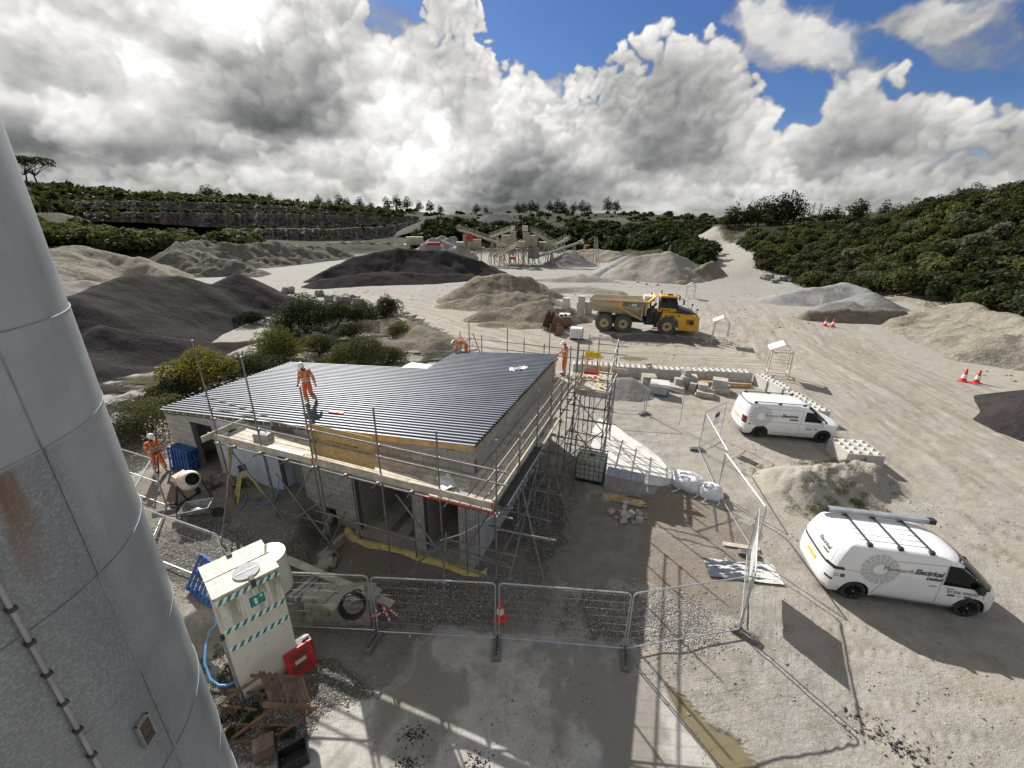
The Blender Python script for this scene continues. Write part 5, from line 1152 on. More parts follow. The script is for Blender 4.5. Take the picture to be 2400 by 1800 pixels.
# things on the scaffold
def sthing(name, label, cat, x, y, z, rz=0.0, group=None):
    q = BC+BAa*(-x)+BAb*y; return thing(name, label, cat, (q.x, q.y, z), -BA+rz, group)
def osb_mat():
    m = bpy.data.materials.new('strand_board'); m.use_nodes = True; t = NT(m.node_tree); b = t.n['Principled BSDF']
    tc = t.node('ShaderNodeTexCoord').outputs['Object']; v = t.vor(t.vm('MULTIPLY', tc, (1, 1, 2.6)), 14, 'F1', 0, out='Color'); n = t.noise(tc, 9, 6, .7)
    c = t.mix(t.xyz(v)[0], (.42, .27, .10), (.62, .44, .20)); c = t.mix(t.ss(n, .55, .7), c, (.30, .17, .055)); t.put(b.inputs['Base Color'], c); b.inputs['Roughness'].default_value = .8
    return m
ob = MB().beam((0, 0, 0), (2.44, 0, .02), .018, 1.05)
o = sthing('strand_board_sheet', 'sheet of orange-brown strand board propped inside the front guard rails', 'board', -5.2, -1.10, PZ+.75, 0); ob.obj('sheet', osb_mat(), o); o.rotation_euler = (R(-4), R(1.0), -BA)
pr = MB(); rq = random.Random(9)
for i in range(22): pr.bb((.75+i*.052, -.0125, .08-.004*i*.2), (.75+i*.052+rq.uniform(.015, .042), -.0100, .115))
pr.obj('printed_stamp', mat('stamp_ink', (.10, .06, .03), .9), o)

# ------------------------------------------------------------------ people
M_SKIN = mat('skin', (.50, .32, .24), .6, var=.08); M_ORG = mat('orange_coverall', (.80, .17, .035), .8, var=.14, scale=9, bump=.35, bscale=16, dirt=(.55, .12, .03), dscale=5, dlo=.55, dhi=.75)
M_BAND = mat('reflective_band', (.62, .60, .55), .4, var=.08); M_BOOT = mat('work_boot', (.045, .038, .032), .7); M_GLOVE = mat('work_glove', (.06, .06, .065), .8); M_HELM = mat('white_helmet', (.82, .82, .80), .35, var=.03); M_HAIR = mat('dark_hair', (.03, .024, .02), .9); M_BLKPL = mat('black_plastic', (.03, .03, .032), .5); M_LIME = mat('lime_plastic', (.62, .70, .05), .5)
def skin_obj(name, pts, edges, rad, mt, parent, root=0, sub=1):
    me = bpy.data.meshes.new(name); me.from_pydata([tuple(p) for p in pts], edges, []); me.materials.append(mt)
    o = link(name, me, parent); md = o.modifiers.new('skin', 'SKIN'); md.use_smooth_shade = True; md.branch_smoothing = .3
    if not me.skin_vertices: me.skin_vertices.new() if hasattr(me.skin_vertices, 'new') else None
    sv = me.skin_vertices[0].data
    for i, r in enumerate(rad): sv[i].radius = (r, r) if not isinstance(r, tuple) else r
    for i in range(len(pts)): sv[i].use_root = (i == root)
    if sub: s_ = o.modifiers.new('sub', 'SUBSURF'); s_.levels = sub; s_.render_levels = sub
    return o
def ring(mb, p, q, r, r2=None): mb.cyl(p, q, r, 12, r2 or r, False)
def person(name, label, loc, rz, J, gloves=False, extra=None, s=1.0):
    """J: joints in metres, the figure faces -Y, its left side is +X"""
    o = thing(name, label, 'person', loc, rz); o.scale = (s, s, s)
    K = {k: Vector(v) for k, v in J.items() if isinstance(v, tuple)}
    pel, ch, nk, hd = K['pelvis'], K['chest'], K['neck'], K['head']; up_ = (hd-nk).normalized()
    pts = [pel, ch, nk, nk.lerp(hd, .45), hd-up_*.02, hd+up_*.075]; rad = [.10, (.115, .09), .052, .055, .082, .070]; ed = [(0, 1), (1, 2), (2, 3), (3, 4), (4, 5)]
    hands = []
    for sd_ in 'LR':
        i = len(pts); pts += [K['sh'+sd_], K['el'+sd_], K['wr'+sd_], K['wr'+sd_]+(K['wr'+sd_]-K['el'+sd_]).normalized()*.06]; rad += [.05, .038, .026, (.036, .018)]
        ed += [(1, i), (i, i+1), (i+1, i+2), (i+2, i+3)]; hands.append((sd_, pts[i+3], (K['wr'+sd_]-K['el'+sd_]).normalized()))
        j = len(pts); pts += [K['hip'+sd_], K['kn'+sd_], K['an'+sd_]]; rad += [.075, .052, .038]; ed += [(0, j), (j, j+1), (j+1, j+2)]
    skin_obj('body', pts, ed, rad, M_SKIN, o)
    cp = [pel, pel.lerp(ch, .5), ch, nk-(nk-ch)*.12]; crd = [(.155, .125), (.160, .125), (.178, .125), .075]; ce = [(0, 1), (1, 2), (2, 3)]; bands = MB()
    for sd_ in 'LR':
        i = len(cp); a, b, c = K['sh'+sd_], K['el'+sd_], K['wr'+sd_]; cp += [a, a.lerp(b, .5), b, b.lerp(c, .9)]; crd += [.082, .070, .060, .048]; ce += [(2, i), (i, i+1), (i+1, i+2), (i+2, i+3)]
        d = (b-a).normalized(); m_ = a.lerp(b, .55); ring(bands, m_-d*.027, m_+d*.027, .074)
        d = (c-b).normalized(); m_ = b.lerp(c, .45); ring(bands, m_-d*.025, m_+d*.025, .060)
        j = len(cp); h, k, n = K['hip'+sd_], K['kn'+sd_], K['an'+sd_]; cp += [h, h.lerp(k, .5), k, k.lerp(n, .5), n]; crd += [.108, .096, .082, .080, .074]; ce += [(0, j), (j, j+1), (j+1, j+2), (j+2, j+3), (j+3, j+4)]
        d = (n-k).normalized()
        for f in (.38, .62): m_ = k.lerp(n, f); ring(bands, m_-d*.026, m_+d*.026, .088)
        # boots
        fd = K.get('toe'+sd_, n+Vector((0, -.19, -.06)))
        skin_obj('boot', [n+Vector((0, .0, -.01)), n+Vector((0, .02, -.055)), n.lerp(fd, .55)+Vector((0, 0, -.035)), fd], [(0, 1), (1, 2), (2, 3)], [.052, .05, (.05, .04), (.045, .032)], M_BOOT, o)
    skin_obj('coverall', cp, ce, crd, M_ORG, o)
    d = (ch-pel).normalized(); side = (K['shL']-K['shR']).normalized(); fr = side.cross(d)
    for f in (.30, .62):
        m_ = pel.lerp(ch, f); vs = []
        for z in (-.026, .026): vs += [m_+d*z+side*math.cos(2*PI*k/18)*.178+fr*math.sin(2*PI*k/18)*.143 for k in range(18)]
        bands.add(vs, [(k, (k+1) % 18, 18+(k+1) % 18, 18+k) for k in range(18)])
    for sx in (-.095, .095):                                    # braces over the shoulders
        prev = None
        for k in range(9):
            an_ = PI*k/8; p_ = pel.lerp(ch, .62).lerp(ch+d*.17, math.sin(an_))+side*sx+fr*(math.cos(an_)*.152)
            if prev is not None: bands.beam(prev, p_, .05, .012, side)
            prev = p_
    bands.obj('reflective_band', M_BAND, o, True)
    col = MB(); ring(col, nk-up_*.03, nk+up_*.035, .074, .066); col.obj('collar', M_BLKPL, o)
    for sd_, tip, dr in hands:                                   # palm and five fingers
        sgn = 1 if sd_ == 'L' else -1; ax = dr.cross(Vector((0, -1, .2))).normalized(); pm = ax.cross(dr).normalized()
        hp = [tip]; hr = [.022]; he = []
        for f, (off, ln) in enumerate(((-.028, .062), (-.010, .074), (.010, .070), (.027, .054))):
            i = len(hp); r0 = tip+ax*off; k1 = r0+dr*(ln*.55)+pm*.006; k2 = k1+(dr*.75+pm*.65).normalized()*ln*.5
            hp += [r0, k1, k2]; hr += [.011, .0095, .0085]; he += [(0, i), (i, i+1), (i+1, i+2)]
        i = len(hp); r0 = tip-dr*.035-ax*.03*sgn; hp += [r0, r0-ax*.025*sgn+dr*.03+pm*.01, r0-ax*.022*sgn+dr*.06+pm*.02]; hr += [.013, .011, .009]; he += [(0, i), (i, i+1), (i+1, i+2)]
        skin_obj('hand', hp, he, hr, M_GLOVE if gloves else M_SKIN, o)
    hf = Vector(J['face']).normalized(); hs = up_.cross(hf).normalized()   # the way the face looks
    Mh = Matrix((hs, -hf, up_)).transposed()
    def hp_(x, y, z): return hd+Mh @ Vector((x, y, z))
    fe = MB()
    for sx in (-1, 1): fe.blob(hp_(.03*sx, -.082, .012), (.011, .008, .009), 1, 4, 6, 0)
    fe.obj('eye', M_HAIR, o); MB().blob(hp_(0, -.096, -.018), (.014, .018, .022), 2, 5, 7, .05).obj('nose', M_SKIN, o, True)
    MB().box(hp_(0, -.083, -.058), (.045, .012, .012), Mh).obj('mouth', mat('lips', (.30, .13, .11), .6), o)
    ea = MB()
    for sx in (-1, 1): ea.blob(hp_(.088*sx, .005, -.01), (.012, .022, .032), 3, 5, 7, .05)
    ea.obj('ear', M_SKIN, o, True)
    if J.get('beard'): MB().blob(hp_(0, -.055, -.075), (.062, .05, .045), 5, 6, 9, .1).obj('beard', M_HAIR, o, True)
    MB().blob(hp_(0, .035, .0), (.088, .075, .075), 5, 6, 9, .06).obj('hair', M_HAIR, o, True)
    hm = MB(); prof = [(.001, .165), (.045, .158), (.085, .130), (.108, .085), (.116, .045), (.120, .030)]
    hm.lathe([(r, z) for r, z in prof], 20, (Matrix.Translation(hd) @ Mh.to_4x4() @ Matrix.Diagonal((1, 1.14, 1, 1))))
    hm.add([hp_(x, y, z) for x, y, z in ((-.10, -.105, .034), (-.055, -.185, .018), (.055, -.185, .018), (.10, -.105, .034), (-.10, -.105, .044), (-.055, -.185, .028), (.055, -.185, .028), (.10, -.105, .044))], [(0, 1, 5, 4), (1, 2, 6, 5), (2, 3, 7, 6), (4, 5, 6, 7), (3, 2, 1, 0)])
    hm.obj('helmet', M_HELM, o, True, 40)
    if extra: extra(o, hp_, Mh, K)
    return o
def stand(**kw):
    J = dict(pelvis=(0, 0, .96), chest=(0, -.01, 1.27), neck=(0, -.01, 1.47), head=(0, -.035, 1.63), face=(0, -1, -.15), shL=(.19, 0, 1.41), shR=(-.19, 0, 1.41), elL=(.27, .02, 1.13), elR=(-.27, .02, 1.13), wrL=(.29, -.06, .88), wrR=(-.29, -.06, .88),
             hipL=(.09, 0, .93), hipR=(-.09, 0, .93), knL=(.11, -.03, .52), knR=(-.11, -.03, .52), anL=(.12, .02, .10), anR=(-.12, .02, .10))
    J.update(kw)
    for s_ in 'LR': J.setdefault('toe'+s_, (J['an'+s_][0]*1.15, J['an'+s_][1]-.20, J['an'+s_][2]-.07))
    return J
def ear_defender(o, hp_, Mh, K): MB().blob(hp_(.125, .01, .03), (.03, .04, .05), 4, 5, 8, .05).obj('ear_defender', M_LIME, o, True)
q = bl(7.85, 1.55); person('person', 'worker in orange coveralls and white helmet walking across the roof, looking down', (q.x, q.y, rz_(7.85)+.02), R(-8), stand(head=(-.03, -.09, 1.61), face=(-.25, -1, -.75), neck=(0, -.03, 1.46), chest=(.02, -.02, 1.26), knL=(.13, -.02, .53), anL=(.16, .20, .15), toeL=(.18, .02, .045), knR=(-.06, -.10, .52), anR=(-.03, -.06, .10), toeR=(-.05, -.25, .03), elL=(.30, .03, 1.14), wrL=(.36, .0, .90), elR=(-.25, -.02, 1.13), wrR=(-.27, -.12, .90), beard=1), True, ear_defender)
q = bl(5.25, 10.02); person('person', 'worker in orange coveralls bending over the back edge of the roof', (q.x, q.y, PZ+.03), R(-78), stand(pelvis=(0, .08, .97), chest=(0, -.28, 1.14), neck=(0, -.47, 1.15), head=(0, -.63, 1.10), face=(.1, -.5, -1), shL=(.18, -.40, 1.12), shR=(-.18, -.40, 1.12), elL=(.17, -.46, .84), elR=(-.17, -.46, .84), wrL=(.08, -.60, .66), wrR=(-.06, -.62, .66), hipL=(.10, .06, .93), hipR=(-.10, .06, .93), knL=(.12, .02, .52), knR=(-.12, .02, .52), anL=(.13, .08, .10), anR=(-.13, .08, .10)))
q = bl(-.42, 9.62); person('person', 'worker in orange coveralls at the roof corner with one hand on the sheet edge', (q.x, q.y, PZ+.07), R(-118), stand(face=(.15, -1, -.12), elR=(-.20, -.16, 1.17), wrR=(-.06, -.42, 1.06), elL=(.36, .12, 1.22), wrL=(.20, .16, 1.42), chest=(.02, -.04, 1.27), head=(.02, -.08, 1.63), anR=(-.12, -.08, .10), anL=(.12, .10, .10)), False, ear_defender)
def tool(o, hp_, Mh, K):
    a = K['wrR'].lerp(K['wrL'], .5); MB().cyl(a+Vector((-.16, -.05, -.02)), a+Vector((.14, -.16, .04)), .03, 8).cyl(a+Vector((.14, -.16, .04)), a+Vector((.30, -.22, .07)), .016, 6).obj('hand_tool', M_BLKPL, o)
q = bl(14.6, -.75); q = at(376, 1104, .9); person('person', 'worker in orange coveralls standing at the building corner, holding a tool in both hands', (q.x, q.y, gz(q.x, q.y)+.01), R(58), stand(face=(.3, -1, -.35), head=(.02, -.06, 1.62), elL=(.25, -.10, 1.15), wrL=(.10, -.32, 1.10), elR=(-.25, -.08, 1.14), wrR=(-.10, -.33, 1.02), knL=(.13, -.10, .54), anL=(.16, -.16, .10), anR=(-.12, .14, .10)), True, tool)

# ------------------------------------------------------------------ vans
M_WHITE = mat('white_paint', (.80, .81, .82), .32, var=.03, scale=1.2, coat=.4, dirt=(.66, .64, .60), dscale=.8, dlo=.55, dhi=.8); M_GLASS = mat('dark_glass', (.006, .007, .008), .05, spec=.22, var=.05); M_TYRE = mat('tyre', (.035, .034, .033), .85, var=.3, scale=6); M_RIM = mat('black_rim', (.012, .012, .013), .35)
M_GLOGO = mat('grey_logo_print', (.52, .53, .54), .5, var=.02); M_DLOGO = mat('dark_logo_print', (.085, .09, .10), .5, var=.02); M_GAP = mat('panel_gap', (.16, .165, .17), .7); M_TLAMP = mat('tail_lamp', (.16, .012, .014), .25); M_PLATE = mat('yellow_plate', (.72, .50, .03), .5, var=.05); M_ALU = mat('aluminium', (.40, .415, .43), .4, .5); M_LAMP = mat('head_lamp', (.18, .20, .22), .1, spec=.8)
_t = NT(M_WHITE.node_tree); _b = _t.n['Principled BSDF']; _c = _b.inputs['Base Color'].links[0].from_socket; _tc = _t.node('ShaderNodeTexCoord').outputs['Object']; _z = _t.xyz(_tc)[2]
_t.put(_b.inputs['Base Color'], _t.mix(_t.m('MULTIPLY', _t.ss(_t.m('MULTIPLY_ADD', _t.noise(_tc, 3, 6, .7), .35, _z), .85, .40), .55), _c, (.46, .42, .36)))     # road dust along the sills
def text_pts(txt, size, shear=0.0, bold=0.0, space=1.0):
    cu = bpy.data.curves.new('lettering', 'FONT'); cu.body = txt; cu.size = size; cu.shear = shear; cu.offset = bold; cu.space_character = space; cu.resolution_u = 2
    o = bpy.data.objects.new('lettering', cu); COL.objects.link(o); dg = bpy.context.evaluated_depsgraph_get(); dg.update()
    me = bpy.data.meshes.new_from_object(o.evaluated_get(dg)); v = [tuple(x.co) for x in me.vertices]; f = [tuple(p.vertices) for p in me.polygons]
    bpy.data.objects.remove(o); bpy.data.curves.remove(cu); bpy.data.meshes.remove(me); return v, f
class Van:
    def __init__(s, L, prof, axles, wr, zb=.27):
        """prof rows: z, front x, rear x, half width; axles: x of both; wr: wheel radius"""
        s.prof = np.array(prof, float); s.ax = axles; s.wr = wr; s.zb = zb
    def row(s, z): return [float(np.interp(z, s.prof[:, 0], s.prof[:, k])) for k in (1, 2, 3)]
    def fx(s, y, z): xf, xr, w = s.row(z); return xf-.34*min(1, abs(y)/w)**3.2
    def rx(s, y, z): xf, xr, w = s.row(z); return xr+.16*min(1, abs(y)/w)**5
    def sy(s, z): return s.row(z)[2]
    def arch(s, x):
        a = 0
        for c in s.ax:
            d = abs(x-c); r = s.wr+.055
            if d < r: a = max(a, s.wr+math.sqrt(r*r-d*d))
        return a
    def body(s):
        m = MB(); zs = sorted(set([s.zb]+[float(z) for z in np.arange(s.zb, s.prof[-1, 0], .055)]+[float(p[0]) for p in s.prof])); zs = [z for z in zs if z >= s.zb]
        P = []
        ny, nx = 16, 84
        for z in zs:
            xf, xr, w = s.row(z); ring_ = []
            ys = [w*math.sin(PI/2*t_) for t_ in np.linspace(-1, 1, ny)]
            f = [(s.fx(y, z), y) for y in ys]; r = [(s.rx(y, z), y) for y in ys[::-1]]
            sl = [(float(x), w) for x in np.linspace(f[-1][0], r[0][0], nx)[1:-1]]; sr_ = [(float(x), -w) for x in np.linspace(r[-1][0], f[0][0], nx)[1:-1]]
            pl = f+sl+r+sr_
            ring_ = [(x, y, max(z, s.arch(x) if abs(y) > w*.93 else 0)) for x, y in pl]
            P.append(ring_)
        n = len(P[0]); vs = [p for r in P for p in r]
        fs = []
        for i in range(len(P)-1):
            for k in range(n):
                q = (i*n+k, i*n+(k+1) % n, (i+1)*n+(k+1) % n, (i+1)*n+k)
                if len({tuple(round(c, 5) for c in vs[j]) for j in q}) >= 3: fs.append(q)
        m.add(vs, fs); top = (len(P)-1)*n; c = len(m.v); xf, xr, w = s.row(zs[-1]); m.v.append(((xf+xr)/2, 0, zs[-1]+.012))
        for k in range(n): m.f.append((top+k, top+(k+1) % n, c)); m.mi.append(0)
        return m
    def side(s, quad, off=.009, sgn=-1, n=16):
        """patch on the side from four (x, z) corners"""
        m = MB(); P = []
        for i in range(n):
            row = []
            for j in range(n):
                u, v = i/(n-1), j/(n-1); x = (quad[0][0]*(1-u)+quad[1][0]*u)*(1-v)+(quad[3][0]*(1-u)+quad[2][0]*u)*v; z = (quad[0][1]*(1-u)+quad[1][1]*u)*(1-v)+(quad[3][1]*(1-u)+quad[2][1]*u)*v
                row.append((x, sgn*(s.side_y(x, z)+off), z))
            P.append(row)
        return m.grid(P)
    def side_y(s, x, z):
        xf, xr, w = s.row(z); lim = xf-.34
        if x > lim: return w*max(0.02, min(1, ((xf-x)/.34)))**(1/3.2)
        lim = xr+.16
        if x < lim: return w*max(0.02, min(1, ((x-xr)/.16)))**(1/5)
        return w
    def front(s, y0, y1, z0, z1, off=.006, end='f', n=9, taper=1.0):
        m = MB(); P = []
        for i in range(n):
            z = z0+(z1-z0)*i/(n-1); k = 1-(1-taper)*i/(n-1); row = []
            for j in range(n):
                y = (y0+(y1-y0)*j/(n-1))*k
                row.append((s.fx(y, z)+off, y, z+off*.6) if end == 'f' else (s.rx(y, z)-off, y, z))
            P.append(row)
        return m.grid(P)
    def line(s, pts, sgn=-1, w=.012):
        m = MB()
        for (x0, z0), (x1, z1) in zip(pts[:-1], pts[1:]):
            d = math.hypot(x1-x0, z1-z0); nx, nz = -(z1-z0)/d*w/2, (x1-x0)/d*w/2; P = []
            for i in range(7):
                t_ = i/6; x, z = x0+(x1-x0)*t_, z0+(z1-z0)*t_
                P.append([(x+nx, sgn*(s.side_y(x+nx, z+nz)+.004), z+nz), (x-nx, sgn*(s.side_y(x-nx, z-nz)+.004), z-nz)])
            m.grid(P)
        return m
    def text(s, txt, x, z, size, shear=0, bold=0, sgn=-1, width=None, end=None, y0=0):
        v, f = text_pts(txt, size, shear, bold); k = 1
        if width: k = width/max(p[0] for p in v)
        if end == 'r': return MB().add([(s.rx(y0-p[0]*k, z+p[1])-.009, y0-p[0]*k, z+p[1]) for p in v], f)
        return MB().add([(x+p[0]*k, sgn*(s.side_y(x+p[0]*k, z+p[1])+.009), z+p[1]) for p in v], f)
    def logo(s, cx, cz, r, sgn=-1, end=None):
        m = MB(); n = 18
        for k in range(n):
            for r0, r1 in ((.36, .60), (.64, .80), (.83, 1.0)):
                a0, a1 = 2*PI*k/n+.035, 2*PI*(k+1)/n-.035; pts = []
                for a, q in ((a0, r0), (a1, r0), (a1, r1), ((a0+a1)/2, r1*1.0), (a0, r1)):
                    x, z = cx+math.cos(a)*q*r, cz+math.sin(a)*q*r
                    pts.append((x, sgn*(s.side_y(x, z)+.006), z) if end is None else (s.rx(x, z)-.006, x, z))
                m.add(pts, [(0, 1, 2, 3, 4)])
        return m
def wheel(parent, x, y, r, w=.235, out=-1):
    t_ = MB(); Mx = Matrix.Translation((x, y, r)) @ Matrix.Rotation(PI/2, 4, 'X')
    t_.lathe([(r*.70, -w/2), (r*.93, -w/2), (r, -w*.36), (r, w*.36), (r*.93, w/2), (r*.70, w/2)], 28, Mx)
    o = t_.obj('wheel', M_TYRE, parent, True, 40); d = MB()
    for sg in (1, -1): d.lathe([(.001, sg*w*.40), (r*.16, sg*w*.40), (r*.22, sg*w*.30), (r*.62, sg*w*.36), (r*.70, sg*w*.46)], 28, Mx)
    for k in range(10):
        a = 2*PI*k/10; p0 = Vector((x+math.cos(a)*r*.18, y+out*w*.42, r+math.sin(a)*r*.18)); p1 = Vector((x+math.cos(a)*r*.66, y+out*w*.46, r+math.sin(a)*r*.66)); d.beam(p0, p1, .03, .02, (0, out, 0))
    d.obj('rim', M_RIM, o, True, 40); MB().cyl((x, y+out*w*.40, r), (x, y+out*w*.47, r), r*.075, 10).obj('hub_cap', M_ALU, o)
def van_common(v, o, rail=True):
    v.body().obj('body', M_WHITE, o, True, 38)
    u = MB(); xf, xr, w = v.row(.4); u.bb((xr+.25, -w+.16, .22), (xf-.35, w-.16, .9)); u.obj('underbody', M_BLKPL, o)
    for x in v.ax:
        for y, sg in ((-v.sy(.4)+.125, -1), (v.sy(.4)-.125, 1)): wheel(o, x, y, v.wr, .235, sg)
        li = MB()
        for sg in (-1, 1):
            prof = [(x+math.cos(a)*(v.wr+.062), v.wr+math.sin(a)*(v.wr+.062)) for a in np.linspace(-.25, PI+.25, 15)]; P = [[(px, sg*(v.sy(max(pz, .3))-.30), pz), (px, sg*(v.sy(max(pz, .3))-.006), pz)] for px, pz in prof]; li.grid(P)
        li.obj('wheel_arch_liner', M_BLKPL, o)
# nearer van: rounded electric panel van
PB = [(.20, 2.20, -2.22, .90), (.27, 2.30, -2.30, .95), (.42, 2.355, -2.355, .985), (.70, 2.35, -2.355, .99), (.92, 2.30, -2.34, .985), (1.02, 2.20, -2.33, .98), (1.10, 2.08, -2.32, .975), (1.20, 1.98, -2.30, .972), (1.40, 1.75, -2.25, .950), (1.60, 1.49, -2.18, .922), (1.75, 1.27, -2.11, .895), (1.83, 1.12, -2.06, .868), (1.89, .94, -2.00, .825), (1.93, .66, -1.88, .745), (1.945, .30, -1.7, .62)]
vb = Van(4.71, PB, (1.52, -1.47), .345)
o = thing('panel_van', 'rounded white electric panel van with roof tube, nearest to the camera at right', 'van', (12.22-.02, 10.56, gz(12.2, 10.5)), R(-11.1)); van_common(vb, o)
vb.side([(.66, 1.08), (1.60, 1.06), (1.30, 1.68), (.68, 1.72)]).obj('side_window', M_GLASS, o, True); vb.side([(1.63, 1.06), (2.02, 1.05), (1.50, 1.62), (1.33, 1.68)]).obj('quarter_window', M_GLASS, o, True)
vb.side([(.66, 1.08), (1.60, 1.06), (1.30, 1.68), (.68, 1.72)], sgn=1).obj('side_window', M_GLASS, o, True); vb.side([(1.58, 1.06), (2.05, 1.04), (1.50, 1.64), (1.30, 1.69)], .005).obj('window_surround', M_BLKPL, o, True)
vb.front(-.90, .90, 1.10, 1.80, taper=.86).obj('windscreen', M_GLASS, o, True)
vb.front(-.80, .80, 1.25, 1.70, end='r', taper=.9).obj('rear_panel', M_WHITE, o, True)
vb.front(-.93, .93, 1.10, 1.17, .012, 'r').obj('tail_light_bar', M_BLKPL, o, True); vb.side([(-2.30, 1.10), (-1.88, 1.10), (-1.95, 1.20), (-2.27, 1.20)], .008).obj('tail_lamp', M_BLKPL, o, True)
vb.side([(-2.30, .70), (-2.16, .70), (-2.16, .77), (-2.30, .77)], .006).obj('bumper_reflector', M_BLKPL, o, True)
vb.front(-.27, .27, .80, .92, .012, 'r').obj('number_plate', M_PLATE, o)
vb.text('Maenporth', 0, 1.60, .15, 0, .003, end='r', y0=.62).obj('lettering', M_GLOGO, o); vb.text('Electrical', 0, 1.46, .17, .2, .008, end='r', y0=.05).obj('lettering', M_DLOGO, o); vb.text('Limited', 0, 1.35, .10, .2, .006, end='r', y0=-.30).obj('lettering', M_DLOGO, o)
vb.logo(.55, 1.52, .26, end='r').obj('sunburst_logo', M_GLOGO, o); vb.text('maenporth.com', 0, .86, .09, 0, .002, end='r', y0=-.33).obj('lettering', M_GLOGO, o) if False else None
vb.logo(-1.00, 1.28, .50).obj('sunburst_logo', M_GLOGO, o)
vb.text('Maenporth', -.92, 1.30, .20, 0, 0, width=.78).obj('lettering', M_DLOGO, o); vb.text('Electrical', -.12, 1.32, .22, .25, .012, width=.74).obj('lettering', M_DLOGO, o); vb.text('Limited', .20, 1.18, .135, .25, .010, width=.42).obj('lettering', M_DLOGO, o)
vb.text('01326 250297', .82, .835, .135, 0, .002, width=.80).obj('lettering', M_DLOGO, o); vb.text('Domestic . Commercial . Industrial & Renewables', -.80, .335, .10, 0, .002, width=1.95).obj('lettering', M_GLOGO, o)
vb.side([(.86, .72), (1.04, .72), (1.04, .79), (.86, .79)]).obj('printed_badge', M_DLOGO, o); vb.side([(1.28, .72), (1.46, .72), (1.46, .79), (1.28, .79)]).obj('printed_badge', M_DLOGO, o); vb.side([(1.10, .73), (1.22, .73), (1.22, .78), (1.10, .78)]).obj('printed_badge', M_GLOGO, o)
vb.side([(-1.98, .84), (-1.86, .84), (-1.86, .96), (-1.98, .96)]).obj('printed_badge', M_DLOGO, o)
g = MB(); 
for a in range(12): g.add([(-2.09+math.cos(t_)*.06, -(vb.side_y(-2.09, .9)+.007), .9+math.sin(t_)*.06) for t_ in (a*PI/6, (a+1)*PI/6)]+[(-2.09+math.cos(t_)*.045, -(vb.side_y(-2.09, .9)+.007), .9+math.sin(t_)*.045) for t_ in ((a+1)*PI/6, a*PI/6)], [(0, 1, 2, 3)])
g.obj('printed_badge', M_DLOGO, o)
g = MB()
for pts in ([(-1.02, .40), (-.85, .80), (-.78, 1.15), (-.78, 1.62)], [(.62, .30), (.62, 1.05), (.66, 1.68)], [(1.75, .78), (1.72, 1.02)], [(1.28, .34), (1.58, .82), (1.60, 1.04)], [(-.78, 1.62), (.64, 1.69)], [(-1.95, 1.12), (-.80, 1.09)], [(-.80, .30), (1.15, .29)]): l_ = vb.line(pts); g.add(l_.v, l_.f)
g.obj('panel_gap', M_GAP, o)
for x, z in ((.42, .99), (.86, .98)): MB().beam((x-.09, -vb.sy(z)-.012, z), (x+.09, -vb.sy(z)-.012, z), .02, .03).obj('door_handle', M_ALU, o)
for sg in (-1, 1): MB().blob((1.52, sg*1.07, 1.12), (.09, .12, .11), 3, 6, 8, .02, None, .7).obj('mirror', M_BLKPL, o, True)
for sg in (-1, 1): vb.side([(1.98, .80), (2.26, .80), (2.24, .88), (1.96, .88)], .008, sg).obj('head_lamp', M_LAMP, o, True)
vb.front(-.85, .85, .30, .50, .006).obj('lower_grille', M_BLKPL, o, True); vb.side([(-.98, .27), (1.08, .27), (1.05, .33), (-.95, .33)], .006).obj('sill', M_GAP, o)
for x in (-1.35, -.55, .25):
    c = MB(); c.beam((x, -.80, 2.0), (x, .84, 2.0), .05, .035); c.obj('roof_bar', M_BLKPL, o)
    f = MB(); f.box((x, -.74, 1.955), (.12, .10, .12)).box((x, .74, 1.965), (.12, .10, .12)); f.obj('bar_foot', M_BLKPL, o)
MB().beam((-1.85, .74, 2.07), (1.0, .74, 2.07), .17, .15).obj('carrier_tube', M_ALU, o); [MB().beam((x, .74, 2.07), (x+.2, .74, 2.07), .175, .155).obj('tube_end_cap', M_BLKPL, o) for x in (-2.05, 1.0)]
rs = MB()
for y in (-.5, -.25, 0, .25, .5): rs.beam((-1.5, y, 1.955), (.35, y, 1.955), .02, .012)
rs.obj('roof_swage', M_WHITE, o)
# farther van: bonneted panel van
PT_ = [(.20, 2.25, -2.38, .92), (.27, 2.38, -2.47, .98), (.45, 2.50, -2.51, 1.01), (.80, 2.50, -2.50, 1.015), (.95, 2.44, -2.49, 1.01), (1.03, 2.28, -2.48, 1.005), (1.10, 2.02, -2.47, 1.0), (1.17, 1.76, -2.46, .99), (1.30, 1.60, -2.44, .975), (1.55, 1.30, -2.40, .94), (1.75, 1.02, -2.36, .905), (1.86, .80, -2.32, .875), (1.92, .58, -2.26, .82), (1.96, .25, -2.12, .72), (1.975, -.1, -1.9, .6)]
vt = Van(5.05, PT_, (1.56, -1.54), .355)
o = thing('panel_van', 'white panel van with black roof rails, parked beside the concrete block wall', 'van', (15.04, 21.14, gz(15, 21.1)), R(-8.8)); van_common(vt, o)
vt.side([(.50, 1.16), (1.44, 1.13), (1.12, 1.62), (.55, 1.68)]).obj('side_window', M_GLASS, o, True); vt.side([(.50, 1.16), (1.44, 1.13), (1.12, 1.62), (.55, 1.68)], sgn=1).obj('side_window', M_GLASS, o, True); vt.front(-.90, .90, 1.19, 1.82, taper=.84).obj('windscreen', M_GLASS, o, True); vt.side([(1.47, 1.12), (1.72, 1.13), (1.50, 1.32), (1.38, 1.36)], .004).obj('quarter_window', M_GLASS, o, True)
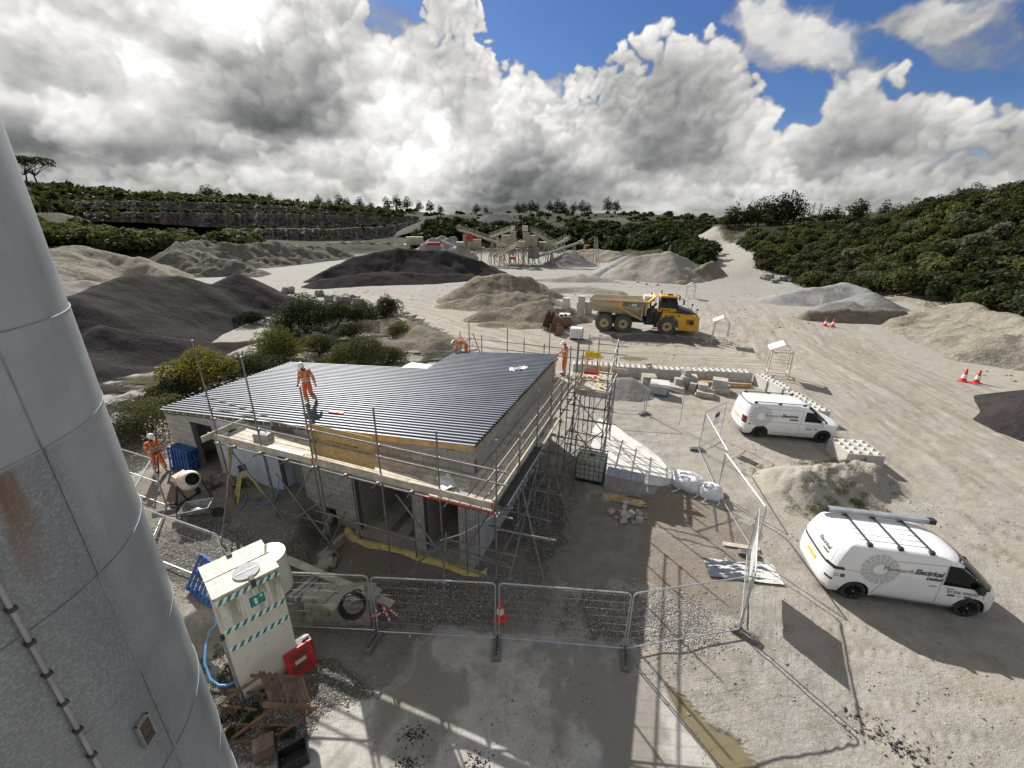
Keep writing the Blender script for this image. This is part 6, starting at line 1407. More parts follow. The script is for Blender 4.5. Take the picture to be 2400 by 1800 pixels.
vt.front(-.86, .86, .98, 1.02, .010, 'r').obj('tailgate_trim', M_GAP, o); vt.front(-.95, .95, .30, .52, .02, 'r').obj('rear_bumper', mat('grey_bumper', (.30, .31, .32), .5), o, True); vt.front(-.26, .26, .84, .95, .012, 'r').obj('number_plate', M_PLATE, o)
vt.side([(-2.47, .86), (-2.33, .86), (-2.30, 1.22), (-2.44, 1.22)], .008).obj('tail_lamp', M_TLAMP, o, True); vt.front(-.82, .82, 1.88, 1.93, .05, 'r').obj('roof_spoiler', M_BLKPL, o, True)
vt.text('Maenporth', 0, 1.48, .12, 0, .003, end='r', y0=.55).obj('lettering', M_GLOGO, o); vt.text('Electrical', 0, 1.36, .16, .2, .006, end='r', y0=.1).obj('lettering', M_GLOGO, o)
vt.logo(-1.62, 1.28, .56).obj('sunburst_logo', M_GLOGO, o)
vt.text('Maenporth', -1.45, 1.30, .20, 0, 0, width=.80).obj('lettering', M_DLOGO, o); vt.text('Electrical', -.62, 1.32, .22, .25, .012, width=.80).obj('lettering', M_DLOGO, o); vt.text('Limited', -.22, 1.17, .135, .25, .010, width=.44).obj('lettering', M_DLOGO, o)
vt.text('01326 250297', .62, .86, .13, 0, .001, width=.66).obj('lettering', M_GLOGO, o); vt.side([(.64, .74), (.95, .74), (.95, .79), (.64, .79)]).obj('printed_badge', M_DLOGO, o); vt.side([(1.08, .74), (1.24, .74), (1.24, .79), (1.08, .79)]).obj('printed_badge', M_DLOGO, o)
vt.text('Domestic . Commercial . Industrial & Renewables', -.85, .40, .085, 0, .002, width=1.9).obj('lettering', M_GLOGO, o); vt.side([(-2.18, .80), (-2.08, .80), (-2.08, .88), (-2.18, .88)]).obj('printed_badge', M_DLOGO, o)
g = MB()
for pts in ([(.30, .32), (.34, 1.05), (.42, 1.72)], [(1.46, .90), (1.50, 1.10)], [(1.12, .34), (1.40, .88)], [(-2.2, 1.04), (.34, 1.02)], [(.34, 1.02), (1.46, .99)], [(-.55, .33), (.3, .32)], [(-2.1, 1.70), (.40, 1.72)]): l_ = vt.line(pts); g.add(l_.v, l_.f)
g.obj('panel_gap', M_GAP, o)
for sg in (-1, 1):
    MB().blob((1.36, sg*1.10, 1.18), (.08, .12, .12), 3, 6, 8, .02, None, .7).obj('mirror', M_WHITE, o, True)
    vt.side([(2.12, .80), (2.42, .80), (2.36, .95), (2.10, .97)], .008, sg).obj('head_lamp', M_LAMP, o, True)
    r = MB(); r.beam((-2.0, sg*.77, 2.03), (.55, sg*.77, 2.01), .035, .035)
    for x in (-1.95, -.75, .45): r.box((x, sg*.77, 1.98), (.16, .05, .10))
    r.obj('roof_rail', M_BLKPL, o)
vt.front(-.9, .9, .32, .60, .006).obj('lower_grille', M_BLKPL, o, True)
rs = MB()
for x in (-1.6, -.95, -.3, .2): rs.beam((x, -.62, 1.972), (x, .62, 1.972), .03, .014)
rs.obj('roof_swage', M_WHITE, o)

# ------------------------------------------------------------------ articulated dump truck
M_YEL = mat('yellow_paint', (.66, .37, .018), .45, var=.10, scale=2, dirt=(.42, .30, .12), dscale=1.3, dlo=.5, dhi=.75); M_DUSTY = mat('dusty_yellow_body', (.50, .40, .24), .85, var=.18, scale=1.5, dirt=(.42, .37, .29), dscale=.7, dlo=.40, dhi=.62); M_DKM = mat('dark_machinery', (.045, .044, .042), .7, var=.4, scale=3, dirt=(.14, .125, .10), dscale=2); M_DTYRE = mat('dusty_tyre', (.085, .082, .078), .9, var=.3, scale=2.5); M_HUB = mat('dusty_hub', (.46, .37, .20), .8, var=.2, scale=4)
T = thing('dump_truck', 'yellow six wheeled articulated dump truck with dusty tipping body', 'dump truck', (9.79+.277*1.0, 44.78+.96*1.36, gz(10, 46)), R(-12))
def big_wheel(x, y, sg):
    r, w = .935, .72; Mx = Matrix.Translation((x, y, r)) @ Matrix.Rotation(PI/2, 4, 'X'); t_ = MB()
    t_.lathe([(r*.52, -w*.46), (r*.80, -w*.5), (r*.95, -w*.46), (r*.97, -w*.3), (r*.97, w*.3), (r*.95, w*.46), (r*.80, w*.5), (r*.52, w*.46)], 32, Mx)
    o = t_.obj('wheel', M_DTYRE, T, True, 40); lg = MB()
    for k in range(26):
        a = 2*PI*k/26
        for s2 in (-1, 1):
            aa = a+(PI/26 if s2 > 0 else 0); c = Vector((x+math.cos(aa)*r*.965, y+s2*w*.25, r+math.sin(aa)*r*.965)); lg.box(c, (.10, w*.48, .085), Matrix.Rotation(-aa+PI/2, 3, 'Y') @ Matrix.Rotation(s2*.3, 3, 'Z'))
    lg.obj('tread_lug', M_DTYRE, o)['kind'] = 'stuff'
    h = MB(); h.lathe([(.001, -sg*w*.36), (r*.16, -sg*w*.36), (r*.20, -sg*w*.30), (r*.33, -sg*w*.22), (r*.50, -sg*w*.34), (r*.53, -sg*w*.46)], 24, Mx); h.obj('rim', M_HUB, o, True, 40)
    MB().cyl((x, y+sg*w*.36, r), (x, y+sg*w*.42, r), r*.15, 14).obj('hub', M_DKM, o)
for x in (0, 1.97, 6.42):
    for sg in (-1, 1): big_wheel(x, sg*1.34, sg)
def xs(poly, hw0, hw1=None, mt=M_DUSTY, name='tipping_body', par=T):
    return MB().prism(poly, -hw0, hw0).obj(name, mt, par)
tb = MB(); sec = [(-1.75, 2.70, 3.02, 1.55), (-1.25, 2.05, 3.42, 1.62), (.5, 1.95, 3.42, 1.68), (2.0, 1.75, 3.40, 1.70), (3.4, 1.45, 3.36, 1.70), (4.15, 2.2, 3.36, 1.66)]   # x, floor, rim, half width: an open trough
for (xa, fa2, ra, wa), (xb, fb, rb2, wb) in zip(sec[:-1], sec[1:]):
    for sg in (-1, 1):
        o_ = [(xa, sg*wa, ra), (xb, sg*wb, rb2), (xb, sg*(wb-.05), (fb+rb2)/2+.1), (xa, sg*(wa-.05), (fa2+ra)/2+.1)]; tb.add(o_, [(0, 1, 2, 3)])
        tb.add([(xa, sg*(wa-.05), (fa2+ra)/2+.1), (xb, sg*(wb-.05), (fb+rb2)/2+.1), (xb, sg*1.0, fb), (xa, sg*1.0, fa2)], [(0, 1, 2, 3)])
        tb.add([(xa, sg*(wa-.10), ra), (xb, sg*(wb-.10), rb2), (xb, sg*.9, fb+.08), (xa, sg*.9, fa2+.08)], [(0, 1, 2, 3)])
        tb.add([(xa, sg*wa, ra), (xb, sg*wb, rb2), (xb, sg*(wb-.10), rb2), (xa, sg*(wa-.10), ra)], [(0, 1, 2, 3)])
    tb.add([(xa, -1.0, fa2), (xb, -1.0, fb), (xb, 1.0, fb), (xa, 1.0, fa2)], [(0, 1, 2, 3)]); tb.add([(xa, -.9, fa2+.08), (xb, -.9, fb+.08), (xb, .9, fb+.08), (xa, .9, fa2+.08)], [(0, 1, 2, 3)])
tb.bb((4.05, -1.66, 1.9), (4.2, 1.66, 3.36))
TB = tb.obj('tipping_body', M_DUSTY, T)
MB().beam((-1.2, -1.72, 3.40), (4.15, -1.72, 3.36), .12, .10).beam((-1.2, 1.72, 3.40), (4.15, 1.72, 3.36), .12, .10).beam((-1.78, -1.6, 2.9), (-1.22, -1.66, 3.40), .12, .12).beam((-1.78, 1.6, 2.9), (-1.22, 1.66, 3.40), .12, .12).obj('rim_rail', M_DUSTY, TB)
MB().prism([(4.15, 2.6), (4.25, 3.36), (4.95, 3.95), (5.05, 3.90), (4.4, 3.2), (4.3, 2.6)], -1.62, 1.62).obj('spill_guard', M_YEL, TB)
MB().beam((1.6, -1.70, 2.62), (3.9, -1.70, 1.45), .10, .16).beam((1.6, 1.70, 2.62), (3.9, 1.70, 1.45), .10, .16).beam((3.75, -1.70, 1.4), (3.75, -1.70, 3.2), .10, .12).obj('body_rib', M_DUSTY, TB)
MB().prism([(1.75, 2.82), (4.02, 2.76), (4.04, 3.18), (1.78, 3.22)], -1.722, -1.712).obj('decal_panel', mat('grey_decal', (.12, .12, .125), .6), TB)
MB().prism([(1.3, 3.34), (1.7, 3.34), (1.7, 2.75), (1.95, 2.60), (1.5, 2.55), (1.2, 2.8)], -1.713, -1.708).obj('yellow_flash', M_YEL, TB)
v_, f_ = text_pts('400', .36, .2, .02); MB().add([(2.62+p[0], -1.728, 2.86+p[1]) for p in v_], f_).obj('lettering', mat('white_print', (.75, .75, .74), .5), TB)
v_, f_ = text_pts('HM', .26, .2, .01); MB().add([(2.26+p[0]*.8, -1.728, 2.88+p[1]) for p in v_], f_).obj('lettering', M_YEL, TB)
MB().bb((3.36, -1.729, 3.02), (3.95, -1.724, 3.05)).bb((3.36, -1.729, 2.94), (3.95, -1.724, 2.965)).obj('printed_line', M_GLOGO, TB)
ch_ = MB(); ch_.bb((-1.0, -.55, .95), (4.2, .55, 1.45)).bb((-.3, -.9, .75), (2.3, .9, 1.1)).bb((4.2, -.7, .8), (6.3, .7, 1.35)); ch_.cyl((4.4, 0, .9), (4.4, 0, 2.0), .4, 12); ch_.obj('chassis', M_DKM, T)
MB().bb((4.35, -1.1, 1.1), (5.5, 1.1, 2.3)).bb((4.6, -1.2, 1.6), (5.0, -1.0, 2.9)).bb((5.1, -1.35, .7), (5.45, -1.1, 2.4)).cyl((4.5, -.9, 2.2), (5.2, -.6, 3.1), .12, 8).obj('engine_bay', M_DKM, T)
for p, q in (((2.2, -.9, 1.2), (4.4, -.9, 2.4)),): MB().cyl(p, q, .12, 10).cyl((2.2, .9, 1.2), (4.4, .9, 2.4), .12, 10).obj('tipping_ram', M_DKM, T)
st_ = MB()
for k in range(5): st_.beam((5.0+.06*k, -1.62, .62+.36*k), (5.45+.06*k, -1.62, .62+.36*k), .25, .05)
st_.beam((5.0, -1.7, .5), (5.3, -1.7, 2.3), .05, .05).beam((5.5, -1.7, .5), (5.75, -1.7, 2.3), .05, .05); st_.obj('cab_steps', M_DKM, T)
MB().prism([(5.6, 1.72), (5.85, 2.32), (9.0, 2.20), (9.45, 1.95), (9.5, 1.05), (9.3, .62), (7.55, .62), (7.55, 1.15), (7.35, 1.62), (6.9, 1.98), (6.0, 1.98), (5.75, 1.5), (5.5, .95), (5.35, 1.0)], -1.62, 1.62).obj('bonnet', M_YEL, T)
MB().prism([(7.35, 2.16), (7.2, 2.72), (7.75, 2.72), (9.1, 2.28), (9.5, 1.95), (9.56, 1.25), (9.46, 1.2), (9.40, 1.92), (9.0, 2.16)], -1.15, 1.15).obj('bonnet_top', mat('black_bonnet', (.025, .027, .03), .45), T)
MB().prism([(9.42, 1.15), (9.52, 1.15), (9.52, .66), (9.35, .60), (8.0, .60), (8.0, .70), (9.3, .70)], -1.66, 1.66).obj('bumper', M_YEL, T)
for sg in (-1, 1):
    dk = MB()
    for i in range(4): dk.bb((8.2, sg*1.615, 1.25+.14*i), (8.95, sg*1.635, 1.33+.14*i))
    for x in (6.1, 7.3): dk.bb((x, sg*1.615, 2.03), (x+.22, sg*1.635, 2.16)); 
    dk.bb((6.5, sg*1.615, 2.0), (7.1, sg*1.635, 2.1)); dk.cyl((8.75, sg*1.6, 1.42), (8.75, sg*1.66, 1.42), .22, 14); dk.obj('vent', M_DKM, T)
    MB().blob((9.44, sg*1.35, 1.5), (.08, .16, .16), 2, 6, 8, 0).obj('headlight', M_LAMP, T, True)
    fd_ = MB(); pr_ = [(6.42+math.cos(a)*1.12, .95+math.sin(a)*1.02) for a in np.linspace(.25, PI-.1, 12)]
    fd_.grid([[(x, sg*.95, z), (x, sg*1.70, z)] for x, z in pr_]); fd_.grid([[(x, sg*1.70, z), (x, sg*1.70, z-.08)] for x, z in pr_]); fd_.obj('mudguard', mat('grey_rubber', (.13, .135, .14), .7), T)
CB = MB().prism([(5.55, 2.3), (5.6, 2.62), (5.55, 3.78), (5.65, 3.86), (7.1, 3.86), (7.45, 2.70), (7.4, 2.3)], -.85, .85).obj('cab', M_DKM, T)
MB().prism([(5.5, 3.80), (5.6, 3.96), (7.15, 3.94), (7.25, 3.80)], -.92, .92).obj('cab_roof', M_YEL, CB); MB().prism([(5.58, 2.32), (5.6, 2.66), (7.42, 2.66), (7.40, 2.32)], -.875, .875).obj('cab_lower_panel', M_YEL, CB)
for sg in (-1, 1):
    MB().prism([(5.72, 2.74), (5.72, 3.68), (6.35, 3.68), (6.35, 2.74)], sg*.855, sg*.865).obj('side_window', M_GLASS, CB); MB().prism([(6.43, 2.74), (6.43, 3.68), (7.05, 3.68), (7.33, 2.74)], sg*.855, sg*.865).obj('side_window', M_GLASS, CB)
MB().add([(7.125, -.78, 3.74), (7.125, .78, 3.74), (7.43, .78, 2.78), (7.43, -.78, 2.78)], [(0, 1, 2, 3)]).obj('windscreen', M_GLASS, CB)
v_, f_ = text_pts('KOMATSU', .19, 0, .012); MB().add([(5.72+p[0], -.89, 2.42+p[1]) for p in v_], f_).obj('lettering', M_DLOGO, CB)
for sg in (-1, 1):
    mr = MB(); mr.cyl((7.2, sg*.85, 3.7), (7.7, sg*1.35, 3.75), .03, 6).box((7.75, sg*1.4, 3.45), (.12, .28, .5)); m2 = MB(); m2.cyl((9.0, sg*1.3, 2.1), (9.15, sg*1.4, 2.7), .025, 6).blob((9.15, sg*1.4, 2.78), (.12, .12, .12), 1, 5, 7, 0); m2.obj('front_mirror', M_BLKPL, T)
    mr.obj('mirror', M_BLKPL, T)
hr_ = MB()
for x in (5.6, 6.3, 7.0): hr_.cyl((x, -.8, 3.95), (x, -.8, 4.12), .02, 6)
hr_.cyl((5.6, -.8, 4.12), (7.0, -.8, 4.12), .02, 6).cyl((5.7, .4, 3.95), (5.7, .4, 4.35), .05, 8).box((6.5, -.2, 4.0), (.5, .5, .1)).cyl((8.2, -1.5, 2.25), (9.2, -1.5, 2.45), .02, 6).cyl((8.2, -1.5, 2.2), (8.2, -1.5, 2.5), .02, 6).cyl((9.2, -1.5, 2.1), (9.2, -1.5, 2.45), .02, 6); hr_.obj('handrail', M_DKM, T)
MB().cyl((4.75, .7, 2.4), (4.75, .7, 4.0), .09, 10).obj('exhaust', M_DKM, T); MB().bb((3.9, -.8, 3.3), (5.0, .9, 3.8)).obj('white_tank', mat('pale_tank', (.55, .54, .50), .6), T)

# ------------------------------------------------------------------ site fencing
M_WIRE = mat('fence_wire', (.42, .42, .42), .5, .4, var=.1); M_FRAME = mat('fence_tube', (.46, .465, .47), .42, .5, var=.15, scale=4, dirt=(.22, .19, .16), dscale=3, dlo=.58, dhi=.75); M_RUBB = mat('recycled_block', (.15, .145, .135), .9, var=.25, scale=6); M_SIGNW = mat('sign_white', (.78, .79, .80), .5, var=.04)
_meshes = {}
def fence(label, p, q, h=1.98, mesh=True, wires=8, lean=0.0, group='site fence panels', rail=None):
    p = Vector((p[0], p[1], gz(*p[:2])+.13)); q = Vector((q[0], q[1], gz(*q[:2])+.13)); d = q-p; L = math.hypot(d.x, d.y)
    o = thing('site_fence', label, 'fence', p, 0, group); o.rotation_euler = (lean, -math.atan2(d.z, L), math.atan2(d.y, d.x)); f = MB(); r = .12; n = 5
    pts = [(0, 0, 0), (0, 0, h-r)]+[(r-r*math.cos(a), 0, h-r+r*math.sin(a)) for a in np.linspace(.3, PI/2, n)]+[(L-r+r*math.sin(a), 0, h-r+r*math.cos(a)) for a in np.linspace(0, PI/2, n)]+[(L, 0, 0)]
    f.tube(pts, .021, 6); f.cyl((0, 0, .03), (L, 0, .03), .019, 6)
    f.obj('frame', M_FRAME, o, True, 50)
    if rail: MB().cyl((0, 0, rail), (L, 0, rail), .016, 6).obj('rail', M_FRAME, o, True, 50)
    if mesh:
        w = MB(); nv = int(L/.075); zs_ = np.linspace(.12, h-.08, wires)
        for i in range(1, nv):
            x = L*i/nv; w.cyl((x, 0, .03), (x, 0, h-.02), .0022, 3, None, False)
        for z in zs_: w.cyl((.01, 0, z), (L-.01, 0, z), .0024, 3, None, False)
        w.obj('mesh_infill', M_WIRE, o)['kind'] = 'stuff'
    return o
ft_ = MB(); ft_.prism([(-.36, 0), (-.36, .10), (-.28, .135), (.28, .135), (.36, .10), (.36, 0)], -.11, .11); fm_ = ft_.mesh('fence_foot', M_RUBB)
hl_ = MB()
for x in (-.24, -.13, .13, .24): hl_.cyl((x, 0, .13), (x, 0, .139), .035, 8)
hl_.bb((-.08, -.03, .13), (.08, .03, .139)); hm_ = hl_.mesh('socket', M_BLKPL)
def foot(label, x, y, rz):
    o = link('fence_weight', fm_, None, (x, y, gz(x, y)), rz); tag(o, label, 'fence foot', 'fence feet'); link('socket', hm_, o); return o
fence('mesh fence panel behind the striped cabinet, in front of the stacked slabs', (-7.1, 8.62), (-3.72, 8.5)); fence('mesh fence panel with a cone and striped poles behind it', (-3.62, 8.46), (-.36, 8.32)); fence('mesh fence panel in the middle of the front row, right of the cone', (-.26, 8.32), (3.08, 8.06)); fence('mesh fence panel at the right end of the front row', (3.16, 8.06), (6.48, 8.66))
pw = fence('mesh fence panel carrying a white board, turned edge-on to the camera', (6.56, 8.72), (8.25, 11.62)); MB().bb((1.0, -.03, .75), (2.5, -.022, 1.9)).obj('white_board', M_SIGNW, pw)
fence('open fence panel between the plastic sheet and the white bags', (8.55, 11.65), (8.80, 15.15), wires=4, lean=R(-2)); fence('open fence panel behind the white bulk bags', (8.82, 15.25), (9.5, 18.9), wires=4, lean=R(2))
ps = fence('short pedestrian gate panel with a blue and white notice, behind the far van', (9.6, 19.05), (11.25, 20.33), mesh=False, rail=.95)
sg_ = MB(); sg_.bb((1.05, -.03, 1.35), (1.5, -.022, 1.62)); sg_.obj('notice', mat('sign_blue', (.03, .07, .22), .5), ps); MB().bb((.95, -.034, .98), (1.52, -.027, 1.34)).obj('notice', M_SIGNW, ps)
fence('pedestrian gate panel standing alone before the pallets', (8.1, 23.33), (9.5, 21.55), mesh=False, rail=1.0); fence('open fence panel between the scaffold tower and the single gate', (4.9, 23.75), (8.02, 23.38), wires=3)
fence('fence panel at the left, ending at the worker by the corner', (-15.6, 13.9), (-12.5, 12.7), mesh=False, wires=4, rail=1.0); fence('fence panel at the left, running from the corner towards the silo', (-12.42, 12.6), (-11.25, 10.25), wires=5); fence('fence panel between silo and striped cabinet', (-11.15, 10.2), (-7.85, 9.05), wires=5)
for l_, x, y, r in (('plastic fence foot under the joint left of the striped poles', -3.68, 8.25, 1.3), ('plastic fence foot under the joint by the cone', -.31, 8.1, 1.55), ('plastic fence foot at the kink of the front fence row', 3.1, 7.86, 1.35), ('plastic fence foot at the right front corner of the fence', 6.62, 8.6, -.7), ('plastic fence foot beside the plastic sheet', 8.4, 11.75, -.25), ('plastic fence foot at the white bulk bags', 8.85, 15.15, -.5), ('plastic fence foot at the far end of the open fence, behind the bags', 9.5, 19.0, -.15), ('plastic fence foot under the single gate panel before the pallets', 8.05, 23.25, .3), ('plastic fence foot near the cement mixer', -12.42, 12.5, .3)): foot(l_, x, y, r)
# ------------------------------------------------------------------ concrete interlocking blocks
M_LEGO = mat('precast_concrete', (.50, .49, .455), .88, var=.10, scale=1.5, bump=.25, rand=.06, dirt=(.36, .35, .31), dscale=1.2)
lb = MB(); e_ = .02; lb.prism([(-.8, e_), (-.8+e_, 0), (.8-e_, 0), (.8, e_), (.8, .75), (.8-e_, .77), (-.8+e_, .77), (-.8, .75)], -.39, .39); LBM = lb.mesh('concrete_block', M_LEGO)
sd1 = MB().add([(-.11, -.11, 0), (.11, -.11, 0), (.11, .11, 0), (-.11, .11, 0), (-.03, -.03, .09), (.03, -.03, .09), (.03, .03, .09), (-.03, .03, .09)], [(0, 1, 5, 4), (1, 2, 6, 5), (2, 3, 7, 6), (3, 0, 4, 7), (4, 5, 6, 7)]).mesh('stud', M_LEGO)
def lego(label, x, y, rz, z=None, group=None, sc=(1, 1, 1), studs=True):
    o = link('concrete_block', LBM, None, (x, y, gz(x, y)-.01 if z is None else z), rz, sc); tag(o, label, 'concrete block', group)
    if studs:
        for k in range(8): link('stud', sd1, o, (-.6+(k//2)*.4, -.2+(k % 2)*.4, .77))
    return o
dr_ = Vector((.9925, -.122, 0)); nr_v = Vector((.122, .9925, 0)); e0 = Vector((17.45, 28.93, 0))+nr_v*.39; az_ = math.atan2(dr_.y, dr_.x)
ordn = ['at the corner behind the van', 'second from the corner', 'third from the corner', 'behind the tall pile of grey blocks', 'carrying a loose grey block', 'behind the wrapped pallet', 'behind the heap of chippings', 'nearest the loading bay']
for i in range(8): q = e0-dr_*(.8+1.615*i); lego('studded concrete block in the long wall, '+ordn[i], q.x, q.y, az_+rb.uniform(-.008, .008), group='concrete block wall')
for i in range(4): q = Vector((17.92, 28.05, 0))+Vector((.045, -.999, 0))*(1.615*i); lego('studded concrete block in the short wall, '+['nearest the corner', 'second from the corner', 'behind the far van roof', 'hidden by the far van'][i], q.x, q.y, PI/2+rb.uniform(-.01, .01), group='concrete block wall')
lego('left studded concrete block of the pair in front of the far van', 16.42, 18.27, R(-97.5)); lego('right studded concrete block of the pair in front of the far van', 17.24, 18.15, R(-97.5))
q = e0-dr_*(.8+1.615*4); o = link('loose_block', blockm, None, (q.x-.25, q.y-.15, gz(q.x, q.y)+.86), .3, (.44, .25, .2)); tag(o, 'loose grey block lying on top of the long concrete wall', 'block')
for i, (x, y, z) in enumerate([(8.55, 53.2, 0), (9.6, 53.6, 0), (8.5, 53.3, .77), (9.5, 53.6, .77), (8.6, 53.2, 1.54), (7.2, 56.5, 0), (7.1, 56.5, .77)]): lego('square pale concrete block stacked '+('behind the tipping body, ' if i < 5 else 'left of the stack behind the truck, ')+['lowest left', 'lowest right', 'middle left', 'middle right', 'on top', 'lower one', 'upper one'][i], x, y, R(-12)+rb.uniform(-.05, .05), gz(x, y)+z, 'square concrete blocks', (.55, 1.1, 1), False)
# ------------------------------------------------------------------ pallets and block packs
M_PALL = mat('pallet_wood', (.45, .37, .27), .9, var=.25, scale=4, rand=.15); M_BLUEP = mat('blue_pallet', (.03, .10, .30), .7, var=.3, scale=3, rand=.1, dirt=(.14, .17, .22), dscale=2, dlo=.55, dhi=.8)
def pallet(label, x, y, rz, mt=None, z=None, rot=None, w=1.2, d=1.0, group='timber pallets', boards=7):
    o = thing('pallet', label, 'pallet', (x, y, gz(x, y) if z is None else z), rz, group, rot); mt = mt or M_PALL
    for i in range(boards): MB().box((-w/2+.05+(w-.1)*i/(boards-1), 0, .131), (.1, d, .022)).obj('top_board', mt, o)
    for j in (-1, 0, 1): MB().box((0, j*(d/2-.05), .069), (w, .1, .10)).obj('bearer', mt, o)
    for i in (-1, 0, 1): MB().box((i*(w/2-.06), 0, .008), (.1, d, .016)).obj('bottom_board', mt, o)
    return o
def pack(label, x, y, z, rz, n, m, k, sz=(.44, .215, .215), top=None, mt=None, group='packs of concrete blocks', cat='block pack', miss=0.0):
    o = thing('block_pack', label, cat, (x, y, z), rz, group); r_ = random.Random(int(x*100+y)); mt = mt or M_BLOCK; um = ub.mesh('block', mt) if ('ub', mt.name) not in _meshes else _meshes[('ub', mt.name)]; _meshes[('ub', mt.name)] = um
    for c in range(k):
        for i in range(n):
            for j in range(m):
                if c == k-1 and r_.random() < miss: continue
                link('block', um, o, ((i-n/2)*(sz[0]+.006)+r_.uniform(-.008, .008), (j-m/2)*(sz[1]+.006)+r_.uniform(-.008, .008), c*(sz[2]+.002)), r_.uniform(-.012, .012), sz)
    return o
def gp_(x, y, dz=.142): return gz(x, y)+dz
pallet('blue pallet under the wrapped pack nearest the heap of chippings', 9.95, 26.6, R(-20), M_BLUEP); pack('grey pack of blocks on the blue pallet', 9.95, 26.6, gp_(9.95, 26.6), R(-20), 2, 3, 3, (.52, .30, .22))
o = link('plastic_cover', MB().bb((-.60, -.5, 0), (.60, .5, .05)).bb((-.61, -.51, -.16), (.61, -.50, .05)).mesh('plastic_cover', mat('clear_wrap', (.60, .60, .58), .35, var=.1, scale=5, bump=.3)), None, (9.95, 26.6, gp_(9.95, 26.6)+.672), R(-20)); tag(o, 'pale plastic cover on top of the pack on the blue pallet', 'cover')
pallet('timber pallet with a mossy pack, behind the blue pallet', 9.7, 28.15, R(-8)); pack('mossy pack of blocks behind the covered pack', 9.7, 28.15, gp_(9.7, 28.15), R(-8), 2, 4, 3, (.46, .23, .2), mt=mat('mossy_block', (.33, .33, .25), .92, var=.25, scale=4, rand=.1))
pallet('timber pallet with a flat layer of blocks, left of the block piles', 11.35, 27.25, R(-24)); pack('flat layer of blocks on the left timber pallet', 11.35, 27.25, gp_(11.35, 27.25), R(-24), 2, 4, 1, (.5, .22, .22)); pack('small heap of blocks on the flat layer', 11.6, 27.6, gp_(11.35, 27.25)+.22, R(-10), 1, 2, 2, (.5, .25, .2))
pallet('timber pallet under the tallest pile of blocks', 12.5, 28.05, R(-15)); pack('tallest pile of blocks, before the long wall', 12.5, 28.05, gp_(12.5, 28.05), R(-15), 2, 3, 3, (.5, .3, .22), miss=.2); pack('loose blocks on top of the tallest pile', 12.3, 28.15, gp_(12.5, 28.05)+.666, R(8), 1, 2, 2, (.5, .25, .2)); pack('blocks leaning at the foot of the tallest pile', 12.55, 27.2, gz(12.55, 27.2), R(-40), 1, 3, 3, (.44, .215, .2))
pallet('timber pallet with two layers of blocks, in front of the piles', 13.0, 26.4, R(-27)); pack('blocks on the front timber pallet', 13.0, 26.4, gp_(13, 26.4), R(-27), 2, 4, 1, (.52, .24, .22)); pack('blocks stacked on the front pallet layer', 12.95, 26.75, gp_(13, 26.4)+.222, R(-20), 1, 3, 2, (.6, .22, .18))
pallet('timber pallet with a wrapped cube of blocks, at the right', 14.4, 27.15, R(-25)); pack('lower layer of blocks on the right pallet', 14.4, 27.15, gp_(14.4, 27.15), R(-25), 2, 4, 1, (.55, .24, .26)); pack('cube of blocks on the right pallet layer', 14.3, 27.2, gp_(14.4, 27.15)+.262, R(-25), 2, 3, 2, (.46, .25, .24))
tm = thing('timber_bundle', 'bundle of long brown timbers lying along the concrete wall', 'timber', (15.3, 28.35, gz(15.3, 28.3)), R(-7))
for i in range(9): MB().beam((-1.7+rb.uniform(-.3, .3), (i % 4)*.14-.25, .06+.11*(i//4)), (1.6+rb.uniform(-.2, .2), (i % 4)*.14-.25+rb.uniform(-.1, .1), .06+.11*(i//4)), .11, .09).obj('timber', M_TIMB, tm)
# blue pallets at the left
for i in range(3): pallet('blue pallet '+['nearest', 'in the middle', 'at the back'][i]+' of three standing against the end wall', 0, 0, 0, M_BLUEP, group='blue pallets')
bps = [o for o in COL.objects if o.name.startswith('pallet') and 'standing against' in o.get('label', '')]
for i, o in enumerate(bps): q = bl(13.35, -.28+.155*i-.1); o.location = (q.x, q.y, gz(q.x, q.y)+.5); o.rotation_euler = (R(84), 0, -BA)
o = pallet('blue pallet leaning behind the silo edge, beside the striped cabinet', -8.4, 9.05, 0, M_BLUEP, group='blue pallets'); o.rotation_euler = (R(58), R(4), R(-28)); o.location.z = gz(-8.4, 9.05)+.42
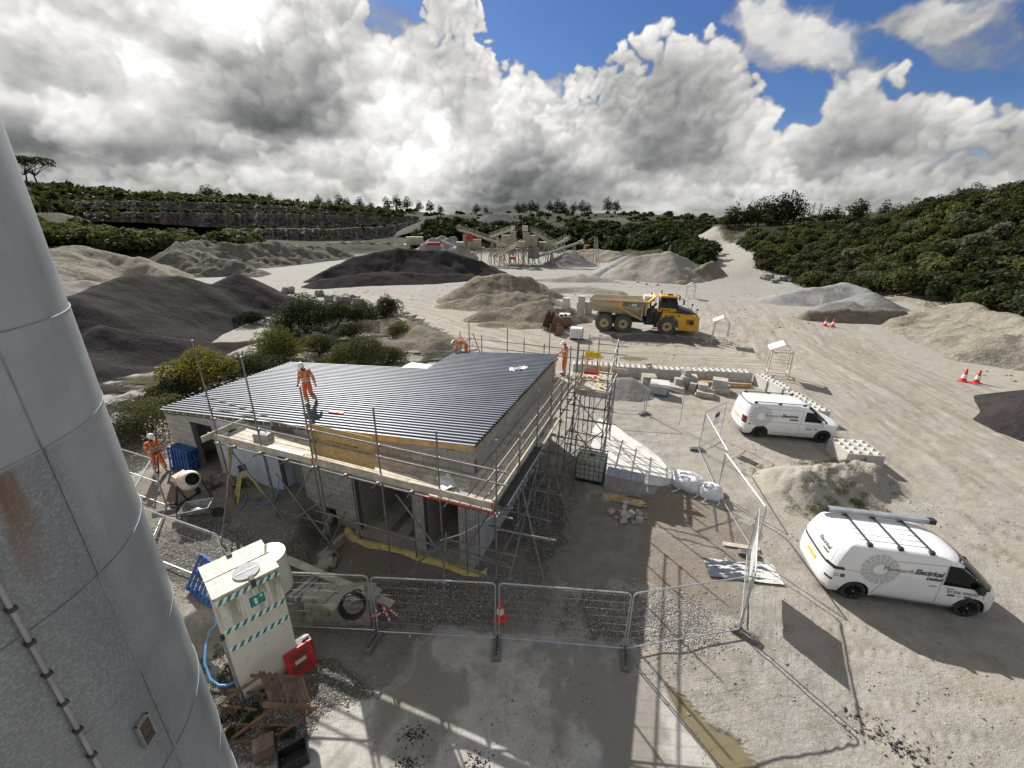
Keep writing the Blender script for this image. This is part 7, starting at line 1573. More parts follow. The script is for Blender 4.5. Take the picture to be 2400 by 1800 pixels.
# ------------------------------------------------------------------ liquid containers
M_IBCW = mat('white_plastic_tank', (.80, .81, .80), .45, var=.05, scale=2); M_IBCG = mat('greenish_plastic_tank', (.40, .42, .37), .5, var=.15, scale=3, dirt=(.28, .31, .22), dscale=2)
def ibc(label, x, y, rz, mt, cage, rot=None, nx=7, nz=5, z=None):
    o = thing('liquid_container', label, 'liquid container', (x, y, gz(x, y) if z is None else z), rz, None, rot); w, d, h = 1.2, 1.0, 1.0
    t_ = MB(); r = .08; out = []
    for zz, k in ((.16, -.03), (.20, 0), (h+.08, 0), (h+.14, -.06)):
        pts = [(sx*(w/2+k-r)+math.cos(a)*r, sy*(d/2+k-r)+math.sin(a)*r, zz) for sx, sy, a0 in ((1, 1, 0), (-1, 1, PI/2), (-1, -1, PI), (1, -1, 3*PI/2)) for a in (a0, a0+PI/4, a0+PI/2)]; out.append(pts)
    for i in range(3): t_.add(out[i]+out[i+1], [(k, (k+1) % 12, 12+(k+1) % 12, 12+k) for k in range(12)])
    t_.add(out[3], [tuple(range(12))]); t_.obj('tank', mt, o, True, 30); MB().cyl((0, 0, h+.13), (0, 0, h+.18), .12, 12).obj('cap', M_BLKPL if cage else mt, o)
    pb = MB(); pb.bb((-.6, -.5, 0), (.6, .5, .03)).bb((-.6, -.5, .11), (.6, .5, .15))
    for sx in (-.52, 0, .52):
        for sy in (-.44, 0, .44): pb.box((sx, sy, .07), (.12, .1, .1))
    pb.obj('base', M_BLKPL, o); c = MB(); R_ = .012
    def loop(z_): 
        p = [(-.62, -.52, z_), (.62, -.52, z_), (.62, .52, z_), (-.62, .52, z_)]
        for a, b in zip(p, p[1:]+p[:1]): c.cyl(a, b, R_, 5)
    for i in range(nz): loop(.17+(h-.02)*i/(nz-1))
    for i in range(nx):
        X_ = -.62+1.24*i/(nx-1)
        for sy in (-.52, .52): c.cyl((X_, sy, .15), (X_, sy, 1.16), R_, 5)
    for i in range(nx-1):
        Y_ = -.52+1.04*i/(nx-2)
        for sx in (-.62, .62): c.cyl((sx, Y_, .15), (sx, Y_, 1.16), R_, 5)
    if cage:
        for yy in (-.3, 0, .3): c.cyl((-.62, yy, 1.17), (.62, yy, 1.17), R_, 5)
        for xx in (-.35, -.1, .15, .4): c.cyl((xx, -.52, 1.17), (xx, .52, 1.17), R_, 5)
    c.obj('cage', mat('cage_tube', (.13, .135, .14), .5, .3) if cage else M_FRAME, o); return o
ibc('weathered caged liquid container beside the scaffold', 3.62, 16.45, R(-19.5), M_IBCG, True); ibc('white liquid container standing nearest the road, left of the truck', 6.35, 41.0, R(-14), M_IBCW, False); ibc('white liquid container just behind the truck tail', 5.9, 47.7, R(-10), M_IBCW, False); ibc('white liquid container tipped over behind the upright one', 5.2, 48.9, 0, M_IBCW, False, (R(-38), R(10), R(20)), z=gz(5.2, 48.9)+.45)
# rusty excavator buckets
M_RUST = mat('rusty_steel', (.175, .10, .062), .9, var=.35, scale=5, bump=.3, dirt=(.11, .07, .05), dscale=2)
def bucket(label, x, y, rz, s):
    o = thing('excavator_bucket', label, 'bucket', (x, y, gz(x, y)), rz); o.scale = (s,)*3; pr = [(math.cos(a)*.6, .6+math.sin(a)*.6) for a in np.linspace(PI*.45, PI*1.75, 12)]
    b = MB(); b.grid([[(x_, -.65, z_) for x_, z_ in pr], [(x_, .65, z_) for x_, z_ in pr]]); b.grid([[(x_*.95, -.63, .6+(z_-.6)*.95) for x_, z_ in pr], [(x_*.95, .63, .6+(z_-.6)*.95) for x_, z_ in pr]])
    for sg in (-.65, .65): b.add([(x_, sg, z_) for x_, z_ in pr], [tuple(range(12))])
    b.obj('shell', M_RUST, o, True, 40)
    for i in range(5): MB().beam((.40, -.52+i*.26, .18), (.68, -.52+i*.26, .24), .1, .05).obj('tooth', M_RUST, o)
    MB().bb((-.15, -.3, 1.15), (.2, -.24, 1.45)).bb((-.15, .24, 1.15), (.2, .3, 1.45)).cyl((0, -.3, 1.35), (0, .3, 1.35), .05, 8).obj('hanger', M_RUST, o)
bucket('large rusty excavator bucket at the foot of the low soil mound', 4.1, 44.6, R(200), 1.45); bucket('rusty steel bucket right of the larger one', 5.5, 45.4, R(120), 1.05); bucket('small rusty bucket lying in front of the large one', 4.7, 42.6, R(160), .8)
# ------------------------------------------------------------------ white roofed stands
M_STAND = mat('cream_frame_paint', (.62, .58, .47), .6, var=.12, scale=3)
def stand_(label, x, y, rz, s=1.0):
    o = thing('roofed_stand', label, 'stand', (x, y, gz(x, y)), rz); o.scale = (s,)*3
    for sx in (-.62, .62):
        for sy in (-.45, .45): MB().beam((sx, sy, 0), (sx*.92, sy*.92, 1.85), .06, .06, (1, 0, 0)).obj('leg', M_STAND, o)
    for z in (.35, 1.05, 1.72):
        for sy in (-.43, .43): MB().beam((-.6, sy, z), (.6, sy, z), .05, .05).obj('rail', M_STAND, o)
        if z != 1.05:
            for sx in (-.6, .6): MB().beam((sx, -.43, z), (sx, .43, z), .05, .05).obj('rail', M_STAND, o)
    MB().prism([(-.78, 1.86), (0, 2.28), (.62, 1.78), (.62, 1.81), (0, 2.32), (-.78, 1.90)], -.60, .60).obj('cover', M_SIGNW, o); return o
stand_('cream roofed steel stand beside the end of the concrete wall', 20.25, 30.6, R(-22), 1.15); stand_('cream roofed steel stand near the front of the dump truck', 20.5, 40.8, R(-22), 1.12); stand_('small white roofed stand far behind the dump truck cab', 27.6, 66.6, R(-30), 1.0)
# ------------------------------------------------------------------ cones and markers
M_CRED = mat('cone_red', (.70, .05, .03), .5, var=.1); M_CWH = mat('cone_white', (.80, .80, .78), .5, var=.05)
def cone(label, x, y, h=.75, group='traffic cones', dirty=False):
    o = thing('traffic_cone', label, 'traffic cone', (x, y, gz(x, y)), rb.random()*3, group); k = h/.75
    MB().box((0, 0, .02*k), (.40*k, .40*k, .04*k)).obj('base', M_CRED if not dirty else M_RUBB, o); r = lambda z: (.155-.165*(z/.75)*.72)*k
    for z0, z1, m in ((.04, .22, M_CRED), (.22, .44, M_CWH), (.44, .60, M_CRED), (.60, .75, M_CWH if dirty else M_CRED)): MB().cyl((0, 0, z0*k), (0, 0, z1*k), r(z0), 14, r(z1), z1 > .7).obj('band', m, o, True, 40)
    return o
cone('left cone of the pair in front of the low earth bank', 36.1, 48.2, 1.0); cone('right cone of the pair in front of the low earth bank', 36.75, 47.9, 1.0); cone('left cone of the pair at the far right, by the dark heap', 34.0, 30.0, 1.0); cone('right cone of the pair at the far right, by the dark heap', 34.75, 29.75, 1.0); cone('red and white cone behind the front fence joint', -.25, 9.05, .7)
for i, (x, y) in enumerate(((1494, 662), (1515, 667), (1541, 669))): q = at(x, y); cone('small pale cone in the row before the tall sand cone, '+['left one', 'middle one', 'right one'][i], q.x, q.y, .95, 'far pale cones', True)
q = at(1950, 728); o = link('marker_post', MB().cyl((0, 0, 0), (.05, 0, 1.3), .06, 8).mesh('marker_post', M_SIGNW), None, (q.x, q.y+2.5, gz(q.x, q.y+2.5)), 0); tag(o, 'short white marker post on the earth bank above the pair of cones', 'post')
# ------------------------------------------------------------------ beside the scaffold
o = thing('concrete_trough', 'heavy concrete block topped with grey slabs next to the caged container', 'concrete block', (4.92, 15.55, gz(4.9, 15.5)), R(-21)); MB().bb((-.80, -.34, 0), (.80, .34, .70)).obj('block', M_CONC, o)
for i in range(3): MB().bb((-.79+i*.53, -.36, .70), (-.28+i*.53, .34, .755)).obj('slab', mat('bluish_slab', (.30, .32, .36), .7, var=.15, scale=3, rand=.1), o)
o = thing('timber_offcuts', 'loose pile of yellow timber lengths below the concrete block', 'timber', (4.75, 14.72, gz(4.75, 14.7)), R(-20))
for i in range(8): MB().beam((-.85+rb.uniform(-.1, .2), -.15+.05*i, .03+.02*(i % 3)), (.75+rb.uniform(-.2, .2), -.2+.06*((i*3) % 8), .04+.02*((i+1) % 3)), .075, .03).obj('timber', M_TIMB if i % 3 else M_OLDT, o)
for i in range(34):
    a = rb.random()*6.28; r = rb.random()**.6; x, y = 4.72+math.cos(a)*r*.75, 13.85+math.sin(a)*r*.62
    if i < 12: o = MB().box((0, 0, 0), (rb.uniform(.18, .36), rb.uniform(.15, .22), rb.uniform(.12, .2)), Euler((rb.uniform(-.5, .5), rb.uniform(-.5, .5), rb.random()*3)).to_matrix()).obj('broken_block', M_BLOCK if i != 4 else M_SIGNW, None, False, None, (x, y, gz(x, y)+.09))
    else: o = MB().blob((0, 0, 0), (rb.uniform(.06, .15),)*2+(rb.uniform(.05, .1),), i, 4, 6, .25, None, .7).obj('rubble_stone', M_ROCK if i != 14 else M_SIGNW, None, False, None, (x, y, gz(x, y)+.04))
    tag(o, ('bright white lump in the rubble pile' if i == 4 else 'small white stone in the rubble pile') if i in (4, 14) else ('broken grey block in the small rubble pile before the timber' if i < 12 else 'grey stone in the small rubble pile before the timber'), 'rubble', 'small rubble pile')
M_BAG = mat('white_woven_bag', (.66, .67, .69), .7, var=.10, scale=4, bump=.5, bscale=6, dirt=(.40, .40, .42), dscale=2.5, dlo=.55, dhi=.72)
def bag(label, x, y, r, seed, rz):
    rg_ = np.random.default_rng(seed); n, m = 18, 26; P = []
    for i in range(n+1):
        th = PI*i/n; row = []
        for j in range(m):
            ph = 2*PI*j/m; d = np.array([math.sin(th)*math.cos(ph), math.sin(th)*math.sin(ph), math.cos(th)]); d = np.sign(d)*np.abs(d)**.8
            w = 1+.22*(float(fbm(d[0]*2.2+seed*3+5, d[1]*2.2+d[2]*1.7+5, 4))-.5)*2; row.append((d[0]*r[0]*w, d[1]*r[1]*w, max(d[2]*r[2]*w+r[2]*.72, 0)))
        P.append(row+[row[0]])
    o = thing('bulk_bag', label, 'bulk bag', (x, y, gz(x, y)), rz); MB().grid(P).obj('sack', M_BAG, o, True)
    for k in range(2): MB().tube([(r[0]*(.6-.9*k), -r[1]*.9, r[2]*.5), (r[0]*(.7-1.1*k), -r[1]*1.25, .12), (r[0]*(.5-1.2*k), -r[1]*1.5, .03)], .02, 5).obj('strap', M_SIGNW, o)
    MB().tube([(math.cos(a)*r[0]*.35-.1, math.sin(a)*r[1]*.4-.1, r[2]*1.62+.03*math.sin(3*a)) for a in np.linspace(0, 6.28, 16)], .025, 5).obj('loop', mat('dark_strap', (.12, .12, .2), .7), o); return o
bag('white bulk bag lying nearest the concrete slab', 7.75, 15.75, (.72, .5, .38), 3, R(-30)); bag('white bulk bag under the fence rail, right of the other', 8.45, 15.1, (.5, .42, .34), 8, R(-20))
sh = thing('plastic_sheet', 'crumpled black and white plastic sheet lying by the fence with the board', 'sheet', (7.75, 10.95, gz(7.75, 10.9)+.03), R(-8)); n = 30; P = [[(-1.15+2.3*i/n, -.42+.84*j/14+.05*(float(fbm(i*.22, 4+j*.05, 2))-.5), .035*float(fbm(i*.35, j*.5+3, 3))+.012) for j in range(15)] for i in range(n+1)]
def sheet_mat():
    m = bpy.data.materials.new('sheet_plastic'); m.use_nodes = True; t = NT(m.node_tree); b = t.n['Principled BSDF']; tc = t.node('ShaderNodeTexCoord').outputs['Object']
    c = t.mix(t.ss(t.m('MULTIPLY_ADD', t.xyz(tc)[0], .06, t.noise(t.vm('MULTIPLY', tc, (.8, 3.0, 1)), 2.2, 6, .6)), .475, .535), (.05, .06, .085), (.62, .61, .58)); t.put(b.inputs['Base Color'], c); b.inputs['Roughness'].default_value = .3; return m
MB().grid(P).obj('sheet', sheet_mat(), sh, True)
o = MB().beam((-.6, 0, .05), (.6, .05, .07), .2, .03).obj('plank', M_OLDT, None, False, None, (8.3, 12.1, gz(8.3, 12.1)), R(-15)); tag(o, 'dark plank beside the fence foot, behind the plastic sheet', 'plank')
# bits on the deck and the roof
o = thing('tool_box', 'grey tool box on the scaffold deck near the left end', 'tool box', (*xy(bl(7.75, -.72)), PZ+.02), -BA+.2); MB().bb((-.28, -.16, 0), (.28, .16, .26)).obj('box', mat('grey_box', (.33, .33, .33), .7, var=.2), o); MB().tube([(-.14, 0, .26), (-.1, 0, .34), (.1, 0, .34), (.14, 0, .26)], .015, 5).obj('handle', M_BLKPL, o)
def cloth(label, x, y, z, s, seed, mt=None):
    n = 12; P = [[((i/n-.5)*s, (j/n-.5)*s*.6, .16*s*max(0, float(fbm(i*.45+seed, j*.45, 3))-.32)*2) for j in range(n+1)] for i in range(n+1)]; o = MB().grid(P).obj('crumpled_cloth', mt or M_BAG, None, True, None, (x, y, z), seed); return tag(o, label, 'cloth')
q = bl(.55, -.75); cloth('crumpled white cloth on the front deck near the corner', q.x, q.y, PZ+.03, .75, 2); q = bl(-.1, -.95); cloth('small folded white cloth at the deck corner', q.x, q.y, PZ+.03, .32, 5)
q = bl(6.4, -1.05); o = MB().beam((-.75, 0, 0), (.75, 0, 0), .12, .02).obj('white_strip', M_SIGNW, None, False, None, (q.x, q.y, PZ+.05), -BA); tag(o, 'white trim strip lying on the front deck beside the strand board', 'trim strip')
for i, (a, b, s) in enumerate(((1.0, 7.1, .42), (1.35, 6.9, .30))): q = bl(a, b); cloth('white bag lying on the roof, '+('right one' if i == 0 else 'left one'), q.x, q.y, rz_(a)+.05, s*1.4, 7+i)
q = bl(6.0, .95); o = thing('hand_saw', 'red handled tool lying on the roof below the walking worker', 'tool', (q.x, q.y, rz_(6)+.055), -BA+.1); MB().bb((-.30, -.04, 0), (-.14, .04, .05)).obj('blade', M_BLKPL, o); MB().bb((-.14, -.05, 0), (.05, .05, .06)).bb((.1, -.05, 0), (.3, .05, .06)).obj('handle', M_CRED, o)
o = thing('edge_gate', 'yellow and red loading bay gate behind the worker at the roof corner', 'gate', (*xy(bl(-1.35, 10.0)), PZ+.1), -BA+.15)
for z, m in ((.95, mat('gate_yellow', (.75, .52, .02), .5)), (.05, M_CRED)): MB().bb((0, -.02, z), (.72, .02, z+.26)).obj('panel', m, o)
for x in (0, .71): MB().cyl((x, 0, 0), (x, 0, 1.2), .025, 6).obj('post', mat('gate_yellow', (.75, .52, .02), .5), o)

# ------------------------------------------------------------------ striped safety cabinet and its corner
M_CREAM = mat('cream_grp', (.66, .64, .53), .45, var=.07, scale=2, dirt=(.40, .37, .24), dscale=1.6, dlo=.52, dhi=.72, bump=.05)
def cabinet_mat():
    m = bpy.data.materials.new('mossy_cream_front'); m.use_nodes = True; t = NT(m.node_tree); b = t.n['Principled BSDF']; tc = t.node('ShaderNodeTexCoord').outputs['Object']; z = t.xyz(tc)[2]
    st = t.noise(t.vm('MULTIPLY', tc, (9, 9, .9)), 1.0, 7, .7); n = t.noise(tc, 6, 6, .7); run = t.m('MULTIPLY', t.ss(st, .41, .57), t.ss(z, 1.7, 3.15))
    c = t.mix(t.m('MULTIPLY', run, .85), (.66, .63, .53), (.21, .19, .10)); c = t.mix(t.ss(n, .60, .74, 0, .6), c, (.28, .26, .16)); c = t.mix(t.ss(z, .5, .05), c, (.16, .17, .11)); t.put(b.inputs['Base Color'], c); b.inputs['Roughness'].default_value = .5; return m
def cabinet_top_mat():
    m = bpy.data.materials.new('lichen_cream_top'); m.use_nodes = True; t = NT(m.node_tree); b = t.n['Principled BSDF']; tc = t.node('ShaderNodeTexCoord').outputs['Object']
    n = t.noise(tc, 9, 8, .72); c = t.mix(t.ss(n, .46, .62), (.60, .58, .46), (.30, .28, .19)); c = t.mix(t.ss(t.noise(tc, 2, 5, .6), .55, .7), c, (.74, .70, .52)); t.put(b.inputs['Base Color'], c); b.inputs['Roughness'].default_value = .6; return m
M_GREEN = mat('safety_green', (.01, .22, .15), .5, var=.1); HC = 3.28
cb = thing('safety_cabinet', 'tall cream emergency cabinet with green striped bands, beside the silo', 'cabinet', (-6.22, 7.52, gz(-6.0, 7.2)-.03), R(46)); hw, hd_ = .635, .60
MB().bb((-hw, -hd_, .1), (hw, hd_, HC)).obj('body', cabinet_mat(), cb); MB().bb((-hw+.05, -hd_+.05, -.1), (hw-.05, hd_-.05, .1)).obj('plinth', M_DKM, cb)
MB().bb((-hw-.025, -hd_-.025, HC), (hw+.025, hd_+.025, HC+.05)).bb((-hw-.02, .02, HC+.05), (hw+.02, .05, HC+.065)).obj('lid', cabinet_top_mat(), cb)
dk = MB(); dk.cyl((.08, -.28, HC+.05), (.08, -.28, HC+.085), .27, 28); dk.obj('hatch_cover', mat('grey_hatch', (.22, .22, .235), .6, var=.15, scale=6), cb, True, 40); MB().bb((-.14, -.30, HC+.085), (.07, -.255, HC+.092)).bb((.09, -.30, HC+.085), (.30, -.255, HC+.092)).obj('slot', M_RIM, cb)
for x, y in ((.1, -.60), (-.05, .58)): MB().bb((x-.05, y-.08, HC+.05), (x+.05, y+.08, HC+.10)).bb((x-.05, y-.09 if y < 0 else y+.06, HC-.12), (x+.05, y-.06 if y < 0 else y+.09, HC+.10)).obj('bracket', M_DKM, cb)
sh_ = MB(); sh_.cyl((hw-.02, .12, HC-1.1), (hw-.02, .12, HC-.05), .42, 24, .40); sh_.obj('side_shell', M_CREAM, cb, True, 40)
for zb_ in (HC-.20, 2.25, 1.72):                                # striped tape: white ground with slanting green bars
    MB().bb((-hw+.0, -hd_-.006, zb_), (hw, -hd_-.003, zb_+.13)).obj('tape', M_SIGNW, cb); g = MB()
    for i in range(8): x = -hw+.02+i*.158; g.add([(x, -hd_-.009, zb_), (x+.075, -hd_-.009, zb_), (x+.15, -hd_-.009, zb_+.13), (x+.075, -hd_-.009, zb_+.13)], [(0, 1, 2, 3)])
    g.obj('tape_bar', M_GREEN, cb)
sx_ = .10; MB().bb((sx_-.17, -hd_-.012, 2.58), (sx_+.17, -hd_-.004, 2.90)).obj('sign', M_SIGNW, cb); MB().bb((sx_-.155, -hd_-.016, 2.595), (sx_+.155, -hd_-.013, 2.885)).obj('sign_face', M_GREEN, cb)
pg = MB(); pg.blob((sx_-.03, -hd_-.018, 2.69), (.035, .004, .055), 1, 6, 8, 0).bb((sx_-.075, -hd_-.021, 2.755), (sx_+.02, -hd_-.017, 2.775)).blob((sx_-.04, -hd_-.018, 2.79), (.028, .004, .028), 1, 6, 8, 0).bb((sx_+.05, -hd_-.021, 2.80), (sx_+.13, -hd_-.017, 2.82)).bb((sx_+.08, -hd_-.021, 2.77), (sx_+.10, -hd_-.017, 2.85)); pg.obj('pictogram', M_SIGNW, cb)
MB().cyl((-hw-.05, -hd_+.08, .1), (-hw-.05, -hd_+.08, 2.1), .03, 8).obj('pipe', mat('grey_pipe', (.22, .25, .27), .5), cb); MB().cyl((-hw-.05, -hd_+.08, 2.1), (-hw-.05, -hd_+.08, 2.22), .045, 8).obj('valve', M_BLKPL, cb)
M_HOSE = mat('blue_water_pipe', (.10, .30, .55), .45, var=.1)
hp_pts = [(-7.9, 8.5, 1.0), (-7.75, 8.1, .75)]+[tuple(at(440+x*400/2212, 1480+y*400/2212, z)) for x, y, z in ((280, 0, .55), (235, 180, .5), (215, 400, .35), (290, 620, .2), (400, 700, .12), (500, 700, .12), (640, 645, .15))]
o = MB().tube([Vector(p) for p in hp_pts], .032, 8).obj('water_pipe', M_HOSE, None, True); tag(o, 'blue water pipe looping on the ground between silo and cabinet', 'pipe')
# red sign frame leaning at the cabinet, black case behind it
rs_ = thing('barrier_sign', 'red plastic barrier frame leaning beside the cabinet', 'sign', (-5.22, 7.42, gz(-5.2, 7.4)), R(46), None, (R(-12), 0, R(46))); f = MB(); f.bb((-.33, -.03, .0), (.33, .03, .10)).bb((-.33, -.03, .10), (-.22, .03, .68)).bb((.22, -.03, .10), (.33, .03, .68)).bb((-.33, -.03, .66), (.33, .03, .76)).bb((-.22, -.025, .33), (.22, .025, .45)); f.obj('frame', mat('barrier_red', (.55, .025, .03), .45, var=.08), rs_); MB().bb((-.13, -.034, .34), (.13, -.027, .44)).obj('label', mat('cream_label', (.62, .60, .45), .6), rs_); MB().bb((-.22, -.012, .10), (.22, .012, .33)).bb((-.22, -.012, .45), (.22, .012, .66)).obj('panel', mat('barrier_dark_red', (.22, .05, .03), .6), rs_)
o = thing('black_case', 'black case standing behind the red barrier frame', 'case', (-5.42, 7.72, gz(-5.4, 7.7)), R(46)); MB().bb((-.30, -.13, 0), (.30, .15, .62)).obj('case', M_BLKPL, o); MB().blob((.2, 0, .67), (.1, .06, .05), 1, 5, 7, .1).obj('rag', M_BAG, o)
def stripe_pole(name, label, p, q, n=8, r=.028, group=None):
    o = thing(name, label, 'pole', p, 0, group); p, q = Vector(p), Vector(q)
    for i in range(n): MB().cyl((q-p)*(i/n), (q-p)*((i+1)/n), r, 8).obj('stripe', M_CRED if i % 2 == 0 else M_CWH, o)
    return o
q0 = at(440+1245*.1808, 1480+545*.1808, .05); q1 = at(440+1100*.1808, 1480+390*.1808, .45); stripe_pole('barrier_pole', 'short red and white pole leaning between cabinet and rusty trestle', q0, q1, 6, .03)
for i, (a, b) in enumerate((((1035, 1370, .75), (1050, 1520, .2)), ((1090, 1350, .8), (1165, 1510, .15)), ((980, 1465, .3), (1150, 1400, .5)), ((1150, 1390, .6), (1230, 1450, .2)))): stripe_pole('barrier_pole', ['upright red and white pole behind the fence joint', 'leaning red and white pole, longest of the bundle', 'red and white pole lying across the bundle', 'short red and white pole at the right of the bundle'][i], at(600+a[0]*.2712, 1050+a[1]*.2712, a[2]), at(600+b[0]*.2712, 1050+b[1]*.2712, b[2]), 7, .03, 'barrier poles')
for i, (x, y) in enumerate(((1090, 1500), (1180, 1480), (1240, 1440))): q = at(600+x*.2712, 1050+y*.2712, .05); o = MB().lathe([(.001, .10), (.06, .10), (.09, .06), (.20, .05), (.22, 0)], 16).obj('pole_base', M_RUBB, None, True, 40, (q.x, q.y, gz(q.x, q.y))); tag(o, ['black round pole base nearest the fence joint', 'black round pole base under the leaning pole', 'black round pole base at the right of the bundle'][i], 'pole base', 'pole bases')
# rusty slatted trestle
rt_ = thing('rusty_trestle', 'rusty steel trestle with a slatted top lying beside the silo', 'trestle', (0, 0, 0))
def zk(x, y, z): return at(440+x*.1808, 1480+y*.1808, z)
A_, B_, C_, D_ = zk(930, 520, 1.05), zk(1480, 600, 1.05), zk(1580, 920, .85), zk(1070, 895, .85)
for i in range(7): u = (i+.5)/7; MB().beam(A_.lerp(B_, u), D_.lerp(C_, u), .10, .04).obj('slat', mat('rusty_dark_slat', (.135, .085, .068), .9, var=.35, scale=6, rand=.15), rt_)
for p, q, w in ((zk(820, 575, 1.0), B_, .07), (zk(975, 945, .8), zk(1665, 990, .8), .14), (A_, D_, .06), (B_, C_, .06)): MB().beam(p, q, .05, w).obj('frame_bar', M_RUST, rt_)
for p, q in ((zk(920, 590, .95), zk(400, 950, .15)), (zk(1150, 960, .75), zk(570, 1390, .1)), (zk(520, 760, .3), zk(1010, 820, .3)), (zk(420, 960, .1), zk(900, 1020, .1)), (zk(650, 1210, .15), zk(1360, 1220, .1)), (zk(600, 1430, .05), zk(1080, 1420, .05)), (zk(700, 640, .4), zk(720, 860, 0)), (zk(1600, 1040, .7), zk(1080, 1420, .03)), (zk(1080, 1430, .03), zk(880, 1600, .03))): MB().beam(p, q, .05, .05).obj('bar', M_RUST, rt_)
q = at(622, 1762, .0); o = MB().bb((-.2, -.16, 0), (.2, .16, .3)).obj('steel_box', mat('rusty_grey_box', (.20, .14, .11), .8, var=.3, scale=5), None, False, None, (q.x, q.y, gz(q.x, q.y)), .5); tag(o, 'small rusty grey steel box at the bottom edge beside the silo', 'box')
q = at(690, 1785, .0); o = thing('black_crate', 'open black crate at the bottom edge right of the rusty box', 'crate', (q.x, q.y, gz(q.x, q.y)), .55); MB().bb((-.28, -.2, 0), (.28, -.18, .3)).bb((-.28, .18, 0), (.28, .2, .3)).obj('long_side', M_BLKPL, o); MB().bb((-.28, -.18, 0), (-.26, .18, .3)).bb((.26, -.18, 0), (.28, .18, .3)).obj('short_side', M_BLKPL, o); MB().bb((-.26, -.18, 0), (.26, .18, .02)).obj('bottom', M_BLKPL, o)
# ------------------------------------------------------------------ stacked slabs behind the fence
M_SLABW = mat('walling_stone', (.36, .34, .28), .92, var=.2, scale=6, bump=.35, rand=.16, dirt=(.25, .235, .18), dscale=2); um2 = ub.mesh('block', M_SLABW)
stk = thing('slab_stack', 'waist high stack of pale walling slabs behind the left fence panel', 'slab stack', (-5.72, 8.72, gz(-5, 8.9)), R(1))
for c in range(6):
    for i in range(8):
        for j in range(2): link('block', um2, stk, (i*.225+rb.uniform(-.012, .012), j*.42+rb.uniform(-.02, .02), c*.13), rb.uniform(-.03, .03), (.215, .40, .122))
for i in range(8):
    if i in (5,): continue
    link('slab', um2, stk, (i*.225-.05+rb.uniform(-.05, .05), rb.uniform(-.12, .25), .785+(.07 if i in (1, 6) else 0)), rb.uniform(-.35, .35), (.40, .44, .065), rot=(rb.uniform(-.04, .04), rb.uniform(-.04, .04), rb.uniform(-.5, .5)))
co = thing('pipe_coil', 'coil of black pipe hung on the fence before the slab stack', 'pipe coil', (-4.28, 8.60, gz(-4.3, 8.6)+.95), 0, None, (R(68), 0, R(8)))
for k in range(6): MB().tube([((.31+.012*(k % 3))*math.cos(a), (.31+.012*(k % 3))*math.sin(a), (k-2.5)*.045+.008*math.sin(3*a+k)) for a in np.linspace(0, 2*PI, 30)], .026, 6).obj('turn', mat('black_pipe', (.018, .018, .02), .45), co, True)
MB().tube([(.05, .30, .1), (.0, .42, .14), (.15, .50, .15), (.28, .40, .1)], .026, 6).obj('loose_end', mat('black_pipe', (.018, .018, .02), .45), co, True)
def z4(x, y, z): return at(600+x*.2712, 1050+y*.2712, z)
def beam_thing(name, label, p, q, w, h, mt, cat): 
    o = MB().beam(p, q, w, h).obj(name, mt, None); return tag(o, label, cat)
beam_thing('plank', 'long weathered plank resting across the slab stack', z4(255, 955, .98), z4(1180, 1350, .62), .23, .045, M_OLDT, 'plank'); beam_thing('concrete_lintel', 'pale concrete lintel slanting up to the plank, left one', z4(300, 1290, .55), z4(520, 1110, .5), .14, .14, M_CONC, 'lintel'); beam_thing('concrete_lintel', 'pale concrete lintel right beside the left one', z4(340, 1310, .55), z4(560, 1120, .5), .10, .14, M_CONC, 'lintel')
beam_thing('concrete_kerb', 'concrete kerb along the edge of the dug pit', z4(620, 900, .12), z4(760, 770, .12), .16, .3, M_CONC, 'kerb')
for i, (x, y, z, r) in enumerate(((530, 1010, .35, .4), (590, 960, .2, 1.1), (560, 1040, .12, .2), (500, 1080, .3, .8))): q = z4(x, y, z); o = link('loose_slab', um2, None, (q.x, q.y, gz(q.x, q.y)+.02+z*.3), r, (.45, .40, .10)); tag(o, ['pale slab lying under the long plank', 'pale slab at the corner of the kerb', 'pale slab tilted against the lintels', 'pale slab nearest the cabinet'][i], 'slab', 'loose slabs')
fd = thing('flexible_duct', 'grey ribbed flexible duct hanging out of the hole in the wall', 'duct', (0, 0, 0)); a0, a1 = z4(600, 745, .22), Vector(bl(6.0, -.05, .38)); am = a0.lerp(a1, .5)+Vector((0, 0, .08)); pts = [a0.lerp(am, i/18) for i in range(18)]+[am.lerp(a1, i/18) for i in range(19)]
MB().tube(pts, [.115+.014*(i % 2) for i in range(len(pts))], 12).obj('ribbed_hose', mat('grey_duct', (.26, .26, .25), .7, var=.2), fd); MB().tube([z4(720, 590, .5), z4(640, 600, .3), z4(585, 640, .2), z4(575, 720, .1), z4(600, 800, .08), z4(650, 880, .06)], .022, 6).obj('cable', M_BLKPL, fd, True)
q0 = z4(2110, 545, 2.2); q1 = z4(1590, 800, 1.2); MBo = MB().tube([q0, q0.lerp(q1, .3)-Vector((0, 0, .12)), q0.lerp(q1, .65)-Vector((0, 0, .15)), q1], .022, 6).obj('white_strap', M_SIGNW, None, True); tag(MBo, 'white strap sagging between two front scaffold poles', 'strap')
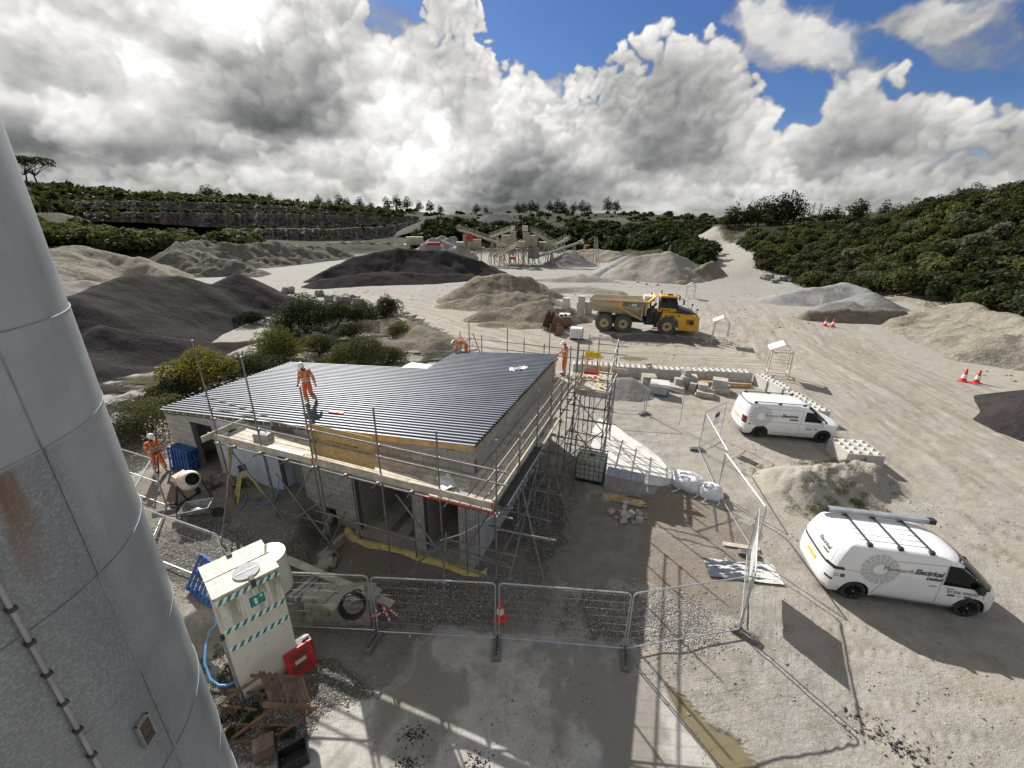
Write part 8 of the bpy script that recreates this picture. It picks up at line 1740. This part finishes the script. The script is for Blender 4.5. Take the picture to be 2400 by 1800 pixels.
# ------------------------------------------------------------------ mixer, barrow, ladder
def z0(x, y, z): return at(x*.31646, 800+y*.31646, z)
M_MIXC = mat('mixer_cream', (.66, .61, .52), .6, var=.12, scale=4, dirt=(.44, .38, .30), dscale=3); M_MIXO = mat('mixer_orange', (.62, .22, .10), .6, var=.2, scale=4, dirt=(.55, .42, .34), dscale=3)
g0 = z0(1440, 1190, .9); mx = thing('cement_mixer', 'cream and orange cement mixer on a stand, left of the building', 'cement mixer', (g0.x, g0.y, gz(g0.x, g0.y)), R(-14)); Md = Matrix.Translation((0, 0, .92)) @ Matrix.Rotation(R(62), 4, 'Y') @ Matrix.Rotation(R(10), 4, 'X')
dm = MB(); dm.lathe([(.02, -.40), (.20, -.38), (.33, -.22), (.372, -.02), (.378, .09)], 24, Md); dm.obj('drum_bottom', M_MIXO, mx, True); dm = MB(); dm.lathe([(.37, -.02), (.375, .08), (.34, .24), (.235, .40), (.225, .40), (.33, .22), (.35, .0)], 24, Md); dm.obj('drum', M_MIXC, mx, True); dm = MB(); dm.lathe([(.001, .12), (.30, .12)], 24, Md); dm.obj('drum_inside', M_RIM, mx)
MB().box(Md @ Vector((-.22, 0, -.30)), (.34, .46, .24), Matrix.Rotation(R(20), 3, 'Y')).obj('motor_cover', M_MIXC, mx); fr_ = MB(); fr_.beam((0, -.42, .92), (0, .42, .92), .05, .05).beam((0, -.42, .92), (-.35, -.40, 0), .05, .05).beam((0, -.42, .92), (.45, -.36, 0), .05, .05).beam((0, .42, .92), (-.35, .40, 0), .05, .05).beam((0, .42, .92), (.45, .36, 0), .05, .05).beam((-.35, -.4, .03), (-.35, .4, .03), .05, .05).beam((.45, -.36, .03), (.45, .36, .03), .05, .05); fr_.obj('stand', M_DKM, mx)
for sg in (-1, 1): MB().cyl((-.35, sg*.45, .12), (-.35, sg*.52, .12), .12, 14).obj('wheel', M_TYRE, mx, True, 40)
g0 = z0(1490, 1320, .9); wb = thing('wheelbarrow', 'grey wheelbarrow with cement dust and a white lump in its tray', 'wheelbarrow', (g0.x, g0.y, gz(g0.x, g0.y)), R(18)); TRX = [(.42, .30, .62), (.42, -.30, .62), (-.45, -.33, .58), (-.45, .33, .58)]; BT = [(.18, .19, .34), (.18, -.19, .34), (-.30, -.22, .36), (-.30, .22, .36)]
MB().add(TRX+BT, [(0, 1, 5, 4), (1, 2, 6, 5), (2, 3, 7, 6), (3, 0, 4, 7), (4, 5, 6, 7)]).obj('tray', mat('grey_tray', (.20, .20, .20), .7, var=.25, scale=4, dirt=(.42, .41, .39), dscale=4), wb); MB().tube(TRX+[TRX[0]], .017, 6).obj('rim', mat('pale_rim', (.46, .46, .45), .5), wb); MB().blob((-.05, 0, .40), (.17, .12, .09), 3, 5, 7, .2).obj('lump', M_SIGNW, wb)
for sg in (-1, 1): MB().tube([(.52, sg*.06, .2), (.1, sg*.22, .33), (-.45, sg*.27, .45), (-.88, sg*.29, .55)], .018, 6).obj('handle', M_DKM, wb, True); MB().tube([(-.2, sg*.24, .36), (-.32, sg*.26, .02), (-.40, sg*.26, .02), (-.42, sg*.27, .42)], .016, 6).obj('leg', M_DKM, wb)
MB().cyl((.55, -.04, .19), (.55, .04, .19), .19, 18).obj('wheel', M_TYRE, wb, True, 40)
g0 = bl(9.2, -.75); ld = thing('step_ladder', 'yellow step ladder with black top standing at the pale blue wall', 'step ladder', (g0.x, g0.y, gz(g0.x, g0.y)), -BA+R(-30)); M_LADY = mat('ladder_yellow', (.66, .50, .05), .5, var=.08)
for sg in (-1, 1): MB().beam((sg*.27, -.42, 0), (sg*.17, -.04, 1.22), .05, .03, (1, 0, 0)).obj('front_rail', M_LADY, ld); MB().beam((sg*.30, .45, 0), (sg*.17, .04, 1.22), .045, .03, (1, 0, 0)).obj('rear_rail', M_LADY, ld)
for k in range(4): z = .26+k*.25; w = .26-.1*z/1.22; MB().bb((-w, -.42+.38*z/1.22-.05, z), (w, -.42+.38*z/1.22+.05, z+.03)).obj('tread', M_FRAME, ld)
MB().bb((-.2, -.13, 1.2), (.2, .13, 1.27)).obj('top_cap', M_BLKPL, ld)
q = bl(8.35, -.75); cc_ = thing('cable_coil', 'tangled coil of grey cable beside the step ladder', 'cable coil', (q.x, q.y, gz(q.x, q.y)+.02), 0)
for k in range(5): MB().tube([((.26+.03*k)*math.cos(a)+.03*math.sin(k*2), (.22+.03*k)*math.sin(a), .02*k+.02*math.sin(2*a+k)) for a in np.linspace(0, 2*PI, 22)], .013, 5).obj('turn', mat('grey_cable', (.20, .22, .25), .6), cc_, True)
hs = [bl(8.0, -.3, 1.7), bl(8.0, -.45, 1.2), bl(7.95, -.7, .95), bl(8.2, -1.1, .93)]; o = MB().tube(hs, .02, 6).obj('blue_hose', M_HOSE, None, True); tag(o, 'blue hose hanging at the door of the pale blue wall', 'hose')
hs = [gpt(z0(x, y, .9), .03) for x, y in ((1820, 1120), (1830, 1170), (1800, 1220), (1750, 1280))]; o = MB().tube(hs, .022, 6).obj('blue_hose', M_HOSE, None, True); tag(o, 'short piece of blue hose on the soil beside the raking pole', 'hose')
hs = [gpt(z0(x, y, .9), .03) for x, y in ((1530, 1090), (1580, 1070), (1640, 1065), (1690, 1075))]; o = MB().tube(hs, .02, 6).obj('blue_hose', M_HOSE, None, True); tag(o, 'straight piece of blue hose right of the cement mixer', 'hose')
q = bl(14.0, -.9); o = MB().cyl((0, 0, 0), (.25, .3, 2.3), .03, 6).obj('prop_pole', M_RUST, None, True, None, (q.x-.1, q.y, gz(q.x, q.y))); tag(o, 'rusty pole leaning on the building corner behind the worker', 'pole')
# ------------------------------------------------------------------ weeds and loose stones
def scatter(name, label, cat, n, fn, r0, r1, mt, seed, flat=.6):
    r_ = np.random.default_rng(seed); base = np.array([(1, 0, 0), (-.5, .87, 0), (-.5, -.87, 0), (.1, .1, .8), (-.1, -.05, -.6)]); Fb = np.array([(0, 1, 3), (1, 2, 3), (2, 0, 3), (1, 0, 4), (2, 1, 4), (0, 2, 4)])
    P = fn(r_, n); n = len(P); s = r0+(r1-r0)*r_.random(n)**2.5; a = r_.random(n)*6.28; c, s_ = np.cos(a), np.sin(a); z = ground_z(P[:, 0], P[:, 1])
    b = base[None]*(1+.35*r_.normal(size=(n, 5, 1)))*s[:, None, None]; x = b[..., 0]*c[:, None]-b[..., 1]*s_[:, None]; y = b[..., 0]*s_[:, None]+b[..., 1]*c[:, None]
    V_ = np.stack([x+P[:, 0:1], y+P[:, 1:2], b[..., 2]*flat+z[:, None]+s[:, None]*.15], -1).reshape(-1, 3); F_ = (Fb[None]+np.arange(n)[:, None, None]*5).reshape(-1, 3)
    o = link(name, fast_mesh(name, V_, F_, mt, False)); o['kind'] = 'stuff'; return tag(o, label, cat)
def stone_mat():
    m = bpy.data.materials.new('loose_stone'); m.use_nodes = True; t = NT(m.node_tree); b = t.n['Principled BSDF']; r = t.node('ShaderNodeNewGeometry').outputs['Random Per Island']
    c = t.mix(r, (.15, .14, .125), (.36, .345, .32)); c = t.mix(t.ss(r, .93, .96), c, (.58, .57, .54)); t.put(b.inputs['Base Color'], c); b.inputs['Roughness'].default_value = .9; return m
M_LOOSE = stone_mat()
def near_field(r_, n):
    P = np.stack([r_.uniform(-16, 20, n), r_.uniform(4.5, 30, n)], -1); x, y = P[:, 0], P[:, 1]; a = (x-BC.x)*BAa.x+(y-BC.y)*BAa.y; b = (x-BC.x)*BAb.x+(y-BC.y)*BAb.y
    k = ~((a > -.4) & (a < 14.4) & (b > -.4) & (b < 9.8)) & (poly_dist(x, y, PAD) > 0) & (fbm(x*.6, y*.6, 3) > .40+.25*r_.random(n)); return P[k]
scatter('loose_stones', 'loose stones scattered over the building site', 'stones', 15000, near_field, .012, .055, M_LOOSE, 1)
def gravel_field(r_, n):
    cs = [((-2.2, 9.5), (2.6, .8)), ((-5.0, 6.7), (1.7, 1.0)), ((-9.6, 10.8), (1.9, 1.5)), ((1.0, 14), (1.1, 2.6)), ((3.4, 9.3), (2.2, .8)), ((-7.3, 10.6), (.6, 1.5)), ((5.0, 9.0), (.9, .9)), ((-.2, 10.2), (1.0, .6))]; k = r_.integers(len(cs), size=n); C_ = np.array([c for c, s in cs])[k]; S_ = np.array([s for c, s in cs])[k]; P = C_+r_.normal(size=(n, 2))*S_*.55
    x, y = P[:, 0], P[:, 1]; a = (x-BC.x)*BAa.x+(y-BC.y)*BAa.y; b = (x-BC.x)*BAb.x+(y-BC.y)*BAb.y; return P[~((a > -.2) & (b > -.35)) & (poly_dist(x, y, PAD) > -.1+.2*r_.random(n))]
scatter('gravel', 'grey gravel spilled round the front of the building and the fence', 'gravel', 42000, gravel_field, .012, .042, M_LOOSE, 2)
def pad_bits(r_, n):
    P = np.stack([r_.uniform(-4.5, 4.5, n), r_.uniform(4.6, 8.2, n)], -1); return P[(poly_dist(P[:, 0], P[:, 1], PAD) < 0) & (fbm(P[:, 0]*1.1+4, P[:, 1]*1.1, 3) > .5)]
scatter('grit', 'dark grit and crumbs on the concrete apron', 'grit', 2600, pad_bits, .006, .022, mat('dark_crumb', (.07, .065, .06), .9), 3)
def clods(r_, n):
    t_ = r_.random(n); a, b = at(1990, 1680), at(2160, 1780); P = np.stack([a.x+(b.x-a.x)*t_, a.y+(b.y-a.y)*t_], -1)+r_.normal(size=(n, 2))*np.array([.25, .12]); return P
scatter('clods', 'line of dark clods on the pale ground at the lower right', 'clods', 160, clods, .02, .07, mat('dark_crumb', (.07, .065, .06), .9), 6)
def tar(r_, n):
    c = [at(955, 1795), at(1120, 1785), at(970, 1720)]; k = r_.integers(3, size=n); P = np.array([[c[i].x, c[i].y] for i in k])+r_.normal(size=(n, 2))*np.array([.16, .10]); return P
scatter('crumbs', 'clusters of black crumbs on the concrete apron near the bottom edge', 'crumbs', 700, tar, .008, .03, mat('black_crumb', (.02, .02, .02), .9), 7)
def far_bits(r_, n):
    P = np.stack([r_.uniform(-35, 45, n), r_.uniform(30, 80, n)], -1); return P[fbm(P[:, 0]*.16, P[:, 1]*.16, 4) > .5+.1*r_.random(n)]
scatter('loose_stones', 'loose stones scattered over the quarry yard', 'stones', 7000, far_bits, .04, .16, M_LOOSE, 4)
def weeds(name, label, cx, cy, sx, sy, n, seed, mt=None, hz=.16):
    r_ = np.random.default_rng(seed); P = np.stack([cx+r_.normal(size=n)*sx, cy+r_.normal(size=n)*sy], -1); k = fbm(P[:, 0]*2.3+seed, P[:, 1]*2.3, 3) > .47; P = P[k]; lob = [(x, y, gz(x, y)+hz*.35, hz*(.4+.9*r_.random()), hz*(.5+.7*r_.random())) for x, y in P[:70]]
    V_, F_ = leaf_cloud(r_, lob, 90*len(lob), .036); o = link(name, fast_mesh(name, V_, F_, mt or L_MID, False)); o['kind'] = 'stuff'; return tag(o, label, 'weeds')
weeds('weeds', 'patch of green weeds on the soil heap, on the side towards the near van', 14.2, 14.9, 1.1, .5, 90, 1); weeds('weeds', 'weeds at the left foot of the soil heap', 12.3, 14.0, .5, .4, 60, 2); weeds('weeds', 'weeds on the crest of the soil heap', 14.2, 16.9, 1.2, .35, 70, 3); weeds('weeds', 'moss and weeds at the foot of the silo', -5.9, 5.9, .5, .5, 110, 4, hz=.09); weeds('weeds', 'weeds along the foot of the pale blue wall', *xy(bl(10.2, -.3)), .7, .3, 70, 5, hz=.12); weeds('weeds', 'weeds beside the cabinet and the blue pipe', -7.3, 7.4, .35, .5, 60, 6, hz=.12)

# ------------------------------------------------------------------ crushing and screening plant
M_PLC = mat('plant_cream', (.44, .40, .30), .8, var=.2, scale=.6, dirt=(.30, .27, .22), dscale=.35); M_PLG = mat('plant_grey', (.26, .255, .24), .8, var=.25, scale=.6, dirt=(.36, .33, .27), dscale=.4); M_BELT = mat('conveyor_belt', (.13, .125, .115), .9, var=.2); M_PLD = mat('plant_dark', (.09, .085, .075), .9, var=.3)
def c_(x, y, d=120): return atd(866.4+.2*x, 442.4+.2*y, d)
def conveyor(label, p, q, w=1.3, rail=True, legs=2, mt=None):
    o = thing('conveyor', label, 'conveyor', (0, 0, 0), 0, 'conveyors of the crushing plant'); mt = mt or M_PLC; d = (q-p).normalized(); s = d.cross(Vector((0, 0, 1))).normalized(); u = s.cross(d)
    MB().beam(p+u*.2, q+u*.2, w*.7, .12).obj('belt', M_BELT, o); f = MB()
    for sg in (-1, 1): f.beam(p+s*sg*w*.5, q+s*sg*w*.5, .12, .42)
    n = max(4, int((q-p).length/1.6))
    for i in range(n): a = p.lerp(q, i/n); b = p.lerp(q, (i+1)/n); f.beam(a+s*w*.5, b-s*w*.5, .06, .06)
    f.obj('truss', mt, o)
    if rail:
        r = MB()
        for sg in (-1, 1):
            off = s*sg*(w*.5+.45)
            for hgt in (.55, 1.05): r.beam(p+off+Vector((0, 0, hgt)), q+off+Vector((0, 0, hgt)), .07, .07)
            for i in range(n+1): a = p.lerp(q, i/n)+off; r.beam(a, a+Vector((0, 0, 1.05)), .07, .07)
        r.obj('handrail', mt, o); MB().beam(p+s*(w*.5+.3), q+s*(w*.5+.3), .6, .08).obj('walkway', M_PLG, o)
    for k in range(legs):
        a = p.lerp(q, .3+.5*k); g = gz(a.x, a.y)
        if a.z-g > 1: 
            l = MB()
            for sg in (-1, 1): l.beam(a+s*sg*w*.5, Vector((a.x, a.y, g))+s*sg*(w*.5+.5), .16, .16); l.beam(a+s*sg*w*.5, Vector((a.x, a.y, g))+s*sg*w*.5+d*1.8*Vector((1, 1, 0)).length*.5, .12, .12)
            l.obj('trestle_leg', mt, o)
    MB().cyl(q+s*w*.5+u*.2, q-s*w*.5+u*.2, .35, 10).obj('head_drum', M_PLD, o); return o
conveyor('long railed conveyor falling to the right from the left top of the plant', c_(1150, 445, 116), c_(620, 268, 120), 1.5); conveyor('slim conveyor rising to the twin towers of the plant', c_(960, 352, 124), c_(1215, 262, 126), 1.1, True, 1); conveyor('railed conveyor falling to the right from the right tower', c_(1700, 468, 118), c_(1420, 285, 122), 1.3); conveyor('railed conveyor in front, rising to the middle platform', c_(1010, 562, 112), c_(1275, 415, 116), 1.4, True, 1); conveyor('long low conveyor rising to the far right end of the plant', c_(1480, 560, 113), c_(1965, 395, 117), 1.3, False, 3, M_PLG); conveyor('short conveyor rising to the right behind the low one', c_(1520, 482, 122), c_(1805, 368, 126), 1.2, True, 2)
def plant_box(name, label, p, size, mt, rz=0, cat='plant unit', roof=None, legs=0, tilt=0):
    o = thing(name, label, cat, p, rz, 'units of the crushing plant'); sx, sy, sz = size; b = MB(); b.box((0, 0, sz/2), size, Matrix.Rotation(tilt, 3, 'Y')); b.obj('casing', mt, o)
    rbm = MB(); n = max(2, int(sx/1.1))
    for i in range(n+1): rbm.beam((-sx/2+sx*i/n, -sy/2-.06, 0), (-sx/2+sx*i/n, -sy/2-.06, sz), .12, .10, (0, 1, 0))
    for z in (.12, sz/2, sz-.12): rbm.beam((-sx/2, -sy/2-.05, z), (sx/2, -sy/2-.05, z), .10, .10)
    rbm.obj('stiffener', mt, o)
    if legs:
        l = MB(); g = gz(p[0], p[1])-p[2]
        for x in (-sx/2, sx/2):
            for y in (-sy/2, sy/2): l.beam((x, y, 0), (x, y, g), .22, .22, (1, 0, 0))
        l.beam((-sx/2, -sy/2, g), (sx/2, -sy/2, 0), .13, .13).beam((sx/2, -sy/2, g), (-sx/2, -sy/2, 0), .13, .13); l.obj('leg_frame', mt, o)
        r = MB()
        for x in np.linspace(-sx/2-.8, sx/2+.8, 6): r.beam((x, -sy/2-.9, 0), (x, -sy/2-.9, 1.1), .06, .06, (1, 0, 0))
        for z in (.55, 1.1): r.beam((-sx/2-.8, -sy/2-.9, z), (sx/2+.8, -sy/2-.9, z), .06, .06)
        r.obj('handrail', mt, o); MB().bb((-sx/2-.9, -sy/2-1, -.12), (sx/2+.9, sy/2+.6, 0)).obj('deck', M_PLG, o)
    return o
def pb(name, label, x0, y0, x1, y1, d, dep, mt, **k):
    a, b = c_(x0, y1, d), c_(x1, y1, d); t_ = c_(x0, y0, d); q = (a+b)/2; return plant_box(name, label, (q.x, q.y, a.z), ((b-a).length, dep, t_.z-a.z), mt, math.atan2(b.y-a.y, b.x-a.x), **k)
pb('screen_tower', 'ribbed tower left of the pair in the middle of the plant', 1180, 285, 1240, 400, 121, 3, M_PLC, legs=1); pb('screen_tower', 'taller tower right of the pair, with a pale head box', 1315, 300, 1385, 440, 121, 3, M_PLC, legs=1); pb('drive_head', 'pale box on top of the right tower', 1310, 222, 1365, 285, 121, 2.4, mat('pale_box', (.62, .60, .55), .7)); pb('drive_head', 'pale box on top of the left tower', 1190, 232, 1225, 262, 124, 2, mat('pale_box', (.62, .60, .55), .7))
pb('screen_house', 'cream curved screen casing between conveyor and left tower', 1085, 325, 1178, 435, 122, 3.5, M_PLC, legs=1); pb('screen_house', 'cream screen casing right of the towers', 1390, 330, 1470, 470, 122, 3.5, M_PLC); pb('crusher_base', 'wide dark braced base under the right tower', 1385, 470, 1480, 575, 118, 4, M_PLG); pb('screen_house', 'long low casing under the short conveyor', 1490, 400, 1620, 470, 125, 4, M_PLC, legs=1)
hx = pb('feed_hopper', 'cream feed hopper with a red oval badge at the left of the plant', 720, 370, 865, 462, 117, 4, M_PLC, legs=1); MB().cyl((-1.2, -2.13, 2.6), (-1.2, -2.2, 2.6), 1.0, 20).obj('badge', mat('badge_red', (.42, .05, .04), .7), hx); pb('feed_hopper', 'cream box on legs at the far left of the hopper', 600, 400, 690, 455, 117, 3.5, M_PLC, legs=1); pb('feed_hopper', 'narrow chute above the hopper', 672, 318, 712, 400, 119, 2.4, M_PLC)
pb('transfer_point', 'railed transfer box in front of the towers', 1270, 392, 1335, 470, 114, 2.6, M_PLC, legs=1); pb('drive_head', 'pale motor at the far right conveyor head', 1915, 388, 1970, 418, 117, 1.6, mat('pale_box', (.62, .60, .55), .7)); pb('drive_head', 'pale motor at the head of the short conveyor', 1755, 358, 1800, 392, 126, 1.6, mat('pale_box', (.62, .60, .55), .7))
pb('mobile_crusher', 'cream tracked machine with railings left of the white rock heap', 60, 345, 240, 425, 140, 4, M_PLC, legs=1); rc = pb('mobile_screen', 'red and grey tracked screen before the white rock heap', 285, 405, 420, 438, 128, 2.4, mat('machine_red', (.34, .05, .05), .7, var=.2), legs=0); pb('skip', 'red skip under the front conveyor', 1178, 560, 1230, 585, 110, 2, mat('machine_red', (.34, .05, .05), .7))
conveyor('low conveyor from the red screen to the hopper', c_(430, 385, 128), c_(600, 462, 124), 1.0, False, 1, M_PLG)
tr = thing('support_frame', 'braced steel legs under the middle of the plant', 'frame', (0, 0, 0), 0, 'units of the crushing plant'); b = MB()
for x in range(960, 1480, 52): p = c_(x, 455+ (x % 3)*8, 118); g = Vector((p.x, p.y, gz(p.x, p.y))); b.beam(p, g, .2, .2, (1, 0, 0)); b.beam(p, g+Vector((2.2 if x % 104 else -2.2, 0, 0)), .14, .14)
b.beam(c_(940, 478, 118), c_(1480, 478, 118), .3, .3); b.beam(c_(600, 470, 117), c_(960, 478, 117), .5, .25); b.obj('legs', M_PLC, tr)
# yellow wheel loader
p = atd(1270, 553, 149); ldr = thing('wheel_loader', 'small yellow wheel loader far off, right of the crushing plant', 'wheel loader', (p.x, p.y, gz(p.x, p.y)), R(200)); MB().bb((-2.6, -1.1, .9), (.3, 1.1, 2.1)).obj('engine_hood', M_YEL, ldr); MB().prism([(.0, 1.9), (.1, 3.3), (1.3, 3.3), (1.6, 1.9)], -.8, .8).obj('cab', M_DKM, ldr); MB().bb((0, -.85, 3.3), (1.4, .85, 3.42)).obj('cab_roof', M_YEL, ldr); MB().bb((.3, -.6, .7), (2.2, .6, 1.5)).obj('front_frame', M_DKM, ldr); MB().beam((1.6, -.5, 1.7), (3.3, -.5, .6), .2, .3).beam((1.6, .5, 1.7), (3.3, .5, .6), .2, .3).obj('lift_arm', M_YEL, ldr)
MB().prism([(3.1, .15), (3.2, 1.2), (3.6, 1.3), (3.45, .5), (4.2, .15)], -1.4, 1.4).obj('bucket', M_DKM, ldr)
for x in (-1.6, 1.5):
    for sg in (-1, 1): MB().cyl((x, sg*.75, .75), (x, sg*1.3, .75), .75, 18).obj('wheel', M_TYRE, ldr, True, 40)
